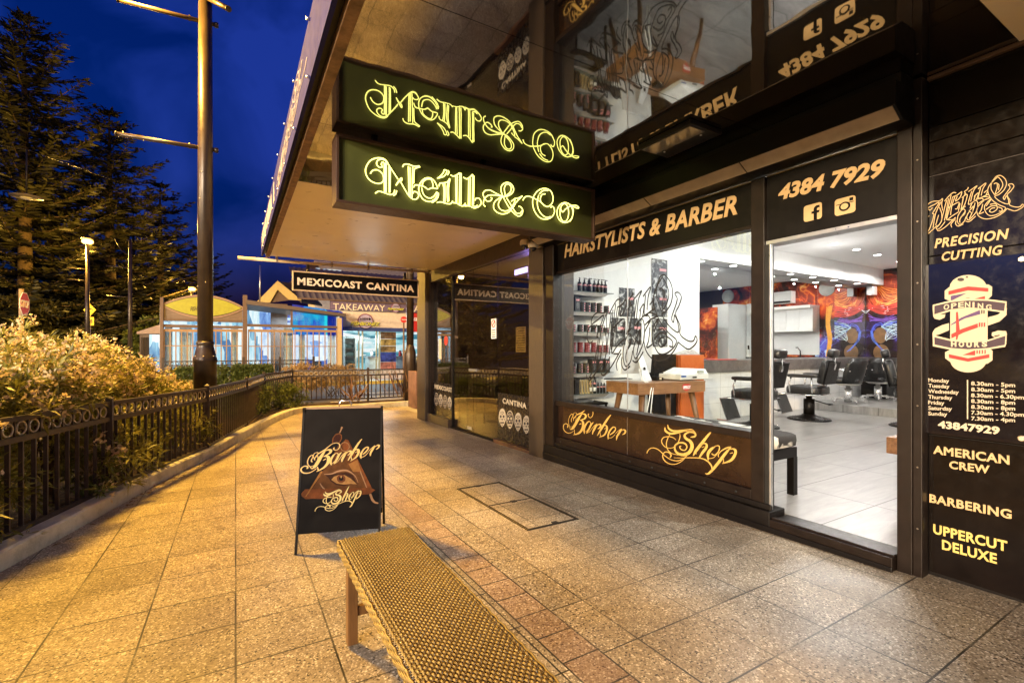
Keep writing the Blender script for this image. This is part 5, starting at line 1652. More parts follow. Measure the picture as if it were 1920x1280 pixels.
# shrubs inside the bend
shrub('dry_shrub', 'low dry tan shrub behind the fence bend, before the takeaway shop', [((at_y(558, 690, 15.2).x, 15.2, 0.38), (0.55, 0.6, 0.46))], 650, 0.11, 0.02, M_dry, 27, group='dry shrubs past the fence bend', wind=(0.4, 0, 0))
shrub('dry_shrub', 'tan feathery shrub close by the fence bend, nearest the flax plant', [((at_y(625, 690, 15.6).x, 15.6, 0.38), (0.85, 0.6, 0.42))], 800, 0.11, 0.02, M_dry, 28, group='dry shrubs past the fence bend', wind=(0.4, 0, 0))
shrub('green_shrub', 'yellow-lit green shrub directly behind the curved part of the fence', [((0.2, 11.6, 0.15), (0.5, 0.8, 0.42)), ((0.9, 12.8, 0.12), (0.6, 0.6, 0.42))], 1200, 0.09, 0.018, M_box, 29)


def box_hedge(label, x0, y0, x1, y1, h, seed):
    rng = np.random.default_rng(seed)
    t = thing('box_hedge', label, 'hedge', ((x0 + x1) / 2, (y0 + y1) / 2, -0.15), group='clipped hedges before the restaurant')
    k = 2600
    p = np.stack([rng.uniform(x0, x1, k), rng.uniform(y0, y1, k), rng.uniform(-0.1, h, k)], 1)
    f = rng.integers(0, 4, k)
    p[f == 0, 2] = h + rng.normal(size=(f == 0).sum()) * 0.03
    p[f == 1, 1] = y0 + rng.normal(size=(f == 1).sum()) * 0.03
    p[f == 2, 0] = x0 + rng.normal(size=(f == 2).sum()) * 0.03
    b, d = rosettes(p, np.tile([0, -0.3, 0.4], (k, 1)), 5, rng, 1.0)
    n_ = len(b)
    blades_mesh('foliage', M_box, t, b, d, 0.07 + 0.05 * rng.random(n_), 0.03 + 0.02 * rng.random(n_), 0.1, seed)
    m = MB()
    for x in np.arange(x0 + 0.2, x1, 0.4): m.tube([(x, (y0 + y1) / 2, -0.2), (x, (y0 + y1) / 2, h - 0.2)], 0.02, 5)
    m.build('stems', M_bark, t)


YH = 18.6
box_hedge('clipped box hedge right of the banner pole', at_y(438, 690, YH).x, YH, at_y(511, 690, YH).x, YH + 0.8, 0.72, 31)
box_hedge('clipped box hedge behind the banner pole', at_y(330, 690, YH).x, YH, at_y(428, 690, YH).x, YH + 0.8, 0.68, 32)
# flax
rng = np.random.default_rng(5)
for (x, y, n_, h_, lab, wo_) in ((2.75, 12.7, 26, 0.85, 'sparse flax with dry stems behind the curved fence', 0), (4.0, 12.75, 30, 1.35, 'tall bronze flax leaning by the footpath bin', 1)):
    t = thing('flax_plant', lab, 'flax', (x, y, -0.06), group='flax plants at the fence end')
    b = np.array([[x, y, -0.05]]) + rng.normal(size=(n_, 3)) * [0.12, 0.10, 0.0]
    d = rng.normal(size=(n_, 3)) * [0.5, 0.4, 0.1] + [0.0, 0, 1.0]
    d /= np.linalg.norm(d, axis=1, keepdims=True)
    blades_mesh('leaves', pm('flax_leaf', (0.16, 0.08, 0.035), 0.5, var=0.5), t, b, d, h_ * (0.6 + 0.5 * rng.random(n_)), 0.035 + 0.03 * rng.random(n_), 0.12, 77)


def norfolk(label, u, dep, vtop, spread, seed, tiers, mat=M_pine, leanx=0.0, dens=1.0, base_frac=0.06):
    rng = np.random.default_rng(seed)
    p = at_d(u, V0, dep); top = at_d(u, vtop, dep).z
    zb0 = -0.24
    Ht = top - zb0
    t = thing('norfolk_pine', label, 'tree', (p.x, p.y, zb0), group='tall pines across the road')
    m = MB()
    m.tube([(p.x, p.y, zb0), (p.x + .05, p.y, zb0 + Ht * 0.3), (p.x, p.y + .05, zb0 + Ht * 0.7), (p.x, p.y, top - 0.1)], [0.42, 0.33, 0.17, 0.03], 10)
    m.build('trunk', M_bark, t)
    Bs, Ds, Ls, Ws = [], [], [], []
    limbs = MB()
    for i in range(tiers):
        f = i / (tiers - 1)
        z = zb0 + Ht * (base_frac + (1 - base_frac) * f) - 0.2
        rmax = spread * (1 - f) ** 0.58 * (0.78 + 0.38 * rng.random()) + 0.35
        nbr = max(5, int((7 + 3 * (1 - f)) * dens))
        ph = rng.random() * 6.28
        for k in range(nbr):
            a = ph + 2 * PI * k / nbr + rng.normal() * 0.16
            r = rmax * (0.65 + 0.5 * rng.random())
            if rng.random() < 0.07: r *= 0.5
            dirv = np.array([math.cos(a), math.sin(a), 0.0])
            rise = 0.10 + 0.25 * f + rng.normal() * 0.05
            ns_ = max(4, int(r * 3.4 * dens))
            pts = []
            for j in range(ns_ + 1):
                s = j / ns_
                q = np.array([p.x, p.y, z]) + dirv * r * s + np.array([0, 0, r * (rise * s * s - 0.10 * s * (1 - s) * 2)])
                pts.append(q)
            limbs.tube([tuple(pts[0]), tuple(pts[ns_ // 2]), tuple(pts[-1])], [0.05 * (1 - f) + 0.02, 0.03, 0.012], 4, caps=False)
            lat = np.array([-dirv[1], dirv[0], 0])
            for j in range(1, ns_ + 1):
                s = j / ns_
                q = pts[j]
                ll = (0.28 + 0.62 * (1 - s) + 0.1) * min(1.0, 0.35 + r / 3.0)
                for sg in (-1, 1):
                    for u_ in range(3):
                        b = q + dirv * rng.normal() * 0.10 + np.array([0, 0, rng.normal() * 0.05])
                        d = lat * sg * (0.8 + 0.2 * rng.random()) + dirv * (0.55 + 0.3 * rng.random()) + np.array([0, 0, 0.18 + 0.16 * rng.normal()])
                        d /= np.linalg.norm(d)
                        Bs.append(b); Ds.append(d); Ls.append(ll * (0.7 + 0.5 * rng.random())); Ws.append(0.085 + 0.07 * rng.random())
                b = q; d = dirv + np.array([0, 0, 0.3]); d /= np.linalg.norm(d)
                Bs.append(b); Ds.append(d); Ls.append(0.4 + 0.2 * rng.random()); Ws.append(0.14)
    blades_mesh('crown', mat, t, np.array(Bs), np.array(Ds), np.array(Ls), np.array(Ws), 0.02, seed)
    limbs.build('limbs', M_bark, t, fix=False)
    return t


norfolk('tallest pine at the left edge, branches lit yellow by the street lamp', 45, 27, 28, 6.6, 41, 25)
norfolk('second tallest pine, standing right of the tallest with its crown in open sky', 205, 31, 208, 5.4, 42, 20)
norfolk('shorter dark pine left of the tall banner pole', 300, 38, 345, 5.4, 43, 15)
norfolk('dark pine partly behind the tall banner pole', 372, 44, 462, 4.4, 44, 12)
norfolk('low spreading pine right behind the stop sign, lit from above', 95, 35, 330, 7.0, 45, 16)
norfolk('broad dark pine behind the unlit slim pole', 250, 50, 395, 7.0, 46, 14)
rngb = random.Random(4)
for k, (u, dep, vt, r_) in enumerate(((20, 26, 560, 2.6), (130, 30, 545, 2.8), (235, 34, 560, 2.6), (290, 30, 598, 1.4), (60, 40, 500, 4.0), (180, 44, 505, 4.0), (320, 46, 540, 3.6))):
    p = at_d(u, V0, dep); zt_ = at_d(u, vt, dep).z
    lab = ['dark bushy tree beneath the tallest pine, by the photo edge', 'dark bushy tree behind the lit street lamp post', 'dark bushy tree behind the slim unlit pole', 'yellow-green bush beside the small annex roof',
           'broad dark tree filling the gap behind the stop sign', 'broad dark tree filling the gap between the two poles', 'broad dark tree behind the surfboard-shaped yellow sign'][k]
    rng = np.random.default_rng(60 + k)
    t = thing('bushy_tree', lab, 'tree', (p.x, p.y, -0.24), group='bushy trees under the pines')
    n_ = 2600
    d = rng.normal(size=(n_, 3)); d /= np.linalg.norm(d, axis=1, keepdims=True)
    lump = 0.72 + 0.28 * np.sin(d[:, 0] * 6 + k) * np.sin(d[:, 2] * 7 + k) + 0.12 * rng.normal(size=n_)
    C = np.array([p.x, p.y, zt_ / 2]) + d * np.array([r_, r_, zt_ / 2 + 0.2]) * lump[:, None]
    b, dd = rosettes(C, d, 5, rng, 0.9)
    blades_mesh('crown', M_box if k == 3 else M_pine, t, b, dd, 0.22 + 0.2 * rng.random(len(b)), 0.08 + 0.06 * rng.random(len(b)), 0.1, 60 + k)
    m = MB(); m.tube([(p.x, p.y, -0.24), (p.x + .1, p.y, zt_ * 0.5)], [0.18, 0.08], 7); m.build('trunk', M_bark, t)

# ================================================================== POLES, LAMPS, SIGNS
BPp = at_d(385, V0, 7.2)
bx_, by_ = BPp.x, BPp.y
bp = thing('banner_pole', 'tall dark brown lamp pole with a wide base and bare banner arms behind the fence', 'lamp pole', (bx_, by_, zg(by_)))
m = MB(); m.lathe([(0.15, 0), (0.15, 1.26), (0.158, 1.275), (0.158, 1.33), (0.145, 1.36), (0.115, 1.50), (0.108, 1.53), (0.118, 1.545), (0.118, 1.57), (0.104, 1.59)], (bx_, by_, zg(by_)), 28)
m.build('base', M_pole, bp)
m = MB(); m.tube([(bx_, by_, zg(by_) + 1.58), (bx_, by_, 4.4), (bx_, by_, 7.6)], [0.103, 0.099, 0.085], 20); m.build('shaft', M_pole, bp)
for (uj, vj, ue, ve) in ((372, 38, 222, 0), (372, 276, 219, 251)):
    dep = 7.15; z = at_d(uj, vj, dep).z
    e = at_z(ue, ve, z)
    j = Vector((bx_, by_, z)); e = Vector((e.x, e.y, z))
    dr = (e - j).normalized()
    m = MB(); m.tube([j - dr * 0.17, e], 0.030, 12); m.tube([e, e + dr * 0.02], 0.038, 12); m.tube([j - dr * 0.17, j - dr * 0.12], 0.04, 10)
    m.tube([j + dr * 0.2 + Vector((0, 0, -.04)), j + dr * 0.2 + Vector((0, 0, .045))], 0.012, 6); m.tube([e - dr * 0.07 + Vector((0, 0, -.04)), e - dr * 0.07 + Vector((0, 0, .045))], 0.012, 6)
    m.build('banner_arm', M_pole, bp)
j = Vector((bx_, by_, at_d(397, 0, 7.1).z + 0.12)); e = at_d(428, 17, 6.6)
m = MB(); m.tube([j, e], 0.036, 12); m.tube([e, e + (e - j).normalized() * 0.015], 0.04, 12); m.build('banner_arm', M_pole, bp)
m = MB()
for z, a in ((2.3, 0.2), (2.36, 1.4), (3.62, 0.6), (4.02, 0.9), (1.25, 0.4), (1.25, 1.2), (1.25, 2.1)):
    r_ = 0.156 if z < 1.4 else 0.106
    ang = -PI / 2 - 0.3 + (a - 1)
    m.pillow((bx_ + r_ * math.cos(ang), by_ + r_ * math.sin(ang), z), (0.02, 0.02, 0.012), 1, 8, 5)
m.build('sticker_remnants', pm('sticker_scraps', (0.5, 0.42, 0.3), 0.6), bp)
# street lantern high on the same pole (above the frame)
lp = Vector((-2.0, 8.25, 7.0))
m = MB(); m.tube([(bx_, by_, 7.45), (bx_ - 0.5, by_ - 0.1, 7.6), (lp.x + 0.2, lp.y, 7.25)], 0.035, 10); m.build('lantern_arm', M_pole, bp)
m = MB(); m.lathe([(0.24, 0.02), (0.22, 0.10), (0.10, 0.20), (0.03, 0.24)], (lp.x, lp.y, lp.z), 20); m.build('lantern_hood', M_pole, bp)
sod = em('sodium_glow', (1.0, 0.58, 0.16), 30)
m = MB(); m.lathe([(0.02, -0.06), (0.12, -0.05), (0.17, 0.0)], (lp.x, lp.y, lp.z + 0.01), 20); m.build('lamp_glass', sod, bp)
light('street_light', 'POINT', (lp.x, lp.y, lp.z - 0.12), P_KEY, SODIUM, bp, 0.40)


def street_lamp(label, u, v, dep, power, group='lit sodium street lamps', d=0.09):
    pz = at_d(u, v, dep); x, y = pz.x, pz.y
    t = thing('street_lamp', label, 'street lamp', (x, y, -0.2), group=group)
    m = MB(); m.tube([(x, y, -0.24), (x, y, pz.z - 0.12)], [d * 1.3, d * 0.8], 12); m.lathe([(d * 2.0, 0), (d * 2.0, 0.9), (d * 1.4, 1.1)], (x, y, -0.24), 14); m.build('pole', M_pole, t)
    m = MB(); m.lathe([(0.24, 0.0), (0.20, 0.06), (0.08, 0.13), (0.03, 0.2)], (x, y, pz.z + 0.14), 20); m.build('hood', M_pole, t)
    m = MB(); m.pillow((x, y, pz.z), (0.46, 0.46, 0.26), 1, 16, 8); m.build('lamp_glass', em('sodium_far_glow', (1.0, 0.50, 0.09), 6), t)
    light('lamp_light', 'POINT', (x - 0.55, y + 0.4, pz.z - 0.1), power, SODIUM, t, 0.15)
    return t, x, y, pz.z


t, x, y, z = street_lamp('lit street lamp glowing against the pines, nearest of the lit pair', 164, 453, 23.0, P_FAR * 1.3)
m = MB()
dr = Vector((-1, 0.2, 0)).normalized()
for zz in (z - 1.35, z - 1.9): m.tube([(x, y, zz), (x + dr.x * 0.8, y + dr.y * 0.8, zz + 0.02)], 0.02, 6)
m.build('banner_arm', M_pole, t)
street_lamp('lit street lamp peeking out left of the tall banner pole', 360, 542, 34.0, P_FAR * 0.35)
# slim unlit pole
up_ = at_d(244, 655, 19.5)
sp = thing('slim_pole', 'slim unlit pole with two thin arms left of the restaurant', 'pole', (up_.x, up_.y, -0.2))
zt_ = at_d(244, 450, 19.5).z
m = MB(); m.tube([(up_.x, up_.y, -0.24), (up_.x, up_.y, zt_)], [0.09, 0.055], 10); m.build('pole', M_pole, sp)
m = MB()
for vv in (502, 557):
    zz = at_d(244, vv, 19.5).z; m.tube([(up_.x, up_.y, zz), (up_.x - 0.78, up_.y + 0.1, zz + 0.02)], 0.018, 6)
m.tube([(up_.x, up_.y, at_d(244, 483, 19.5).z), (up_.x - .3, up_.y, at_d(244, 470, 19.5).z), (up_.x - 0.5, up_.y, at_d(244, 449, 19.5).z)], 0.014, 6)
m.build('arm', M_pole, sp)
# hanging disc lantern (unlit)
dlp = at_d(50, 369, 15)
hl = thing('disc_lantern', 'unlit pale disc-shaped lantern hanging before the tallest pine', 'street lamp', (dlp.x, dlp.y, dlp.z))
m = MB(); m.lathe([(0.04, 0.10), (0.12, 0.06), (0.40, 0.0), (0.40, -0.015), (0.10, -0.03)], tuple(dlp), 24); m.build('shade', pm('pale_shade', (0.22, 0.19, 0.16), 0.4), hl)
m = MB(); m.lathe([(0.16, -0.03), (0.14, -0.07), (0.05, -0.09)], tuple(dlp), 16); m.build('globe', M_white, hl)
m = MB(); m.tube([(dlp.x, dlp.y, dlp.z + 0.09), (dlp.x, dlp.y, dlp.z + 0.75), (dlp.x, dlp.y, dlp.z + 1.5)], 0.02, 8); m.tube([(dlp.x - 6, dlp.y + .6, dlp.z + 1.7), (dlp.x, dlp.y, dlp.z + 1.5), (dlp.x + 4, dlp.y + 6, dlp.z + 1.8)], 0.008, 5); m.build('suspension_cable', M_steelblack, hl)
# stop sign
ss = at_d(46, 570, 10.5)
st_ = thing('stop_sign', 'red octagonal stop sign on a timber post above the flowering shrubs', 'stop sign', (ss.x, ss.y, -0.2))
rt = (Vector((0.963, 0.267, 0)) * 0.29 + Vector((-0.267, 0.963, 0)) * 0.957).normalized(); fw = Vector((rt.y, -rt.x, 0))
def octo(r, off): return [ss + fw * off + rt * (r * math.cos(PI / 8 + k * PI / 4)) + Vector((0, 0, r * math.sin(PI / 8 + k * PI / 4))) for k in range(8)]
m = MB(); m.prism(octo(0.275, 0.006), fw * 0.006); o = m.build('border', M_white, st_)
m = MB(); m.prism(octo(0.255, 0.009), fw * 0.003); m.build('plate', pm('stop_red', (0.50, 0.035, 0.03), 0.4), st_)
m = MB(); put_text(m, 'STOP', ss + fw * 0.0095 - rt * 0.21 + Vector((0, 0, -0.085)), rt * 0.42, (0, 0, 0.17), fw, bold=0.03); m.build('lettering', M_white, st_)
m = MB(); m.tube([Vector((ss.x, ss.y, -0.24)) - fw * 0.05, Vector((ss.x, ss.y, ss.z + 0.33)) - fw * 0.05], 0.045, 10); m.build('post', pm('timber_post', (0.30, 0.20, 0.10), 0.7, var=0.3), st_)
# warning sign
ws = at_d(168, 581, 24.0)
wsn = thing('warning_sign', 'yellow diamond warning sign with a speed plate behind the lamp post', 'road sign', (ws.x, ws.y, -0.2))
M_yel = pm('sign_yellow', (0.62, 0.44, 0.03), 0.45)
rt = Vector((_c, -_s, 0)); fw = Vector((-_s, -_c, 0))
m = MB(); m.prism([ws + rt * a + Vector((0, 0, b)) for a, b in ((-0.32, 0), (0, -0.32), (0.32, 0), (0, 0.32))], fw * 0.006); m.build('diamond', M_yel, wsn)
m = MB(); ribbon(m, [(-0.15, -0.03, 0.04), (-0.02, 0.03, 0.07), (0.08, 0.05, 0.05), (0.20, -0.03, 0.03)], lambda a, b: ws + rt * a + Vector((0, 0, b)) + fw * 0.002, fw); m.build('symbol', M_ink, wsn)
m = MB(); m.prism([ws + rt * a + Vector((0, 0, b)) for a, b in ((-0.05, -0.78), (0.22, -0.78), (0.22, -0.36), (-0.05, -0.36))], fw * 0.006); m.build('plate', M_yel, wsn)
m = MB(); put_text(m, '5', ws + rt * 0.03 + Vector((0, 0, -0.66)) + fw * 0.001, rt * 0.12, (0, 0, 0.18), fw, bold=0.03); m.build('numeral', M_ink, wsn)
m = MB(); m.tube([Vector((ws.x, ws.y, -0.24)) - fw * 0.03, Vector((ws.x, ws.y, ws.z + 0.2)) - fw * 0.03], 0.025, 8); m.build('post', M_alu, wsn)
# brown pole by the footpath corner
cpl = at_d(769, 655, 12.9)
cp = thing('corner_pole', 'brown pole with a flared collar standing behind the fence end', 'pole', (cpl.x, cpl.y, -0.13))
m = MB(); m.lathe([(0.155, 0), (0.155, 1.36), (0.15, 1.40), (0.11, 1.55), (0.10, 1.6)], (cpl.x, cpl.y, -0.13), 20); m.build('base', M_pole, cp)
m = MB(); m.tube([(cpl.x, cpl.y, 1.46), (cpl.x, cpl.y, 6.5)], 0.098, 14); m.build('shaft', M_pole, cp)
zc_ = 6.45
m = MB(); m.lathe([(0.24, 0.02), (0.22, 0.10), (0.10, 0.20), (0.03, 0.24)], (cpl.x - .45, cpl.y - .3, zc_), 20); m.tube([(cpl.x, cpl.y, 6.4), (cpl.x - .2, cpl.y - .15, 6.75), (cpl.x - .45, cpl.y - .3, zc_ + .22)], .03, 8); m.build('lantern_hood', M_pole, cp)
m = MB(); m.lathe([(0.02, -0.06), (0.12, -0.05), (0.17, 0.0)], (cpl.x - .45, cpl.y - .3, zc_ + .01), 20); m.build('lamp_glass', sod, cp)
light('street_light', 'SPOT', (cpl.x - .45, cpl.y - .3, zc_ - .1), 900, SODIUM, cp, 0.2, spot=R(78))
# litter bin
lbp = at_g(783, 748)
lb = thing('litter_bin', 'rusty brown boxed litter bin with a dark domed hood at the fence end', 'litter bin', (lbp.x + .25, 11.3, -0.12))
X0 = at_y(779.5, 700, 11.3).x
B(X0, 11.3, -0.122, X0 + 0.62, 11.9, 0.80).build('cabinet', pm('rusty_bin', (0.16, 0.085, 0.06), 0.6, var=0.35, scale=6), lb, bevel=0.01)
m = MB(); m.lathe([(0.22, 0.80), (0.22, 1.05), (0.18, 1.18), (0.10, 1.25), (0.02, 1.27)], (X0 + .33, 11.6, 0), 20); m.build('hood', M_black, lb)
# unseen fill lamps added across the road to light the front under the awning
for k, (x, y, z, pw) in enumerate(((-28.0, -17.0, 6.2, P_BACK), (-34.0, 3.0, 6.2, P_BACK * 0.7), (-14.0, -11.0, 6.0, 8000), (-15.0, -5.0, 6.0, 6500))):
    bl3 = thing('far_street_lamp', ['farthest lit street lamp across the road behind the photographer', 'lit street lamp across the road far to the left', 'nearer lit street lamp across the road behind the photographer', 'lit street lamp across the road level with the photographer'][k], 'street lamp', (x, y, -0.2), group='street lamps across the road')
    m = MB(); m.tube([(x, y, -0.2), (x, y, z)], [0.11, 0.08], 12); m.build('pole', M_pole, bl3)
    m = MB(); m.lathe([(0.24, 0.02), (0.22, 0.10), (0.10, 0.20), (0.03, 0.24)], (x, y, z), 20); m.build('hood', M_pole, bl3)
    m = MB(); m.lathe([(0.02, -0.06), (0.12, -0.05), (0.17, 0.0)], (x, y, z), 20); m.build('lamp_glass', sod, bl3)
    light('lamp_light', 'SPOT', (x, y, z - 0.12), pw, ((1.0, 0.74, 0.44) if k < 2 else (1.0, 0.85, 0.64)), bl3, 0.45, spot=R(179))

# ================================================================== BUILDINGS ACROSS THE ROAD
def rect(mb, u0, v0, u1, v1, Y, d=0.06, uz=None):
    """box whose front face is the photo rectangle on the plane y = Y"""
    uc = uz if uz is not None else (u0 + u1) / 2
    a = at_y(u0, (v0 + v1) / 2, Y); b = at_y(u1, (v0 + v1) / 2, Y)
    mb.box(a.x, Y, at_y(uc, v1, Y).z, b.x, Y + d, at_y(uc, v0, Y).z)
    return mb


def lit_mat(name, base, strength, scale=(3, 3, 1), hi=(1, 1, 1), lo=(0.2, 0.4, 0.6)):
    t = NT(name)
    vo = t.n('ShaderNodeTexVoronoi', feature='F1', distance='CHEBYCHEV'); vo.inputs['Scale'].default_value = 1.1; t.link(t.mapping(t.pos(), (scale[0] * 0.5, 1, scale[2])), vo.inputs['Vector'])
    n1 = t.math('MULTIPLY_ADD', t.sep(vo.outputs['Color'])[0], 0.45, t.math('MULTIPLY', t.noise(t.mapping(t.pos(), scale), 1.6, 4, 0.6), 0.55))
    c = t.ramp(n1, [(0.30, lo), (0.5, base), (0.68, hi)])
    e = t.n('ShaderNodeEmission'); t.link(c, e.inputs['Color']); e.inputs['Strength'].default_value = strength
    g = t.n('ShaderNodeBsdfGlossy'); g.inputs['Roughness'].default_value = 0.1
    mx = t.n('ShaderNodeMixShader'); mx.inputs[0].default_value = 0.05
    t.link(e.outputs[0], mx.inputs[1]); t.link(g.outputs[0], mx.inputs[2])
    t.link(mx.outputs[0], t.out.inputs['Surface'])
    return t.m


YR = 22.0
M_rframe = pm('warm_window_frame', (0.32, 0.19, 0.09), 0.6)
M_rpost = pm('restaurant_post', (0.13, 0.075, 0.045), 0.6)
L_cafe = lit_mat('lit_cafe_glass', (0.42, 0.74, 0.88), 0.62, (5, 1, 0.8), (0.95, 1.0, 1.0), (0.10, 0.22, 0.42))
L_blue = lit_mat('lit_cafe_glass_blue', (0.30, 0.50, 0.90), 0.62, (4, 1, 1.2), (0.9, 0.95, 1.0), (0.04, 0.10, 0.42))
L_high = lit_mat('lit_clerestory', (0.50, 0.70, 0.85), 0.6, (0.8, 1, 1.4), (1.0, 1.0, 1.0), (0.10, 0.28, 0.42))
L_deep = lit_mat('lit_clerestory_blue', (0.01, 0.08, 0.62), 0.55, (1.2, 1, 0.6), (0.02, 0.75, 0.90), (0.0, 0.02, 0.30))
pr = thing('pergola_restaurant', 'glazed pergola restaurant lit blue-white inside, a yellow surfboard-shaped sign on its front', 'restaurant', (at_y(460, 700, YR).x, YR, -0.1))
for u, v0, w_ in ((303, 557, 3.2), (459.5, 553, 4.2)):
    m = MB(); rect(m, u - w_, v0, u + w_, 722, YR - 0.12, 0.2); m.build('post', M_rpost, pr)
m = MB(); rect(m, 633, 596, 641, 722, YR - 0.10, 0.2); m.build('post', pm('cream_post', (0.55, 0.40, 0.2), 0.6), pr)
m = MB(); rect(m, 307, 598.5, 455, 602.5, YR - 0.05, 0.2, 380); rect(m, 307, 609.5, 455, 614.5, YR - 0.05, 0.2, 380); rect(m, 464, 609, 633, 613.5, YR - 0.05, 0.2, 545); m.build('beam', M_rpost, pr)
# sign with an arched top: timber boarding, tan ring, yellow eye
m = MB()
e0, e1 = at_y(306, 585, YR), at_y(455, 580, YR)
xm = (e0.x + e1.x) / 2; hxs = (e1.x - e0.x) / 2
zbo = at_y(380, 598.5, YR).z; zto = at_y(380, 576, YR).z
m.box(e0.x, YR + 0.02, zbo, e1.x, YR + 0.1, zto + 0.05)
m.build('sign_boarding', wood('weathered_boards', (0.10, 0.06, 0.04), (0.20, 0.13, 0.09), 'X'), pr)
def lens(hx, hz, y, n_=22):
    t_ = [(-1 + 2 * k / n_) for k in range(n_ + 1)]
    zc_ = at_y(380, 575, YR).z
    return [Vector((xm + hx * s, y, zc_ - hz * (1 - s * s))) for s in t_] + [Vector((xm + hx * s, y, zc_ + hz * (1 - s * s))) for s in t_[::-1][1:-1]]
hz_o = (at_y(380, 553, YR).z - at_y(380, 598, YR).z) / 2
m = MB(); m.prism(lens(hxs * 1.08, hz_o, YR - 0.02), Vector((0, -0.04, 0))); m.build('sign_ring', pm('tan_ring', (0.30, 0.19, 0.12), 0.6), pr)
m = MB(); m.prism(lens(hxs * 0.995, hz_o * 0.84, YR - 0.03), Vector((0, -0.02, 0))); m.build('sign_outline', M_ink, pr)
m = MB(); m.prism(lens(hxs * 0.97, hz_o * 0.78, YR - 0.045), Vector((0, -0.015, 0))); yl = m.build('yellow_sign', pm('lit_yellow_sign', (0.34, 0.33, 0.012), 0.5), pr)
m = MB(); put_text(m, 'FISHBONEZ', at_y(357, 583, YR - 0.047), (0.62, 0, 0.06), (0, 0, 0.16), (0, -1, 0), th=0.01, bold=0.01, shear=0.2); m.build('sign_lettering', M_ink, yl)
# clerestory strips and windows
m = MB(); rect(m, 307, 603, 455, 609, YR + 0.02, 0.02, 380); m.build('clerestory', M_glass, pr)
m = MB(); rect(m, 464, 577, 545, 609, YR + 0.02, 0.02, 500); m.build('clerestory', M_glass, pr)
m = MB(); rect(m, 548, 584, 633, 609, YR + 0.02, 0.02, 590); m.build('clerestory', M_glass, pr)
m = MB(); rect(m, 545, 580, 549, 610, YR - 0.02, 0.1); m.build('mullion', M_rpost, pr)
a, b = at_y(461, 571, YR), at_y(646, 594, YR)
m = MB(); m.prism([(a.x, YR - 0.3, a.z), (b.x, YR - 0.3, b.z), (b.x, YR - 0.3, b.z + 0.13), (a.x, YR - 0.3, a.z + 0.17)], Vector((0, -3.2, 0))); m.build('sloping_roof', pm('roof_brown', (0.11, 0.075, 0.055), 0.6), pr)


def grid_window(u0, u1, v0, v1, nx, mat, vm, label='window'):
    fr_ = MB(); uc = (u0 + u1) / 2
    A = at_y(u0, v0, YR); Bq = at_y(u1, v0, YR); z0 = at_y(uc, v1, YR).z; z1 = at_y(uc, v0, YR).z; zm_ = at_y(uc, vm, YR).z
    t_ = 0.036
    for k in range(nx + 1):
        x = A.x + (Bq.x - A.x) * k / nx; fr_.box(x - t_ / 2, YR - 0.03, z0, x + t_ / 2, YR + 0.03, z1)
    for z in (z0, zm_, z1 - 0.10): fr_.box(A.x, YR - 0.035, z, Bq.x, YR + 0.025, z + (0.10 if z == z1 - 0.10 else t_))
    o = fr_.build('window', M_rframe, pr)
    B(A.x, YR + 0.035, z0, Bq.x, YR + 0.045, z1).build('pane', M_glass, o)


grid_window(308, 372, 617, 706, 6, L_cafe, 649)
grid_window(374, 454, 617, 706, 8, L_cafe, 649)
grid_window(466, 549, 618, 706, 7, L_blue, 650)
grid_window(553, 631, 618, 706, 7, L_blue, 650)
m = MB(); rect(m, 298, 706, 641, 724, YR + 0.0, 0.1, 470); m.build('dado_wall', M_greywall, pr)
xa_, xm_, xb_ = at_y(302, 600, YR).x, at_y(461, 600, YR).x, at_y(634, 600, YR).x
M_rin = pm('restaurant_white_lining', (0.70, 0.74, 0.78), 0.7)
B(xa_, YR + 3.0, -0.1, xm_ + 0.6, YR + 3.1, 3.3).build('rear_wall', L_cafe, pr)  # rear walls glow: the lit room's brightness is put into their material
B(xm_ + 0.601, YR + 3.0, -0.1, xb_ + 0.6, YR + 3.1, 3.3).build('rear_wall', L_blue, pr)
B(xa_, YR + 0.15, -0.105, xb_, YR + 3.0, -0.095).build('floor', M_rin, pr)
m = B(xa_ - 0.05, YR + 0.1, -0.1, xa_, YR + 3.0, 3.0); m.build('side_wall', M_rin, pr)
m = B(xb_ + 0.02, YR + 0.1, -0.1, xb_ + 0.08, YR + 3.0, 3.0); m.build('side_wall', M_rin, pr)
m = MB(); m.prism([(xa_, YR + 0.1, 2.55), (xm_, YR + 0.1, 2.62), (xm_, YR + 0.1, 2.66), (xa_, YR + 0.1, 2.60)], Vector((0, -2.9, 0))); m.build('ceiling', M_rin, pr)
m = MB(); q0 = at_y(548, 596, YR + 0.6); q1 = at_y(634, 605, YR + 0.6)
m.prism([(q0.x, YR + 0.6, 2.0), (q1.x + .2, YR + 0.6, 2.0), (q1.x + .2, YR + 0.6, q1.z + .5), (q0.x, YR + 0.6, q0.z + .6)], Vector((0, -.05, 0))); m.build('blue_blind', L_deep, pr)  # sheet glows by itself to give the clerestory its blue light
for k, (u, w_) in enumerate(((316, .25), (348, .4), (440, .25), (540, .35), (566, .25), (622, .35))):
    x = at_y(u, 650, YR + 0.9).x
    m = MB(); vs_ = []
    for i in range(13):
        xx = x - w_ / 2 + w_ * i / 12; yy2 = YR + 0.9 + 0.05 * (i % 2)
        vs_ += [(xx, yy2, 0.0), (xx, yy2, 2.35)]
    m.add(vs_, [(2 * i, 2 * i + 2, 2 * i + 3, 2 * i + 1) for i in range(12)]); m.build('curtain', pm('pale_curtain', (0.75, 0.82, 0.88), 0.8), pr, fix=False)
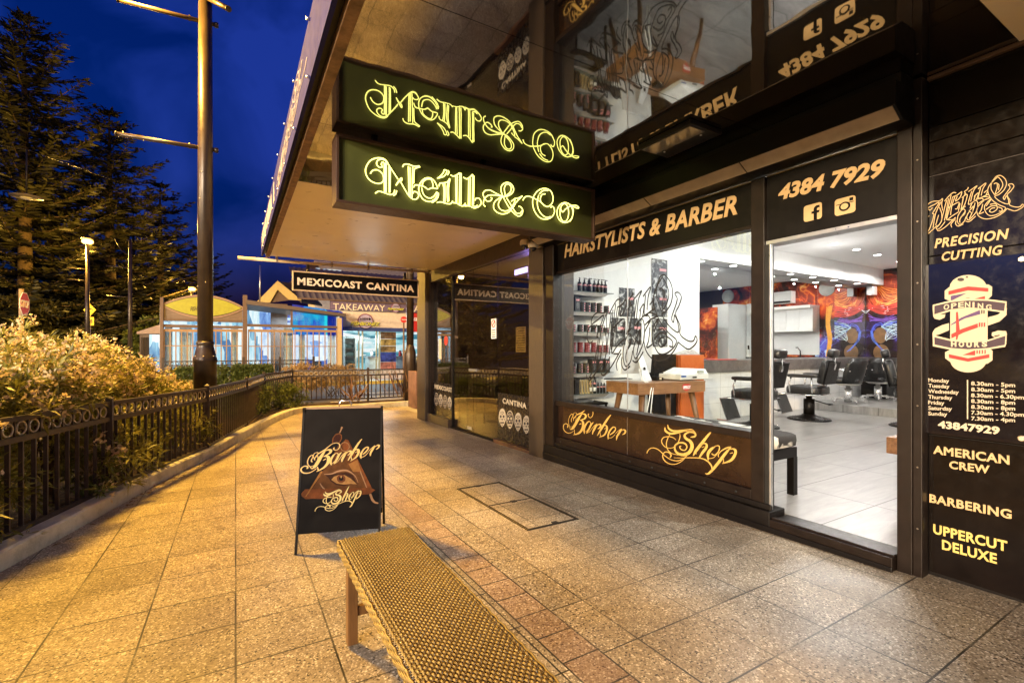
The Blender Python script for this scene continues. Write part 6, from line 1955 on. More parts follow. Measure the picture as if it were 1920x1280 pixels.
for k, (u, w_) in enumerate(((327, 10), (398, 14), (430, 12), (500, 14), (575, 18), (610, 10))):
    x = at_y(u, 700, 23.4).x
    tt_ = thing('cafe_table', 'small cafe table inside the lit pergola restaurant, %s' % ('left of the banner pole', 'right behind the banner pole', 'left of the middle post', 'right of the middle post', 'below the blue blind', 'by the cream end post')[k], 'table', (x, 23.4, -0.09), group='cafe tables in the pergola restaurant')
    m = MB(); m.lathe([(0.36, 0.70), (0.36, 0.73)], n=18); m.build('tabletop', M_steelblack, tt_, local=True)
    m = MB(); m.tube([(0, 0, 0), (0, 0, 0.70)], 0.03, 8); m.lathe([(0.22, 0), (0.2, 0.02)], n=14); m.build('pedestal', M_steelblack, tt_, local=True)
    ch = thing('cafe_chair', 'dark cafe chair inside the restaurant at the table %s' % ('left of the banner pole', 'right behind the banner pole', 'left of the middle post', 'right of the middle post', 'below the blue blind', 'by the cream end post')[k], 'chair', (x + 0.55, 23.3, -0.09), 1.2 + 0.3 * k, 'cafe chairs in the pergola restaurant')
    B(-.2, -.2, .43, .2, .2, .46).build('seat', M_steelblack, ch, local=True); B(-.2, .17, .5, .2, .2, .9).build('backrest', M_steelblack, ch, local=True)
    for a in (-1, 1):
        for b in (-1, 1): MB().rod((a * .18, b * .18, 0), (a * .18, b * .18, .43), .03).build('leg', M_steelblack, ch, local=True)
light('restaurant_light', 'AREA', ((xa_ + xm_) / 2, YR + 1.6, 2.5), 110, (0.70, 0.88, 1.0), pr, 1.2)
light('restaurant_light', 'AREA', ((xb_ + xm_) / 2, YR + 1.6, 2.9), 110, (0.50, 0.72, 1.0), pr, 1.2)
# annex
an = thing('annex_kiosk', 'small annex with a low pitched roof and lit doorway at the restaurant end', 'kiosk', (at_y(280, 700, 23.5).x, 23.5, -0.1))
q = [at_y(u, v, 23.5) for u, v in ((256, 622), (262, 621), (301, 608), (301, 625), (256, 626))]
m = MB(); m.prism([q[4], q[3], q[2], q[0]], Vector((0, -1.6, 0))); m.build('roof', pm('annex_roof', (0.28, 0.20, 0.15), 0.7), an)
m = MB(); rect(m, 262, 626, 301, 712, 23.6, 0.1, 280); m.build('wall', pm('annex_wall', (0.10, 0.07, 0.05), 0.7), an)
m = MB(); rect(m, 280, 627, 299, 700, 23.55, 0.04, 285); m.build('lit_doorway', L_cafe, an)
m = MB()
for k in range(5): rect(m, 264 + k * 3.2, 632, 265 + k * 3.2, 690, 23.54, 0.03, 270)
m.build('grille', M_satin, an)

# takeaway shop
YT = 23.2
ta = thing('takeaway_shop', 'brightly lit takeaway shop with a purple fascia and ribbed metal roof', 'shop', (at_y(710, 700, YT).x, YT, -0.1))
U1 = 860
m = MB(); rect(m, 640, 583, U1, 616, YT, 0.2, 710); rect(m, 640, 694, 668, 720, YT, 0.1, 710); m.build('wall', pm('takeaway_wall', (0.72, 0.60, 0.46), 0.7), ta)
m = MB(); rect(m, 620, 568, U1, 583, YT - 0.25, 0.25, 710); fa_ = m.build('fascia', pm('purple_fascia', (0.16, 0.11, 0.17), 0.6), ta)
PT = lambda u, v: at_y(u, v, YT - 0.253)
m = MB(); text_px(m, 'TAKEAWAY', PT, (624.5, 580.5), (722, 583.5), (624.5, 568.5), (0, -1, 0), th=0.02, bold=0.004)
text_px(m, 'CAFE', PT, (763, 584), (806, 585.5), (763, 572), (0, -1, 0), th=0.02, bold=0.004); m.build('fascia_lettering', pm('bright_cream_letters', (0.82, 0.72, 0.5), 0.5), fa_)
m = MB(); rect(m, 642, 614, U1, 621, YT - 0.06, 0.06, 710); m.build('blue_band', pm('blue_band', (0.04, 0.06, 0.20), 0.5), ta)
# corrugated roof with ribs, rising away from the eave
ze = at_y(710, 567.5, YT - 0.3).z
x0r, x1r = at_y(556, 560, YT).x, at_y(U1, 560, YT).x
rise = 2.0; run = 4.0
m = MB(); nr = 90
vs = []
for k in range(nr + 1):
    x = x0r + (x1r - x0r) * k / nr
    o_ = 0.04 if k % 3 == 0 else 0.0
    vs += [(x, YT - 0.35, ze + o_), (x, YT - 0.35 + run, ze + rise + o_)]
m.add(vs, [(2 * k, 2 * k + 2, 2 * k + 3, 2 * k + 1) for k in range(nr)])
m.build('ribbed_roof', pm('ribbed_roof_metal', (0.20, 0.155, 0.11), 0.55, 0.2), ta, fix=False)
m = MB(); m.prism([(x0r, YT - 0.36, ze - 0.02), (x1r, YT - 0.36, ze - 0.02), (x1r, YT - 0.36, ze + 0.05), (x0r, YT - 0.36, ze + 0.05)], Vector((0, -0.05, 0))); m.build('gutter', M_rpost, ta)
L_shop = lit_mat('lit_takeaway', (0.36, 0.72, 0.78), 0.58, (1.3, 1, 3.4), (1, 1, 1), (0.05, 0.22, 0.30))
m = MB()
for u in (642, 673, 680, 706, 711.5): rect(m, u - 1.2, 621, u + 1.2, 716, YT - 0.02, 0.1, 710)
wfr = m.build('window_frame', pm('shop_frame', (0.30, 0.30, 0.22), 0.5), ta)
for u0, u1 in ((643, 672), (681, 705), (744, U1)):
    m = MB(); rect(m, u0, 621, u1, 694 if u0 != 681 else 714, YT + 0.03, 0.012, 710); m.build('lit_pane', M_glass, wfr)
m = MB(); rect(m, 660, 694, U1, 720, YT + 0.05, 0.1, 710); m.build('counter_wall', pm('shop_dado', (0.55, 0.5, 0.5), 0.6), ta)
xt0, xt1 = at_y(641, 650, YT).x, at_y(U1, 650, YT).x
M_tin = pm('takeaway_white_lining', (0.72, 0.80, 0.82), 0.5)
B(xt0, YT + 3.2, -0.1, xt1, YT + 3.3, 2.9).build('rear_wall', L_shop, ta)  # wall glows by itself, shop brightness painted into its emission
B(xt0, YT + 0.15, -0.105, xt1, YT + 3.2, -0.09).build('floor', M_tin, ta); B(xt0, YT + 0.15, 2.5, xt1, YT + 3.2, 2.6).build('ceiling', M_tin, ta); B(xt0 - .05, YT + 0.15, -0.1, xt0, YT + 3.2, 2.6).build('side_wall', M_tin, ta)
sc3 = thing('service_counter', 'white takeaway service counter with jars along its top', 'counter', (at_y(760, 690, YT + 1.4).x, YT + 1.4, -0.1))
B(at_y(690, 690, YT + 1.2).x, YT + 1.2, -.09, xt1, YT + 1.8, 0.95).build('body', M_tin, sc3); B(at_y(689, 690, YT + 1.2).x, YT + 1.15, .951, xt1, YT + 1.85, 1.0).build('top', M_alu, sc3)
for k, (u, c_) in enumerate(((750, M_red), (755, M_white), (760, M_red), (764, M_white), (697, M_white))):
    x = at_y(u, 660, YT + 1.5).x
    t = thing('counter_jar', 'small jar on the takeaway counter, %s' % ('leftmost of the right window', 'second in the right window', 'third in the right window', 'fourth in the right window', 'in the doorway')[k], 'jar', (x, YT + 1.5, 1.0), group='jars on the takeaway counter')
    m = MB(); m.lathe([(.07, 0), (.08, .02), (.08, .2), (.05, .26)], n=12); m.build('body', c_, t, local=True); m = MB(); m.lathe([(.055, .26), (.055, .3)], n=12); m.build('lid', M_black, t, local=True)
df = thing('display_fridge', 'tall white drinks fridge in the left takeaway window', 'fridge', (at_y(656, 690, YT + 1.0).x, YT + 1.0, -.09))
fx0, fx1 = at_y(645, 650, YT + 1).x, at_y(668, 650, YT + 1).x
m = MB(); m.box(fx0, YT + 1.5, -.09, fx1, YT + 1.6, 2.0); m.box(fx0, YT + .95, -.09, fx0 + .05, YT + 1.499, 2.0); m.box(fx1 - .05, YT + .95, -.09, fx1, YT + 1.499, 2.0); m.box(fx0 + .051, YT + .95, 1.9, fx1 - .051, YT + 1.499, 2.0); m.build('case', M_white, df)
for z in (.2, .6, 1.0, 1.4): B(fx0 + .051, YT + 1.0, z, fx1 - .051, YT + 1.49, z + .02).build('shelf', M_alu, df)
m = MB()
for z in (.22, .62, 1.02, 1.42):
    for q in range(7): m.lathe([(.035, 0), (.035, .16), (.015, .22)], (fx0 + .12 + q * (fx1 - fx0 - .24) / 6, YT + 1.15, z), 8)
m.build('bottles', pm('mixed_bottles', (.25, .35, .33), .3, var=.9, scale=3), df)
light('takeaway_light', 'AREA', (at_y(690, 640, YT + 1.2).x, YT + 1.0, 2.45), 60, (0.8, 0.97, 1.0), ta, 1.2)
# menu boards beside the door
for k, (v0, v1, c_, nm) in enumerate(((622, 635, (0.10, 0.06, 0.03), 'food_photo'), (635.5, 648, (0.26, 0.19, 0.06), 'food_photo'), (648.5, 660, (0.20, 0.14, 0.06), 'food_photo'), (660.5, 678, (0.03, 0.05, 0.26), 'menu_panel'), (678.5, 692, (0.30, 0.12, 0.10), 'food_photo'))):
    m = MB(); rect(m, 713.5, v0, 742.5, v1, YT - 0.05, 0.04, 728); m.build(nm, pm('menu_%d' % k, c_, 0.4, var=0.9, scale=5), ta)
# round logo sign and script
def logo(name, u, v, r, Y, lab):
    c = at_y(u, v, Y)
    t = thing(name, lab, 'shop sign', (c.x, Y, c.z), group='round fish skeleton signs')
    rr_ = r * (c.x * _s + c.y * _c) / F
    f_ = lambda a, b: Vector((c.x + a * rr_, Y, c.z + b * rr_))
    m = MB(); m.prism([f_(math.cos(k * PI / 16), math.sin(k * PI / 16)) for k in range(32)], Vector((0, -0.05, 0))); o = m.build('disc', pm('maroon_ring', (0.22, 0.06, 0.10), 0.5), t)
    m = MB(); m.prism([f_(.88 * math.cos(k * PI / 16), .88 * math.sin(k * PI / 16)) + Vector((0, -.01, 0)) for k in range(32)], Vector((0, -0.01, 0))); m.build('face', pm('lilac_face', (0.45, 0.38, 0.50), 0.5), t)
    g_ = lambda a, b: f_(a, b) + Vector((0, -0.012, 0))
    m = MB()
    ribbon(m, [(-.60, .30, .06), (0, .34, .05), (.45, .30, .05)], g_, (0, -1, 0), th=0.01)
    for x in (-.3, -.12, .06, .24): ribbon(m, [(x - .08, .48, .04), (x, .32, .07), (x - .08, .14, .04)], g_, (0, -1, 0), th=0.01)
    m.prism([g_(a, b) + Vector((0, -.01, 0)) for a, b in ((.38, .12), (.74, .28), (.40, .52))], Vector((0, -.01, 0)))
    m.prism([g_(a, b) + Vector((0, -.01, 0)) for a, b in ((-.76, .08), (-.55, .30), (-.76, .54), (-.66, .30))], Vector((0, -.01, 0)))
    m.build('fish_skeleton', M_ink, t)
    m = MB(); put_text(m, 'FISHBONEZ', g_(-1.9, -.58) + Vector((0, -.03, 0)), (rr_ * 3.7, 0, 0), (0, 0, rr_ * .52), (0, -1, 0), th=0.02, bold=0.055, shear=0.25); m.build('lettering_edge', M_ink, t)
    m = MB(); put_text(m, 'FISHBONEZ', g_(-1.88, -.54) + Vector((0, -.05, 0)), (rr_ * 3.66, 0, 0), (0, 0, rr_ * .46), (0, -1, 0), th=0.02, bold=0.02, shear=0.25); m.build('lettering', pm('fish_yellow', (0.75, 0.68, 0.10), 0.5), t)


logo('logo_sign', 685.5, 602.5, 14.5, YT - 0.06, 'larger round fish skeleton sign with yellow lettering on the cream takeaway wall')
logo('logo_sign', 742, 577, 8.5, YT - 0.32, 'smaller round fish skeleton sign on the purple takeaway fascia')
# cola signs
M_cola = pm('cola_red', (0.52, 0.03, 0.025), 0.4)
c = at_y(776, 600, YT - 0.1)
cs = thing('drink_sign', 'large red cola panel sign on the takeaway wall behind the corner pole', 'drink sign', (c.x, YT, c.z))
m = MB(); rect(m, 766, 587, 800, 622, YT - 0.12, 0.05, 778); m.build('panel', M_cola, cs)
m = MB(); text_px(m, 'Coca-Cola', lambda u, v: at_y(u, v, YT - 0.125), (767, 601), (798, 602), (767, 592), (0, -1, 0), th=0.01, bold=0.02, shear=0.25); m.build('lettering', M_white, cs)
YB = 15.8
c = at_y(757.5, 599, YB)
cd = thing('bus_disc', 'small round red cola disc on a pole before the takeaway', 'round sign', (c.x, YB, -0.15))
rr_ = 5.8 * (c.x * _s + c.y * _c) / F
m = MB(); m.prism([Vector((c.x + rr_ * math.cos(k * PI / 14), YB, c.z + rr_ * math.sin(k * PI / 14))) for k in range(28)], Vector((0, -0.04, 0))); m.build('disc', M_cola, cd)
m = MB(); put_text(m, 'Coca-Cola', (c.x - rr_ * .85, YB - 0.003, c.z - rr_ * .15), (rr_ * 1.7, 0, 0), (0, 0, rr_ * .4), (0, -1, 0), bold=0.02, shear=0.25); m.build('lettering', M_white, cd)
m = MB(); m.tube([(c.x, YB + 0.03, -0.2), (c.x, YB + 0.03, c.z + 0.1)], 0.03, 8); m.build('post', M_rpost, cd)
# gabled porch and buildings behind
gp = thing('gabled_porch', 'yellow-lit gabled porch roof rising behind the pergola restaurant', 'porch', (at_y(520, 560, 24.5).x, 24.5, -0.1))
A_, Bq, Cq = at_y(481, 566, 24.5), at_y(520.5, 526, 24.5), at_y(566, 563, 24.5)
th_ = 0.42
m = MB(); m.prism([A_, A_ + Vector((0.55, 0, 0)), Bq + Vector((0, 0, -th_)), Bq], Vector((0, -0.2, 0))); m.prism([Bq, Bq + Vector((0, 0, -th_)), Cq + Vector((-.55, 0, 0)), Cq], Vector((0, -0.2, 0))); m.build('barge_board', pm('yellow_barge', (0.60, 0.43, 0.14), 0.6), gp)
m = MB(); m.prism([A_ + Vector((0.5, .15, 0)), Cq + Vector((-.5, .15, 0)), Bq + Vector((0, .15, -.35))], Vector((0, -0.1, 0))); m.build('gable_wall', M_rpost, gp)
m = MB(); m.prism([Bq + Vector((0, .2, 0)), Cq + Vector((0, .2, 0)), Cq + Vector((1.5, 4, 0.2)), Bq + Vector((1.5, 4, 0.4))], Vector((0, -.02, .1))); m.build('roof', pm('porch_roof', (0.16, 0.11, 0.07), 0.7), gp)
B(A_.x + 0.6, 24.75, -0.1, Cq.x - 0.6, 27, A_.z - 0.02).build('porch_wall', M_rpost, gp)
m = MB(); m.tube([at_y(487, 567, 24.5), at_y(488, 497, 24.5)], 0.03, 6); m.build('flagpole', M_alu, gp)
wb_ = thing('white_building', 'pale two-storey building with a dark gable behind the takeaway roof', 'building', (at_y(720, 560, 31).x, 31, -0.1))
m = MB(); rect(m, 590, 500, 860, 720, 31.0, 3.0, 720); m.build('wall', pm('white_render', (0.62, 0.52, 0.40), 0.8), wb_)
q = [at_y(u, v, 30.8) for u, v in ((542, 530), (578, 497), (596, 493), (600, 512), (600, 540), (545, 540))]
m = MB(); m.prism([q[5], q[4], q[3], q[2], q[1], q[0]], Vector((0, -1.0, 0))); m.build('gable', pm('dark_gable', (0.10, 0.05, 0.035), 0.7), wb_)
m = MB(); rect(m, 592, 502, 600, 512, 30.7, 0.05); rect(m, 606, 505, 640, 513, 30.9, 0.05); m.build('window', lit_mat('upper_window', (0.5, 0.55, 0.6), 0.5, (3, 1, 3), (0.9, 0.85, 0.7), (0.1, 0.12, 0.2)), wb_)
m = MB(); rect(m, 786, 540, 795, 552, 30.9, 0.05); m.build('window', M_ink, wb_)
light('takeaway_glow', 'AREA', (at_y(700, 650, 22.4).x, 23.1, 2.2), 60, (0.75, 0.92, 1.0), ta, 1.5, rot=(R(-60), 0, 0))

# ================================================================== INSIDE THE BARBER SHOP
# downlights
DL = [at_z(u, v, ZC) for u, v in ((1563, 458), (1606, 468), (1645, 478), (1687, 490))]
dl_pos = [(p.x, p.y) for p in DL]
row_y = DL[0].y
dl_pos += [(DL[0].x - 1.35, row_y), (DL[0].x - 2.7, row_y), (5.0, 2.3), (5.0, 3.5), (7.4, 1.9), (9.6, 1.9), (12.0, 2.0), (4.6, 1.0)]
M_lens = em('downlight_lens', (1.0, 0.97, 0.90), 9.0)
proto = None
ORD = ['first', 'second', 'third', 'fourth', 'fifth', 'sixth', 'seventh', 'eighth', 'ninth', 'tenth', 'eleventh', 'twelfth', 'thirteenth', 'fourteenth']


def downlight(x, y, z, label, power, grp):
    global proto
    if proto is None:
        proto = thing('downlight', label, 'downlight', (x, y, z), group=grp)
        m = MB(); m.lathe([(0.062, 0), (0.075, -0.004), (0.085, -0.004), (0.085, 0)], n=24); m.build('trim_ring', M_white, proto, local=True)
        m = MB(); m.lathe([(0.060, -0.003), (0.060, -0.001)], n=24); m.build('lens', M_lens, proto, local=True)
        o = proto
    else:
        o = copy_tree(proto)
        o.location = (x, y, z); o['label'] = label; o['group'] = grp
    d = bpy.data.lights.new('downlight_beam', 'SPOT'); d.energy = power * 3; d.color = (1.0, 0.97, 0.92); d.spot_size = R(172); d.spot_blend = 0.25; d.shadow_soft_size = 0.012
    l = bpy.data.objects.new('downlight_beam', d); COL.objects.link(l); l.location = (x, y, z - 0.10)
    if z > 3 and power > 0 and x < 10:  # added point lamp without a fitting, brightens the ceiling
        d = bpy.data.lights.new('downlight_spill', 'POINT'); d.energy = power * 0.55; d.color = (1.0, 0.97, 0.92); d.shadow_soft_size = 0.012
        l = bpy.data.objects.new('downlight_spill', d); COL.objects.link(l); l.location = (x, y, z - 0.55)
    return o


lab_main = ['ceiling downlight of the high ceiling row, nearest the doorway in view', 'ceiling downlight of the high ceiling row, second along inside the doorway', 'ceiling downlight of the high ceiling row, third along inside the doorway', 'ceiling downlight of the high ceiling row, right against the door jamb']
for k, (x, y) in enumerate(dl_pos):
    lab = lab_main[k] if k < 4 else 'recessed white ceiling downlight out of direct view, seen in the mirror or soffit reflection'
    downlight(x, y, ZC - 0.001, lab, P_DOWN * {6: 1.7, 11: 2.4, 7: 0.5}.get(k, 0.95), 'downlights in the high ceiling')
for k, (u, v) in enumerate(((1314, 491), (1375, 499), (1482, 513), (1524, 519), (1564, 524), (1607, 530))):
    p = at_z(u, v, 2.94)
    x, y = p.x, 5.64
    x = at_y(u, v, 5.64).x
    downlight(x, y, 2.939, 'downlight under the bulkhead, %s' % ('beside the tall white cabinets', 'second from the tall white cabinets', 'just right of the door frame', 'fourth from the tall white cabinets', 'second from the flame mural', 'nearest the flame mural')[k], P_UNDER, 'downlights under the bulkhead')

# tall cabinets
tc_ = thing('tall_cabinet', 'tall glossy white cupboards reaching the bulkhead behind the desk', 'cupboard', (6.36, 5.5, ZF))
xc0, xc1, xc2 = at_y(1252, 600, 5.46).x, at_y(1283, 600, 5.46).x, at_y(1307, 600, 5.46).x
B(xc0, 5.475, ZF, xc2, YM, 2.938).build('carcass', M_wgloss, tc_)
zs = at_y(1280, 573, 5.46).z
for a, b in ((xc0, xc1), (xc1, xc2)):
    for z0, z1 in ((ZF + 0.06, zs), (zs, 2.93)):
        B(a + .004, 5.455, z0 + .004, b - .004, 5.474, z1 - .004).build('door', M_wgloss, tc_, bevel=0.002)
# counter
ct = thing('counter', 'long white tiled counter with a dark stone top in front of the mirror', 'counter', (10, 5.6, ZF))
B(xc2 + 0.05, 5.50, ZF, 13.86, YM - 0.02, 1.10).build('body', pm('counter_white_tile', (0.74, 0.73, 0.71), 0.35, var=0.04), ct)
m = MB()
for x in np.arange(7.6, 13.8, 0.6): m.box(x, 5.4985, ZF, x + 0.004, 5.4998, 0.94)
for z in (0.38, 0.66): m.box(xc2 + 0.05, 5.4985, z, 13.85, 5.4997, z + 0.004)
m.build('tile_joint', pm('grey_grout', (0.35, 0.34, 0.33), 0.8), ct)
tcs = NT('dark_stone'); cn = tcs.noise(tcs.pos(), 6, 6, 0.65, 1.0); tcs.bsdf(tcs.ramp(cn, [(0.3, (0.07, 0.06, 0.055)), (0.7, (0.17, 0.15, 0.14))]), 0.3)
m = MB()
for k in range(9):
    m.box(xc2 + 0.03 + k * 0.76, 5.44, 0.945, xc2 + 0.03 + k * 0.76 + 0.757, YM - 0.015, 1.155)
m.build('stone_top', tcs.m, ct)
# mirrors
M_mirror = NT('mirror_silver'); M_mirror.bsdf((0.90, 0.92, 0.91), 0.01, 1.0); M_mirror = M_mirror.m
mir = thing('wall_mirror', 'large frameless wall mirror above the dark stone counter', 'mirror', (10.3, YM, 1.2))
for x0_, x1_ in ((xc2 + 0.01, 9.0), (9.004, 11.58), (11.584, XB - 0.002)):
    B(x0_, YM - 0.008, 1.157, x1_, YM, 2.938).build('mirror_pane', M_mirror, mir)
# end wall: flame mural, kitchenette, air conditioner, dark panels
mu = thing('flame_mural', 'wall-sized mural of orange flames and blue smoke on the end wall', 'mural', (XB - 0.01, 4.9, 1.7))
B(XB - 0.012, 4.62, ZF + 0.15, XB - 0.002, YM - 0.02, ZC - 0.01).build('print', flame_mat('flame_mural_print', 3.1, True, 0.05), mu)
PMU = lambda a, b: at_x(1440 + a / 4.265, 400 + b / 4.265, XB - 0.0125)
def fan(nm, A, Bc, n_, w, col):
    m = MB()
    for k in range(n_):
        f = k / max(n_ - 1, 1); f = f + 0.04 * math.sin(k * 7.3)
        ribbon(m, [((1 - f) * a[0] + f * b[0], (1 - f) * a[1] + f * b[1] + 5 * math.sin(k * 2.1 + i * 1.7)) for i, (a, b) in enumerate(zip(A, Bc))], PMU, NX, w=w, th=0.0008 + 0.0002 * (k % 3), step=6)
    m.build(nm, pm('mural_' + nm, col, 0.4, var=0.25, scale=4), mu)
fan('red_smear', [(800, 715), (860, 735), (950, 715), (1060, 685)], [(800, 760), (880, 800), (970, 805), (1060, 800)], 12, 9, (0.55, 0.035, 0.02))
fan('orange_veil', [(855, 590), (900, 640), (930, 690), (1000, 700), (1060, 660)], [(885, 560), (930, 590), (990, 600), (1030, 600), (1060, 590)], 11, 5, (0.75, 0.22, 0.03))
fan('yellow_edge', [(860, 690), (940, 715), (1010, 690), (1060, 645)], [(872, 712), (940, 732), (1020, 712), (1060, 690)], 5, 4, (0.9, 0.5, 0.10))
fan('red_rays', [(790, 630), (800, 680), (830, 735)], [(850, 620), (880, 670), (905, 725)], 6, 6, (0.60, 0.07, 0.02))
fan('violet_wisp', [(800, 800), (850, 830), (920, 845), (1010, 815)], [(815, 870), (850, 860), (940, 860), (1040, 840)], 6, 4, (0.22, 0.08, 0.50))
fan('ice_wing', [(905, 905), (960, 862), (1060, 838)], [(905, 905), (1000, 965), (1060, 1005)], 11, 3.5, (0.45, 0.68, 0.85))
fan('ice_veil', [(935, 1005), (950, 940), (990, 900), (1060, 880)], [(945, 1015), (980, 1000), (1010, 990), (1060, 965)], 9, 3, (0.70, 0.85, 0.95))
fan('blue_outline', [(822, 945), (850, 890), (900, 876), (930, 893), (990, 868), (1060, 846)], [(834, 950), (862, 902), (905, 890), (932, 908), (992, 884), (1060, 862)], 4, 4, (0.08, 0.12, 0.75))
fan('blue_tail', [(820, 940), (832, 1000), (868, 1050), (905, 1090)], [(836, 945), (856, 1010), (892, 1060), (945, 1105)], 6, 3.5, (0.12, 0.22, 0.80))
fan('white_arc', [(783, 786), (830, 754), (880, 741), (940, 747), (966, 762), (945, 792), (918, 800)], [(783, 794), (830, 762), (880, 749), (938, 754), (958, 764), (942, 785), (925, 790)], 2, 4, (0.9, 0.9, 0.95))
fan('side_flame', [(1080, 690), (1105, 850), (1085, 1000), (1115, 1150)], [(1135, 700), (1145, 850), (1125, 1000), (1145, 1150)], 9, 6, (0.82, 0.36, 0.04))
m = MB()
for cx_, cy_, r1, r2 in ((898, 975, 52, 62), (905, 1110, 62, 62)): m.tube([PMU(cx_ + r1 * math.cos(2 * PI * k / 24), cy_ + r2 * math.sin(2 * PI * k / 24)) for k in range(24)], 0.006, 5, closed=True); m.ellipse(PMU, cx_, cy_, r1 - 2, r2 - 2, Vector(NX) * 0.0006)
m.build('amber_orbs', pm('mural_amber', (0.22, 0.11, 0.04), 0.4, var=0.5, scale=5), mu)
mu2 = thing('flame_wall_print', 'dark flame-printed wall strip seen in the mirror over the counter', 'mural', (XB - 0.01, 2.9, 1.7))
B(XB - 0.012, 1.75, ZF + 0.15, XB - 0.002, 4.615, ZC - 0.01).build('print', flame_mat('flame_wall_dark', 8.4, False, -0.02), mu2)
kt = thing('kitchenette', 'white wall cupboards over a sink bench, seen in the mirror', 'kitchenette', (13.6, 3.9, ZF))
for k in range(4):
    y0 = 3.30 + k * 0.36; B(XB - 0.36, y0 + .003, 1.85, XB - 0.013, y0 + 0.357, 2.48).build('cupboard_door', M_wgloss, kt, bevel=0.003)
B(XB - 0.50, 3.0, 2.481, XB - 0.013, 4.74, 2.56).build('bulkhead', M_white, kt)
B(XB - 0.03, 3.2, 1.20, XB - 0.013, 4.74, 1.849).build('splashback', M_wgloss, kt)
B(XB - 0.60, 3.2, 1.10, XB - 0.031, 4.74, 1.14).build('benchtop', M_black, kt); B(XB - 0.57, 3.2, ZF + .15, XB - 0.04, 4.74, 1.099).build('cabinet', M_wgloss, kt)
m = MB(); m.tube([(XB - 0.15, 4.3, 1.14), (XB - 0.15, 4.3, 1.32), (XB - 0.3, 4.3, 1.42), (XB - 0.36, 4.3, 1.40)], 0.02, 8); m.build('tap', M_chrome, kt)
fx_ = thing('fire_extinguisher', 'red fire extinguisher on the kitchenette bench, seen in the mirror', 'extinguisher', (XB - 0.3, 3.25, 1.14))
m = MB(); m.lathe([(0.07, 0), (0.075, 0.03), (0.075, 0.28), (0.03, 0.34)], n=16); m.build('cylinder', M_red, fx_, local=True)
m = MB(); m.lathe([(0.03, 0.34), (0.035, 0.39)], n=12); m.tube([(0, 0.03, 0.37), (0, 0.12, 0.34), (0, 0.12, 0.15)], 0.012, 6); m.build('valve', M_black, fx_, local=True)
acn = thing('air_conditioner', 'white split air conditioner high on the flame wall, seen in the mirror', 'air conditioner', (13.7, 3.6, 2.8))
m = MB(); m.prism([(XB - 0.24, 3.0, 3.02), (XB - 0.02, 3.0, 3.02), (XB - 0.02, 3.0, 2.68), (XB - 0.17, 3.0, 2.68), (XB - 0.24, 3.0, 2.76)][::-1], Vector((0, -1.1, 0))); m.build('case', M_white, acn, bevel=0.01)
B(XB - 0.235, 3.05, 2.695, XB - 0.20, 4.05, 2.745).build('louvre', M_black, acn)
spk = thing('speaker', 'round white wall speaker by the dark flame strip, seen in the mirror', 'speaker', (13.8, 2.45, 2.6))
m = MB(); m.lathe([(0.21, 0), (0.21, 0.03), (0.19, 0.045), (0.02, 0.05)], n=28, M=Matrix.Translation((XB - 0.013, 1.95, 3.08)) @ Matrix.Rotation(-PI / 2, 4, 'Y')); m.build('grille', pm('speaker_grille', (0.5, 0.52, 0.5), 0.6), spk)
spk2 = thing('speaker', 'pair-mounted small white speakers under the bulkhead at the mural corner', 'speaker', (13.6, 5.5, 2.75))
m = B(13.55, 5.55, 2.70, 13.75, 5.70, 2.92); m.build('case', M_white, spk2, bevel=0.01)
spd = thing('round_speaker', 'round pale wall speaker on the flame mural beside the jamb', 'speaker', (13.8, 4.75, 2.9))
m = MB(); m.lathe([(0.20, 0), (0.20, 0.03), (0.02, 0.045)], n=24, M=Matrix.Translation((XB - 0.013, 4.93, 3.0)) @ Matrix.Rotation(-PI / 2, 4, 'Y')); m.build('grille', pm('speaker_grille', (0.5, 0.52, 0.5), 0.6), spd)
wcab = thing('white_locker', 'tall white locker at the far end wall, seen in the mirror', 'locker', (13.4, 1.9, ZF))
B(13.0, 2.0, ZF + .15, XB - 0.013, 2.58, 2.75).build('carcass', M_wgloss, wcab); B(12.985, 2.01, 1.35, 12.999, 2.57, 2.73).build('door', M_wgloss, wcab); B(12.985, 2.01, ZF + .2, 12.999, 2.57, 1.34).build('door', M_wgloss, wcab)
fpn = thing('flame_board', 'free-standing panel printed with orange flames, seen left in the mirror', 'panel', (12.6, 1.0, ZF))
B(12.45, 1.70, ZF + .15, 12.50, 2.55, 2.62).build('print', flame_mat('flame_panel_print', 5.7, False, -0.10), fpn)
drw = thing('white_door', 'white interior door in the end wall, seen in the mirror by the door frame', 'door', (XB - .02, 2.95, ZF))
B(XB - 0.04, 2.60, ZF + .15, XB - 0.013, 3.0, 2.77).build('leaf', M_wgloss, drw, bevel=0.003); m = MB(); m.box(XB - 0.07, 2.66, 1.35, XB - 0.041, 2.70, 1.48); m.build('handle', M_black, drw)

# shelves and products
YSF = YW
SZ = [2.155, 1.875, 1.595, 1.312, 1.025, 0.735]
SN = ['top', 'second', 'third', 'fourth', 'fifth', 'lowest']
M_shelf = pm('grey_shelf', (0.26, 0.24, 0.22), 0.5, var=0.15)
X_end = at_y(1139, 600, 5.2).x
for k, z in enumerate(SZ):
    t = thing('wall_shelf', '%s grey wall shelf of barber products in the window' % SN[k], 'shelf', (4.1, 5.25, z), group='product shelves')
    m = MB(); m.prism([(3.60, 5.14, z - 0.055), (X_end - 0.10, 5.14, z - 0.055), (X_end - 0.02, 5.14, z - 0.009), (3.60, 5.14, z - 0.009)], Vector((0, -0.215, 0))); m.build('bracket_box', M_shelf, t)
    B(3.60, 5.13, z - 0.0085, X_end + 0.06, YW - 0.002, z).build('glass_top', pm('shelf_glass', (0.10, 0.13, 0.12), 0.1), t)
YPROD = 5.21


def sx(u): return at_y(u, 600, YPROD).x


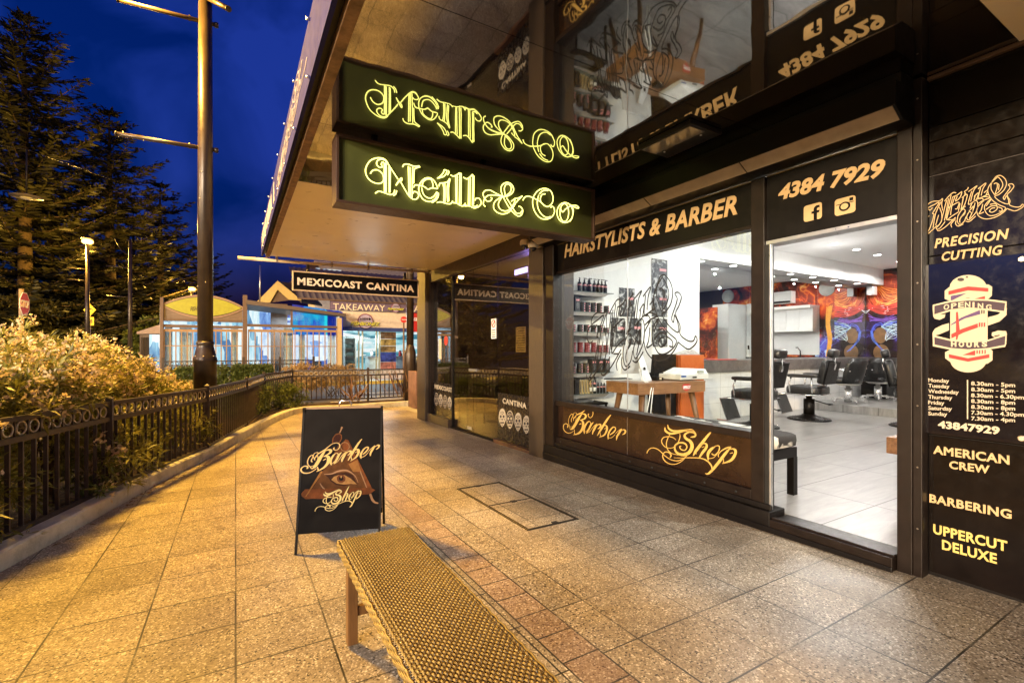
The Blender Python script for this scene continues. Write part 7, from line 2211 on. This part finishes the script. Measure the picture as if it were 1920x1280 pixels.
bottle = None
for k, u in enumerate((1056, 1063, 1070, 1087.5, 1097, 1105, 1108.5, 1115, 1121.5, 1129, 1136)):
    lab = 'black pump bottle with pink label on the top shelf, %s' % ('closest to the window frame', 'middle of the left three', 'third from the window frame', 'alone past the gap', 'second past the gap', 'third past the gap', 'tucked behind its neighbour', 'seventh from the window frame', 'third from the shelf end', 'second from the shelf end', 'at the shelf end')[k]
    if bottle is None:
        bottle = thing('pump_bottle', lab, 'bottle', (sx(u), YPROD, SZ[0]), group='pump bottles on the top shelf')
        m = MB(); m.lathe([(0.026, 0), (0.029, 0.006), (0.029, 0.115), (0.024, 0.132), (0.011, 0.142), (0.011, 0.160)], n=18); m.build('body', M_product, bottle, local=True)
        m = MB(); m.lathe([(0.0295, 0.086), (0.0295, 0.106)], n=18); m.build('label', M_pink, bottle, local=True)
        m = MB(); m.lathe([(0.013, 0.16), (0.013, 0.172), (0.005, 0.176), (0.005, 0.192)], n=12); m.rod((-0.012, 0, 0.195), (0.035, 0, 0.190), 0.012, 0.010); m.build('pump', M_product, bottle, local=True)
        o = bottle
    else:
        o = copy_tree(bottle); o.location = (sx(u), YPROD + (0.06 if k == 6 else random.uniform(-.02, .02)), SZ[0]); o['label'] = lab
    o.rotation_euler.z = random.uniform(-0.7, 0.7)
box0 = None
for k, (u, s_, hh) in enumerate(((1066, 1, .205), (1079, 1, .20), (1110, 4, .19), (1122.5, 4, .19), (1135, 4, .19))):
    lab = 'black gift box with a pink label on the %s shelf, %s' % (SN[s_], ('nearer the window frame', 'beside the tins', 'leftmost of three', 'middle of three', 'at the shelf end')[k])
    t = thing('gift_box', lab, 'box', (sx(u), YPROD, SZ[s_]), group='black gift boxes on the shelves')
    B(-.044, -.05, 0, .044, .05, hh).build('carton', M_product, t, local=True, bevel=0.002)
    B(-.028, -.0525, hh - .055, .028, -.0505, hh - .032).build('label', M_pink, t, local=True)
    m = MB(); m.ellipse(lambda a, b: Vector((a, -.0505, b)), 0, hh * .42, .024, .045, Vector((0, -.0015, 0)), 14); m.build('portrait', pm('grey_print', (0.10, 0.10, 0.10), 0.5, var=0.8, scale=40), t, local=True)
tin = {}
stacks = {1: [(1091, 4), (1101, 4), (1112, 4), (1123, 4), (1136, 3)], 2: [(1059, 4), (1073, 3), (1087, 3), (1099, 3), (1112, 3), (1124, 3), (1135, 2)],
          3: [(1060, 4), (1074, 4), (1087, 4), (1100, 4), (1112.5, 4), (1124, 3), (1135, 3)], 4: [(1060, 5), (1073, 4), (1086, 4), (1098, 4)]}
POSN = {1: ['top'], 2: ['top', 'bottom'], 3: ['top', 'middle', 'bottom'], 4: ['top', 'upper middle', 'lower middle', 'bottom'], 5: ['top', 'second', 'middle', 'fourth', 'bottom']}
for s_, L_ in stacks.items():
    col = 'red' if s_ == 3 else 'black'
    for i, (u, n_) in enumerate(L_):
        for k in range(n_):
            lab = '%s tin, %s of the %s stack from the window frame on the %s shelf' % (col, POSN[n_][n_ - 1 - k], ORD[i], SN[s_])
            loc = (sx(u) + random.uniform(-.002, .002), YPROD - .01, SZ[s_] + k * 0.0345)
            if col not in tin:
                t = thing('product_tin', lab, 'tin', loc, group='%s tins stacked on the shelves' % col)
                m = MB(); m.lathe([(0.037, 0), (0.040, 0.003), (0.040, 0.020), (0.0385, 0.021), (0.0385, 0.0225), (0.041, 0.0235), (0.041, 0.032), (0.039, 0.0335)], n=20); m.build('can', M_product if col == 'black' else pm('red_tin', (0.13, 0.010, 0.014), 0.35), t, local=True)
                m = MB()
                m.add([(0.0405 * math.sin(a), -0.0405 * math.cos(a), z) for z in (0.005, 0.018) for a in [(0.05 + 0.75 * q / 8) for q in range(9)]], [(q, q + 1, q + 10, q + 9) for q in range(8)])
                m.build('label', M_pink if col == 'black' else pm('grey_label', (0.5, 0.2, 0.2), 0.5), t, local=True, fix=False)
                tin[col] = t
            else:
                t = copy_tree(tin[col]); t.location = loc; t['label'] = lab
            t.rotation_euler.z = [0, 0.1, -0.25, 0.9][(i * 2 + k // 3) % 4]
# lowest shelf
for k, u in enumerate((1057.5, 1068)):
    t = thing('tub_stack', 'stack of matt black tubs on the lowest shelf, %s' % ('by the window frame', 'second from the window frame')[k], 'tubs', (sx(u), YPROD, SZ[5]), group='tub stacks on the lowest shelf')
    m = MB()
    for j in range(5 - k): m.lathe([(0.036, j * .047), (0.038, j * .047 + .036), (0.04, j * .047 + .037), (0.04, j * .047 + .044), (0.03, j * .047 + .0465)], n=16)
    m.build('tubs', M_product, t, local=True)
t = thing('dark_carton', 'plain dark carton beside the gold combs on the lowest shelf', 'box', (sx(1078), YPROD, SZ[5])); B(-.04, -.05, 0, .04, .05, .20).build('carton', M_product, t, local=True, bevel=.003)
B(-.03, -.0525, .17, .03, -.0505, .178).build('label', pm('grey_print', (0.10, 0.10, 0.10), 0.5), t, local=True)
comb = None
for k in range(5):
    u = 1087 + k * 5.2
    lab = 'gold comb case leaning on the lowest shelf, %s' % ('first from the dark carton', 'second from the dark carton', 'middle of five', 'second from the spray cans', 'next to the spray cans')[k]
    if comb is None:
        comb = thing('comb_case', lab, 'comb', (sx(u), YPROD - .02, SZ[5]), group='gold comb cases on the lowest shelf')
        m = MB(); m.prism([(-.014, 0, 0), (.014, 0, 0), (.004, 0, .19), (-.024, 0, .19)], Vector((0, -.014, 0))); m.build('case', pm('gold_case', (0.55, 0.40, 0.18), 0.4), comb, local=True)
        m = MB(); m.prism([(-.007, -.001, .02), (.006, -.001, .02), (-.003, -.001, .17), (-.015, -.001, .17)], Vector((0, -.0015, 0))); m.build('window', M_product, comb, local=True)
        o = comb
    else:
        o = copy_tree(comb); o.location = (sx(u), YPROD - .02, SZ[5]); o['label'] = lab
for k, (u, h_, r_) in enumerate(((1107.5, .235, .022), (1115, .235, .022), (1121.5, .14, .018), (1127.5, .14, .018), (1133, .14, .018), (1139, .10, .014))):
    lab = 'slim black product %s on the lowest shelf, %s' % ('spray can' if k < 2 else ('tube' if k < 5 else 'dropper bottle'), ('next to the gold combs', 'second from the gold combs', 'first after the cans', 'second after the cans', 'third after the cans', 'at the very shelf end')[k])
    t = thing('spray_can' if k < 2 else ('product_tube' if k < 5 else 'dropper_bottle'), lab, 'can' if k < 2 else ('tube' if k < 5 else 'bottle'), (sx(u), YPROD, SZ[5]))
    m = MB(); m.lathe([(r_, 0), (r_, h_ * .74), (r_ * .6, h_ * .82), (r_ * .5, h_)], n=16); m.build('body', M_product, t, local=True)
    m = MB(); m.lathe([(r_ * 1.02, h_ * .52), (r_ * 1.02, h_ * .62)], n=16); m.build('label', M_pink, t, local=True)
    if k < 2: m = MB(); m.lathe([(r_ * 1.02, h_ * .10), (r_ * 1.02, h_ * .34)], n=16); m.build('white_band', M_white, t, local=True)
# low black stool under the shelves
t = thing('low_rack', 'low black rack under the shelves with papers on it', 'rack', (4.15, 5.1, ZF))
m = MB(); m.box(-.32, -.18, .50, .25, .18, .53); m.build('top', M_black, t, local=True)
for a in (-.30, .23):
    for b in (-.16, .16): MB().rod((a, b, 0), (a, b, .5), .025).build('leg', M_black, t, local=True)
m = MB(); m.pillow((-.08, 0, .545), (.36, .24, .03), .5, 14, 6); m.build('papers', pm('dark_magazines', (0.08, .08, .08), .5, var=.8), t, local=True)

# posters
def poster(u0, v0, u1, v1, lab, k, y=None):
    Y = y or YW - 0.004
    a = at_y(u0, v1, Y); b = at_y(u1, v0, Y)
    uc = (u0 + u1) / 2
    z0, z1 = at_y(uc, v1, Y).z, at_y(uc, v0, Y).z
    t = thing('poster', lab, 'poster', ((a.x + b.x) / 2, Y, (z0 + z1) / 2), group='black and white posters in the barber shop')
    B(a.x, Y, z0, b.x, Y + 0.003, z1).build('print', photo_mat('poster_photo_%d' % k, k * 3.7), t)
    w_, h_ = b.x - a.x, z1 - z0
    B(a.x + w_ * .50, Y - .002, z0 + h_ * .60, a.x + w_ * .92, Y - .0005, z0 + h_ * .685).build('label', M_pink, t)
    B(a.x + w_ * .45, Y - .002, z0 + h_ * .46, a.x + w_ * .98, Y - .0005, z0 + h_ * .55).build('caption', M_product, t)


YPo = YW + 0.002
poster(1161, 540, 1190, 594, 'black and white poster above the pair, its top left corner curled', 1, YPo)
poster(1145, 596, 1173, 650, 'lower left poster of the pair beside the shelves', 2, YPo)
poster(1176, 596, 1203, 647, 'lower right poster of the pair, behind the glass joint', 3, YPo)
poster(1222, 486, 1251.5, 541, 'top poster of the vertical strip beside the tall cabinets', 4, YPo)
poster(1222, 541.5, 1251.5, 594, 'middle poster of the vertical strip beside the tall cabinets', 5, YPo)
poster(1222, 597, 1251.5, 650, 'bottom poster of the vertical strip beside the tall cabinets', 6, YPo)

# desk with computer and till
M_desk = wood('desk_timber', (0.14, 0.06, 0.022), (0.30, 0.14, 0.055), 'X', 2.0)
M_deskd = wood('desk_leg_timber', (0.09, 0.04, 0.016), (0.20, 0.09, 0.035), 'Z', 2.0)
ZD = 0.93
A1 = at_z(1141, 715, ZD); A2 = at_z(1196, 719, ZD); A3 = at_z(1323, 713.5, ZD)
e1 = Vector((A3.x - A2.x, A3.y - A2.y, 0)); Ld = e1.length; e1.normalize()
e2 = Vector((-e1.y, e1.x, 0))
dw = 0.62
dk = thing('reception_desk', 'timber reception desk with splayed legs and a red oval badge', 'desk', (A2.x + e1.x * Ld / 2 + e2.x * dw / 2, A2.y + e1.y * Ld / 2 + e2.y * dw / 2, ZF), math.atan2(e1.y, e1.x))
hx, hy = Ld / 2, dw / 2
zt = ZD - ZF
m = B(-hx, -hy, zt - 0.02, hx, hy, zt); m.build('desktop', M_desk, dk, local=True, bevel=.003)
m = MB(); m.box(-hx + .004, -hy + .004, zt - .145, hx - .004, -hy + .03, zt - .0205); m.box(-hx + .004, hy - .03, zt - .145, hx - .004, hy - .004, zt - .0205); m.box(-hx + .004, -hy + .031, zt - .145, -hx + .03, hy - .031, zt - .0205); m.box(hx - .03, -hy + .031, zt - .145, hx - .004, hy - .031, zt - .0205)
m.build('apron', M_desk, dk, local=True)
for a in (-1, 1):
    for b in (-1, 1):
        m = MB(); m.tube([(a * (hx - .16), b * (hy - .10), zt - .1455), (a * (hx - .05), b * (hy - .02), 0)], [.042, .024], 12); m.build('leg', M_deskd, dk, local=True)
m = MB(); bc = -hx + Ld * 0.70
m.prism([(bc + .075 * q[0], -hy - .001, zt - .08 + .048 * q[1]) for q in ((-1, .5), (-.75, 1), (.75, 1), (1, .5), (.9, -.3), (.4, -.75), (0, -1), (-.4, -.75), (-.9, -.3))], Vector((0, -.003, 0))); bd_ = m.build('badge', M_red, dk, local=True)
m = MB(); put_text(m, 'UPPERCUT', (bc - .066, -hy - .0045, zt - .095), (.132, 0, 0), (0, 0, .042), (0, -1, 0), th=.002, bold=.03); m.build('badge_lettering', M_white, bd_, local=True)


def on_desk(u, v):
    p = at_z(u, v, ZD)
    d = Vector((p.x, p.y, 0)) - Vector((dk.location.x, dk.location.y, 0))
    return p


# all-in-one computer seen from behind
rzd = math.atan2(e1.y, e1.x)
pcx = at_z(1200, 714, ZD)
pm_ = thing('computer', 'silver all-in-one computer on the desk, turned with its back to the street', 'computer', (pcx.x, pcx.y, ZD), rzd + 0.12)
m = MB(); m.prism([(-.29, .06, .10), (.29, .06, .10), (.29, .02, .48), (-.29, .02, .48)], Vector((0, -.022, 0))); m.build('screen', pm('brushed_silver', (0.66, 0.66, 0.65), 0.35, 0.3), pm_, local=True, bevel=.008)
m = MB(); m.prism([(-.065, -.10, .004), (.115, -.10, .004), (.06, .0, .34), (-.03, .0, .34)], Vector((0, -.012, 0))); m.box(-.07, -.10, 0, .115, .12, .008); st2 = m.build('stand', pm('brushed_silver', (0.66, 0.66, 0.65), 0.35, 0.3), pm_, local=True)
m = MB(); m.ellipse(lambda a, b: Vector((a, -.058, b)), .022, .16, .022, .028, Vector((0, -.004, 0)), 16); m.build('cable_hole', M_satin, st2, local=True)
m = MB()
for a in (0, .035): m.tube([(-.04 - a, -.05, .16), (-.12 - a, -.16, .03), (-.14 - a, -.25, .0), (-.15 - a, -.34, -.06), (-.22 - a * 2, -.36, -.35), (-.15 - a, -.3, -.72)], .006, 6)
m.build('cable', M_white, pm_, local=True)
kb = thing('keyboard', 'dark slim keyboard at the left end of the desk', 'keyboard', tuple(at_z(1160, 711, ZD)), rzd); B(-.2, -.06, .002, .2, .06, .012).build('keys', M_steelblack, kb, local=True, bevel=.003); B(-.2, .0605, .002, .2, .075, .02).build('rear_foot', M_steelblack, kb, local=True)
# till
tl = at_z(1287, 712, ZD)
tll = thing('cash_register', 'pale grey cash register on the right end of the desk', 'till', (tl.x + e2.x * .05, tl.y + e2.y * .05, ZD), rzd)
m = MB(); m.box(-.27, -.20, .012, .27, .20, .085); m.build('drawer', pm('till_grey', (0.55, 0.54, 0.51), .45), tll, local=True, bevel=.012)
m = MB(); m.prism([(-.24, -.19, .0855), (.26, -.19, .0855), (.25, -.16, .15), (-.02, -.16, .165), (-.22, -.16, .10)], Vector((0, -.33, 0))); m.build('top_case', pm('till_white', (0.74, 0.73, 0.71), .4), tll, local=True, bevel=.008)
m = MB(); m.box(.05, -.215, .10, .15, -.191, .135); m.build('display', pm('till_display', (0.30, .32, .27), .3), tll, local=True)
m = MB(); m.box(-.26, -.2035, .05, -.17, -.2005, .075); m.build('plate', pm('till_blue_plate', (0.05, .10, .28), .4), tll, local=True)
m = MB(); m.box(-.05, -.204, .035, .03, -.2005, .055); m.build('lock_slot', M_satin, tll, local=True)
cd2 = at_z(1233, 713, ZD)
ey = thing('card_terminal', 'small black card terminal between the computer and till', 'card terminal', (cd2.x, cd2.y, ZD), rzd); m = MB(); m.prism([(-.06, -.05, 0), (.06, -.05, 0), (.06, -.05, .04), (-.06, -.05, .055)], Vector((0, -.1, 0))); m.build('case', M_black, ey, local=True, bevel=.004); B(-.02, -.056, .015, .02, -.0505, .04).build('lit_screen', M_cream, ey, local=True)
# orange and black cabinet behind the desk
oc = thing('orange_cabinet', 'upright cabinet with an orange front and a black side behind the desk', 'cabinet', (7.1, 5.2, ZF))
o0 = at_y(1272, 662, 5.18); o1 = at_y(1320, 662, 5.18); o2 = at_y(1226, 665, 5.30)
ztop = at_y(1295, 665, 5.18).z
xk = at_y(1320, 700, 5.18).x
x0k = at_y(1277, 700, 5.18).x
B(x0k, 5.18, ZF, xk, 5.45, ztop).build('front', wood('orange_veneer', (0.42, 0.085, 0.015), (0.56, 0.13, 0.025), 'Z', 1.5), oc, bevel=.004)
B(x0k - .04, 5.20, ZF, x0k - .002, 5.45, ztop - .01).build('edge_post', wood('orange_dark_veneer', (0.26, 0.05, 0.01), (0.36, 0.08, 0.02), 'Z', 1.5), oc)
xl = at_y(1226, 700, 5.24).x
B(xl, 5.24, ZF, x0k - .042, 5.454, at_y(1250, 664, 5.24).z).build('side_panel', M_satin, oc, bevel=.004)
mg = thing('magazine_pile', 'pile of papers on top of the orange cabinet', 'papers', (7.0, 5.3, ztop)); m = MB(); m.prism([(xk - .55, 5.22, ztop + .002), (xk - .05, 5.22, ztop + .002), (xk - .22, 5.22, ztop + .09), (xk - .50, 5.22, ztop + .03)], Vector((0, -.2, 0))); m.build('pages', pm('grey_pages', (.45, .45, .44), .6, var=.4, scale=30), mg)
# white stool frame under the desk
stl = at_z(1184, 765, ZF)
so = thing('bar_stool', 'black round stool with wire footring tucked under the desk', 'stool', (stl.x + .2, stl.y + .3, ZF))
m = MB(); m.pillow((0, 0, .66), (.38, .38, .09), .7, 20, 8); m.build('seat', M_leather, so, local=True)
m = MB(); m.tube([(0, 0, .04), (0, 0, .62)], .022, 10); m.tube([(.2 * math.cos(k * PI / 12), .2 * math.sin(k * PI / 12), .50) for k in range(24)], .008, 6, closed=True); m.build('column', M_steelblack, so, local=True)
for k in range(4): m = MB(); a = k * PI / 2 + .4; m.tube([(.05 * math.cos(a), .05 * math.sin(a), .6), (.26 * math.cos(a), .26 * math.sin(a), 0)], .009, 6); m.build('leg', M_steelblack, so, local=True)

# barber chairs
def barber_chair(x, y, rz, label):
    t = thing('barber_chair', label, 'barber chair', (x, y, ZF), rz, 'black leather barber chairs')
    m = MB(); m.lathe([(0.34, 0), (0.34, 0.018), (0.29, 0.035), (0.13, 0.075), (0.10, 0.10)], n=36); m.build('base', M_black, t, local=True)
    m = MB()
    for k in range(28): a = 2 * PI * k / 28; m.pillow((0.31 * math.cos(a), 0.31 * math.sin(a), 0.036), (.014, .014, .01), 1, 6, 4)
    m.build('base_studs', M_chrome, t, local=True)
    m = MB(); m.lathe([(0.088, 0.1005), (0.088, 0.37), (0.05, 0.3705), (0.05, 0.45)], n=24); m.build('pedestal', M_black, t, local=True)
    m = MB(); m.tube([(0.06, 0, .36), (.22, -.12, .30), (.36, -.18, .26)], .011, 8); m.tube([(.36, -.18, .26), (.44, -.20, .26)], .018, 8); m.build('pump_lever', M_steelblack, t, local=True)
    m = MB(); m.pillow((0, 0.02, .53), (.60, .58, .18), .45, 28, 14); m.build('seat', M_leather, t, local=True)
    m = MB(); m.tube([(.27 * sx_, sy_, .458) for sx_, sy_ in ((-1, -.24), (-1, .26), (1, .26), (1, -.24))], .014, 8, closed=True); m.build('seat_rim', M_chrome, t, local=True)
    Mb = Matrix.Translation((0, -.30, .86)) @ Matrix.Rotation(R(12), 4, 'X')
    m = MB(); m.pillow((0, 0, 0), (.52, .13, .44), .35, 26, 14, Mb); m.build('backrest', M_leather, t, local=True)
    m = MB(); m.box(-.24, -.075, -.19, .24, -.066, .19, Mb); m.tube([Mb @ Vector(p) for p in ((-.25, -.062, -.2), (.25, -.062, -.2), (.25, -.062, .2), (-.25, -.062, .2))], .010, 8, closed=True); m.build('back_plate', M_black, t, local=True)
    Mh = Matrix.Translation((0, -.38, 1.18)) @ Matrix.Rotation(R(12), 4, 'X')
    m = MB(); m.pillow((0, 0, 0), (.30, .12, .15), .5, 20, 10, Mh); m.build('headrest', M_leather, t, local=True)
    m = MB(); m.tube([Mb @ Vector((0, -.08, .10)), Mh @ Vector((0, -.04, -.06))], .013, 8); m.box(-.03, -.092, .06, .03, -.0765, .16, Mb); m.build('headrest_post', M_chrome, t, local=True)
    for s_ in (-1, 1):
        m = MB(); m.pillow((.31 * s_, -.02, .79), (.085, .50, .065), .4, 18, 8); m.build('armrest', M_leather, t, local=True)
        m = MB(); m.tube([(.31 * s_, .17, .76), (.315 * s_, .20, .66), (.29 * s_, .19, .48)], .016, 8); m.tube([(.31 * s_, -.16, .76), (.31 * s_, -.17, .50)], .014, 8); m.build('arm_support', M_chrome, t, local=True)
    Mf = Matrix.Translation((0, .44, .28)) @ Matrix.Rotation(R(-20), 4, 'X')
    m = MB(); m.box(-.20, -.012, -.20, .20, .012, .17, Mf); m.build('footrest', pm('tread_plate', (.06, .06, .06), .35, .5, var=.5, scale=60), t, local=True)
    m = MB()
    for s_ in (-.205, .205): m.tube([(s_, .26, .46), Mf @ Vector((s_, 0, .16)), Mf @ Vector((s_, 0, -.20))], .012, 8)
    m.box(-.23, .0, -.215, .23, .16, -.20, Matrix.Translation((0, .37, .29)))
    m.build('footrest_frame', M_chrome, t, local=True)
    return t


p = at_z(1517, 786, ZF); barber_chair(p.x, p.y, 0.10, 'barber chair standing in full view through the open doorway')
p = at_z(1417, 800, ZF); barber_chair(p.x, p.y, 0.10, 'barber chair split by the door frame, half seen through the window')
p = at_z(1716, 800, ZF); barber_chair(p.x, p.y, 0.35 + PI, 'barber chair cut off by the right door jamb')


def salon_chair(x, y, rz, z, label):
    t = thing('salon_chair', label, 'salon chair', (x, y, z), rz, 'low salon chairs on the raised platform')
    m = MB(); m.pillow((0, .03, .46), (.50, .52, .14), .45, 22, 10); m.build('seat', M_leather, t, local=True)
    m = MB()
    n_ = 14
    vs = []
    for zz, rr_, sc2 in ((.42, .30, 1), (.62, .33, 1.0), (.80, .345, .92), (.92, .35, .70)):
        for k in range(n_ + 1):
            a = PI + (PI * (k / n_)) ; a = PI * 1.5 + (a - PI * 1.5) * sc2
            vs.append((rr_ * math.cos(a), rr_ * .95 * math.sin(a) + .05 - (zz - .42) * .12, zz))
    vs2 = [(x_ * .80, y_ * .80 + .01, z_) for x_, y_, z_ in vs]
    W_ = n_ + 1; N_ = len(vs); rows = 4
    fs = []
    for i in range(rows - 1):
        for k in range(n_):
            a = i * W_ + k; fs += [(a, a + 1, a + W_ + 1, a + W_), (N_ + a, N_ + a + W_, N_ + a + W_ + 1, N_ + a + 1)]
    for k in range(n_):
        a = (rows - 1) * W_ + k; fs.append((a, a + 1, N_ + a + 1, N_ + a)); fs.append((k, N_ + k, N_ + k + 1, k + 1))
    for i in range(rows - 1):
        for k in (0, n_):
            a = i * W_ + k; fs.append((a, a + W_, N_ + a + W_, N_ + a))
    m.add(vs + vs2, fs, True); m.build('backrest', M_leather, t, local=True)
    for s_ in (-1, 1):
        m = MB(); m.tube([(.30 * s_, -.10, .66), (.31 * s_, .10, .70), (.30 * s_, .24, .64), (.27 * s_, .22, .44)], .015, 8); m.build('armrest', M_chrome, t, local=True)
    m = MB(); m.lathe([(.16, .36), (.24, .40)], n=18); m.build('seat_pan', pm('beige_shell', (.55, .53, .49), .4), t, local=True)
    m = MB(); m.lathe([(.07, .02), (.07, .30), (.04, .305), (.04, .36)], n=20); m.build('column', M_chrome, t, local=True)
    for k in range(5):
        a = 2 * PI * k / 5
        m = MB(); m.rod((0, 0, .10), (.30 * math.cos(a), .30 * math.sin(a), .085), .035, .03); o = m.build('foot', M_chrome, t, local=True)
        m = MB(); m.lathe([(.035, -.012), (.04, 0), (.035, .012)], n=14, M=Matrix.Translation((.30 * math.cos(a), .30 * math.sin(a), .041)) @ Matrix.Rotation(a, 4, 'Z') @ Matrix.Rotation(PI / 2, 4, 'X')); m.build('caster', M_chrome, o, local=True)
    return t


ZPL = ZF + .15
p = at_z(1590, 755, ZPL); salon_chair(p.x, p.y, 0.25, ZPL, 'low salon chair on the platform right behind the full-view barber chair')
p = at_z(1644, 752, ZPL); salon_chair(p.x + .3, p.y + .1, -0.2, ZPL, 'low salon chair on casters, farther along the platform')
p = at_z(1690, 735, ZPL); salon_chair(12.9, 3.9, 0.6, ZPL, 'low salon chair farthest along the platform under the mural')
# basin stand on the platform by the mural
bs = thing('wash_basin', 'dark wash basin unit against the counter end below the mural', 'basin', (12.9, 5.1, ZPL)); B(-.45, -.25, 0, .45, .25, .75).build('cabinet', M_satin, bs, local=True, bevel=.01); m = MB(); m.pillow((0, 0, .82), (.6, .45, .18), .6, 20, 8); m.build('bowl', M_black, bs, local=True)
# red towel and bottles on the counter
tw_ = thing('red_towel', 'flat red cloth lying on the left end of the stone counter', 'towel', (7.6, 5.6, 1.155))
a = at_y(1330, 672, 5.6).x; b = at_y(1376, 672, 5.6).x
m = MB(); m.pillow(((a + b) / 2, 5.60, 1.164), (b - a, .22, .018), .3, 16, 4); m.build('cloth', M_red, tw_)
# cowhide bench by the door
ch_ = at_z(1489, 925, ZF)
cb = thing('cowhide_bench', 'black timber bench with a black and white cowhide seat just inside the door', 'bench', (ch_.x - 0.05, ch_.y + .62, ZF))
thd = NT('cowhide'); hn = thd.noise(thd.obj(), 4.2, 3, 0.5, 0.6); thd.bsdf(thd.ramp(hn, [(0.46, (0.02, 0.017, 0.015)), (0.50, (0.72, 0.68, 0.60))]), .9); thd.bump(thd.noise(thd.obj(), 160, 2), .6, .006)
y_end = -.66
m = MB(); m.pillow((-.16, 0, .475), (.46, 1.36, .13), .30, 28, 12); m.build('seat', thd.m, cb, local=True)
m = MB(); m.box(-.36, -.65, .33, .04, .65, .412); m.build('apron', M_black, cb, local=True)
for a in (-.34, .02):
    for b in (-.62, .62): MB().box(a - .03, b - .03, 0, a + .03, b + .03, .329).build('leg', M_black, cb, local=True, bevel=.003)
# timber bench on the right
rb_ = at_z(1684, 930, ZF)
sb_ = thing('side_bench', 'low honey timber bench with thin black legs cut off by the right jamb', 'bench', (rb_.x + .02, rb_.y - .05, ZF), 0)
m = MB(); m.box(-.06, -.9, .36, .55, .12, .50); m.build('box_seat', M_desk, sb_, local=True, bevel=.004)
for a in (0, .48):
    for b in (-.8, .02): m = MB(); m.tube([(a, b, .36), (a + (.02 if a else -.02), b, 0)], [.02, .012], 8); m.build('leg', M_steelblack, sb_, local=True)
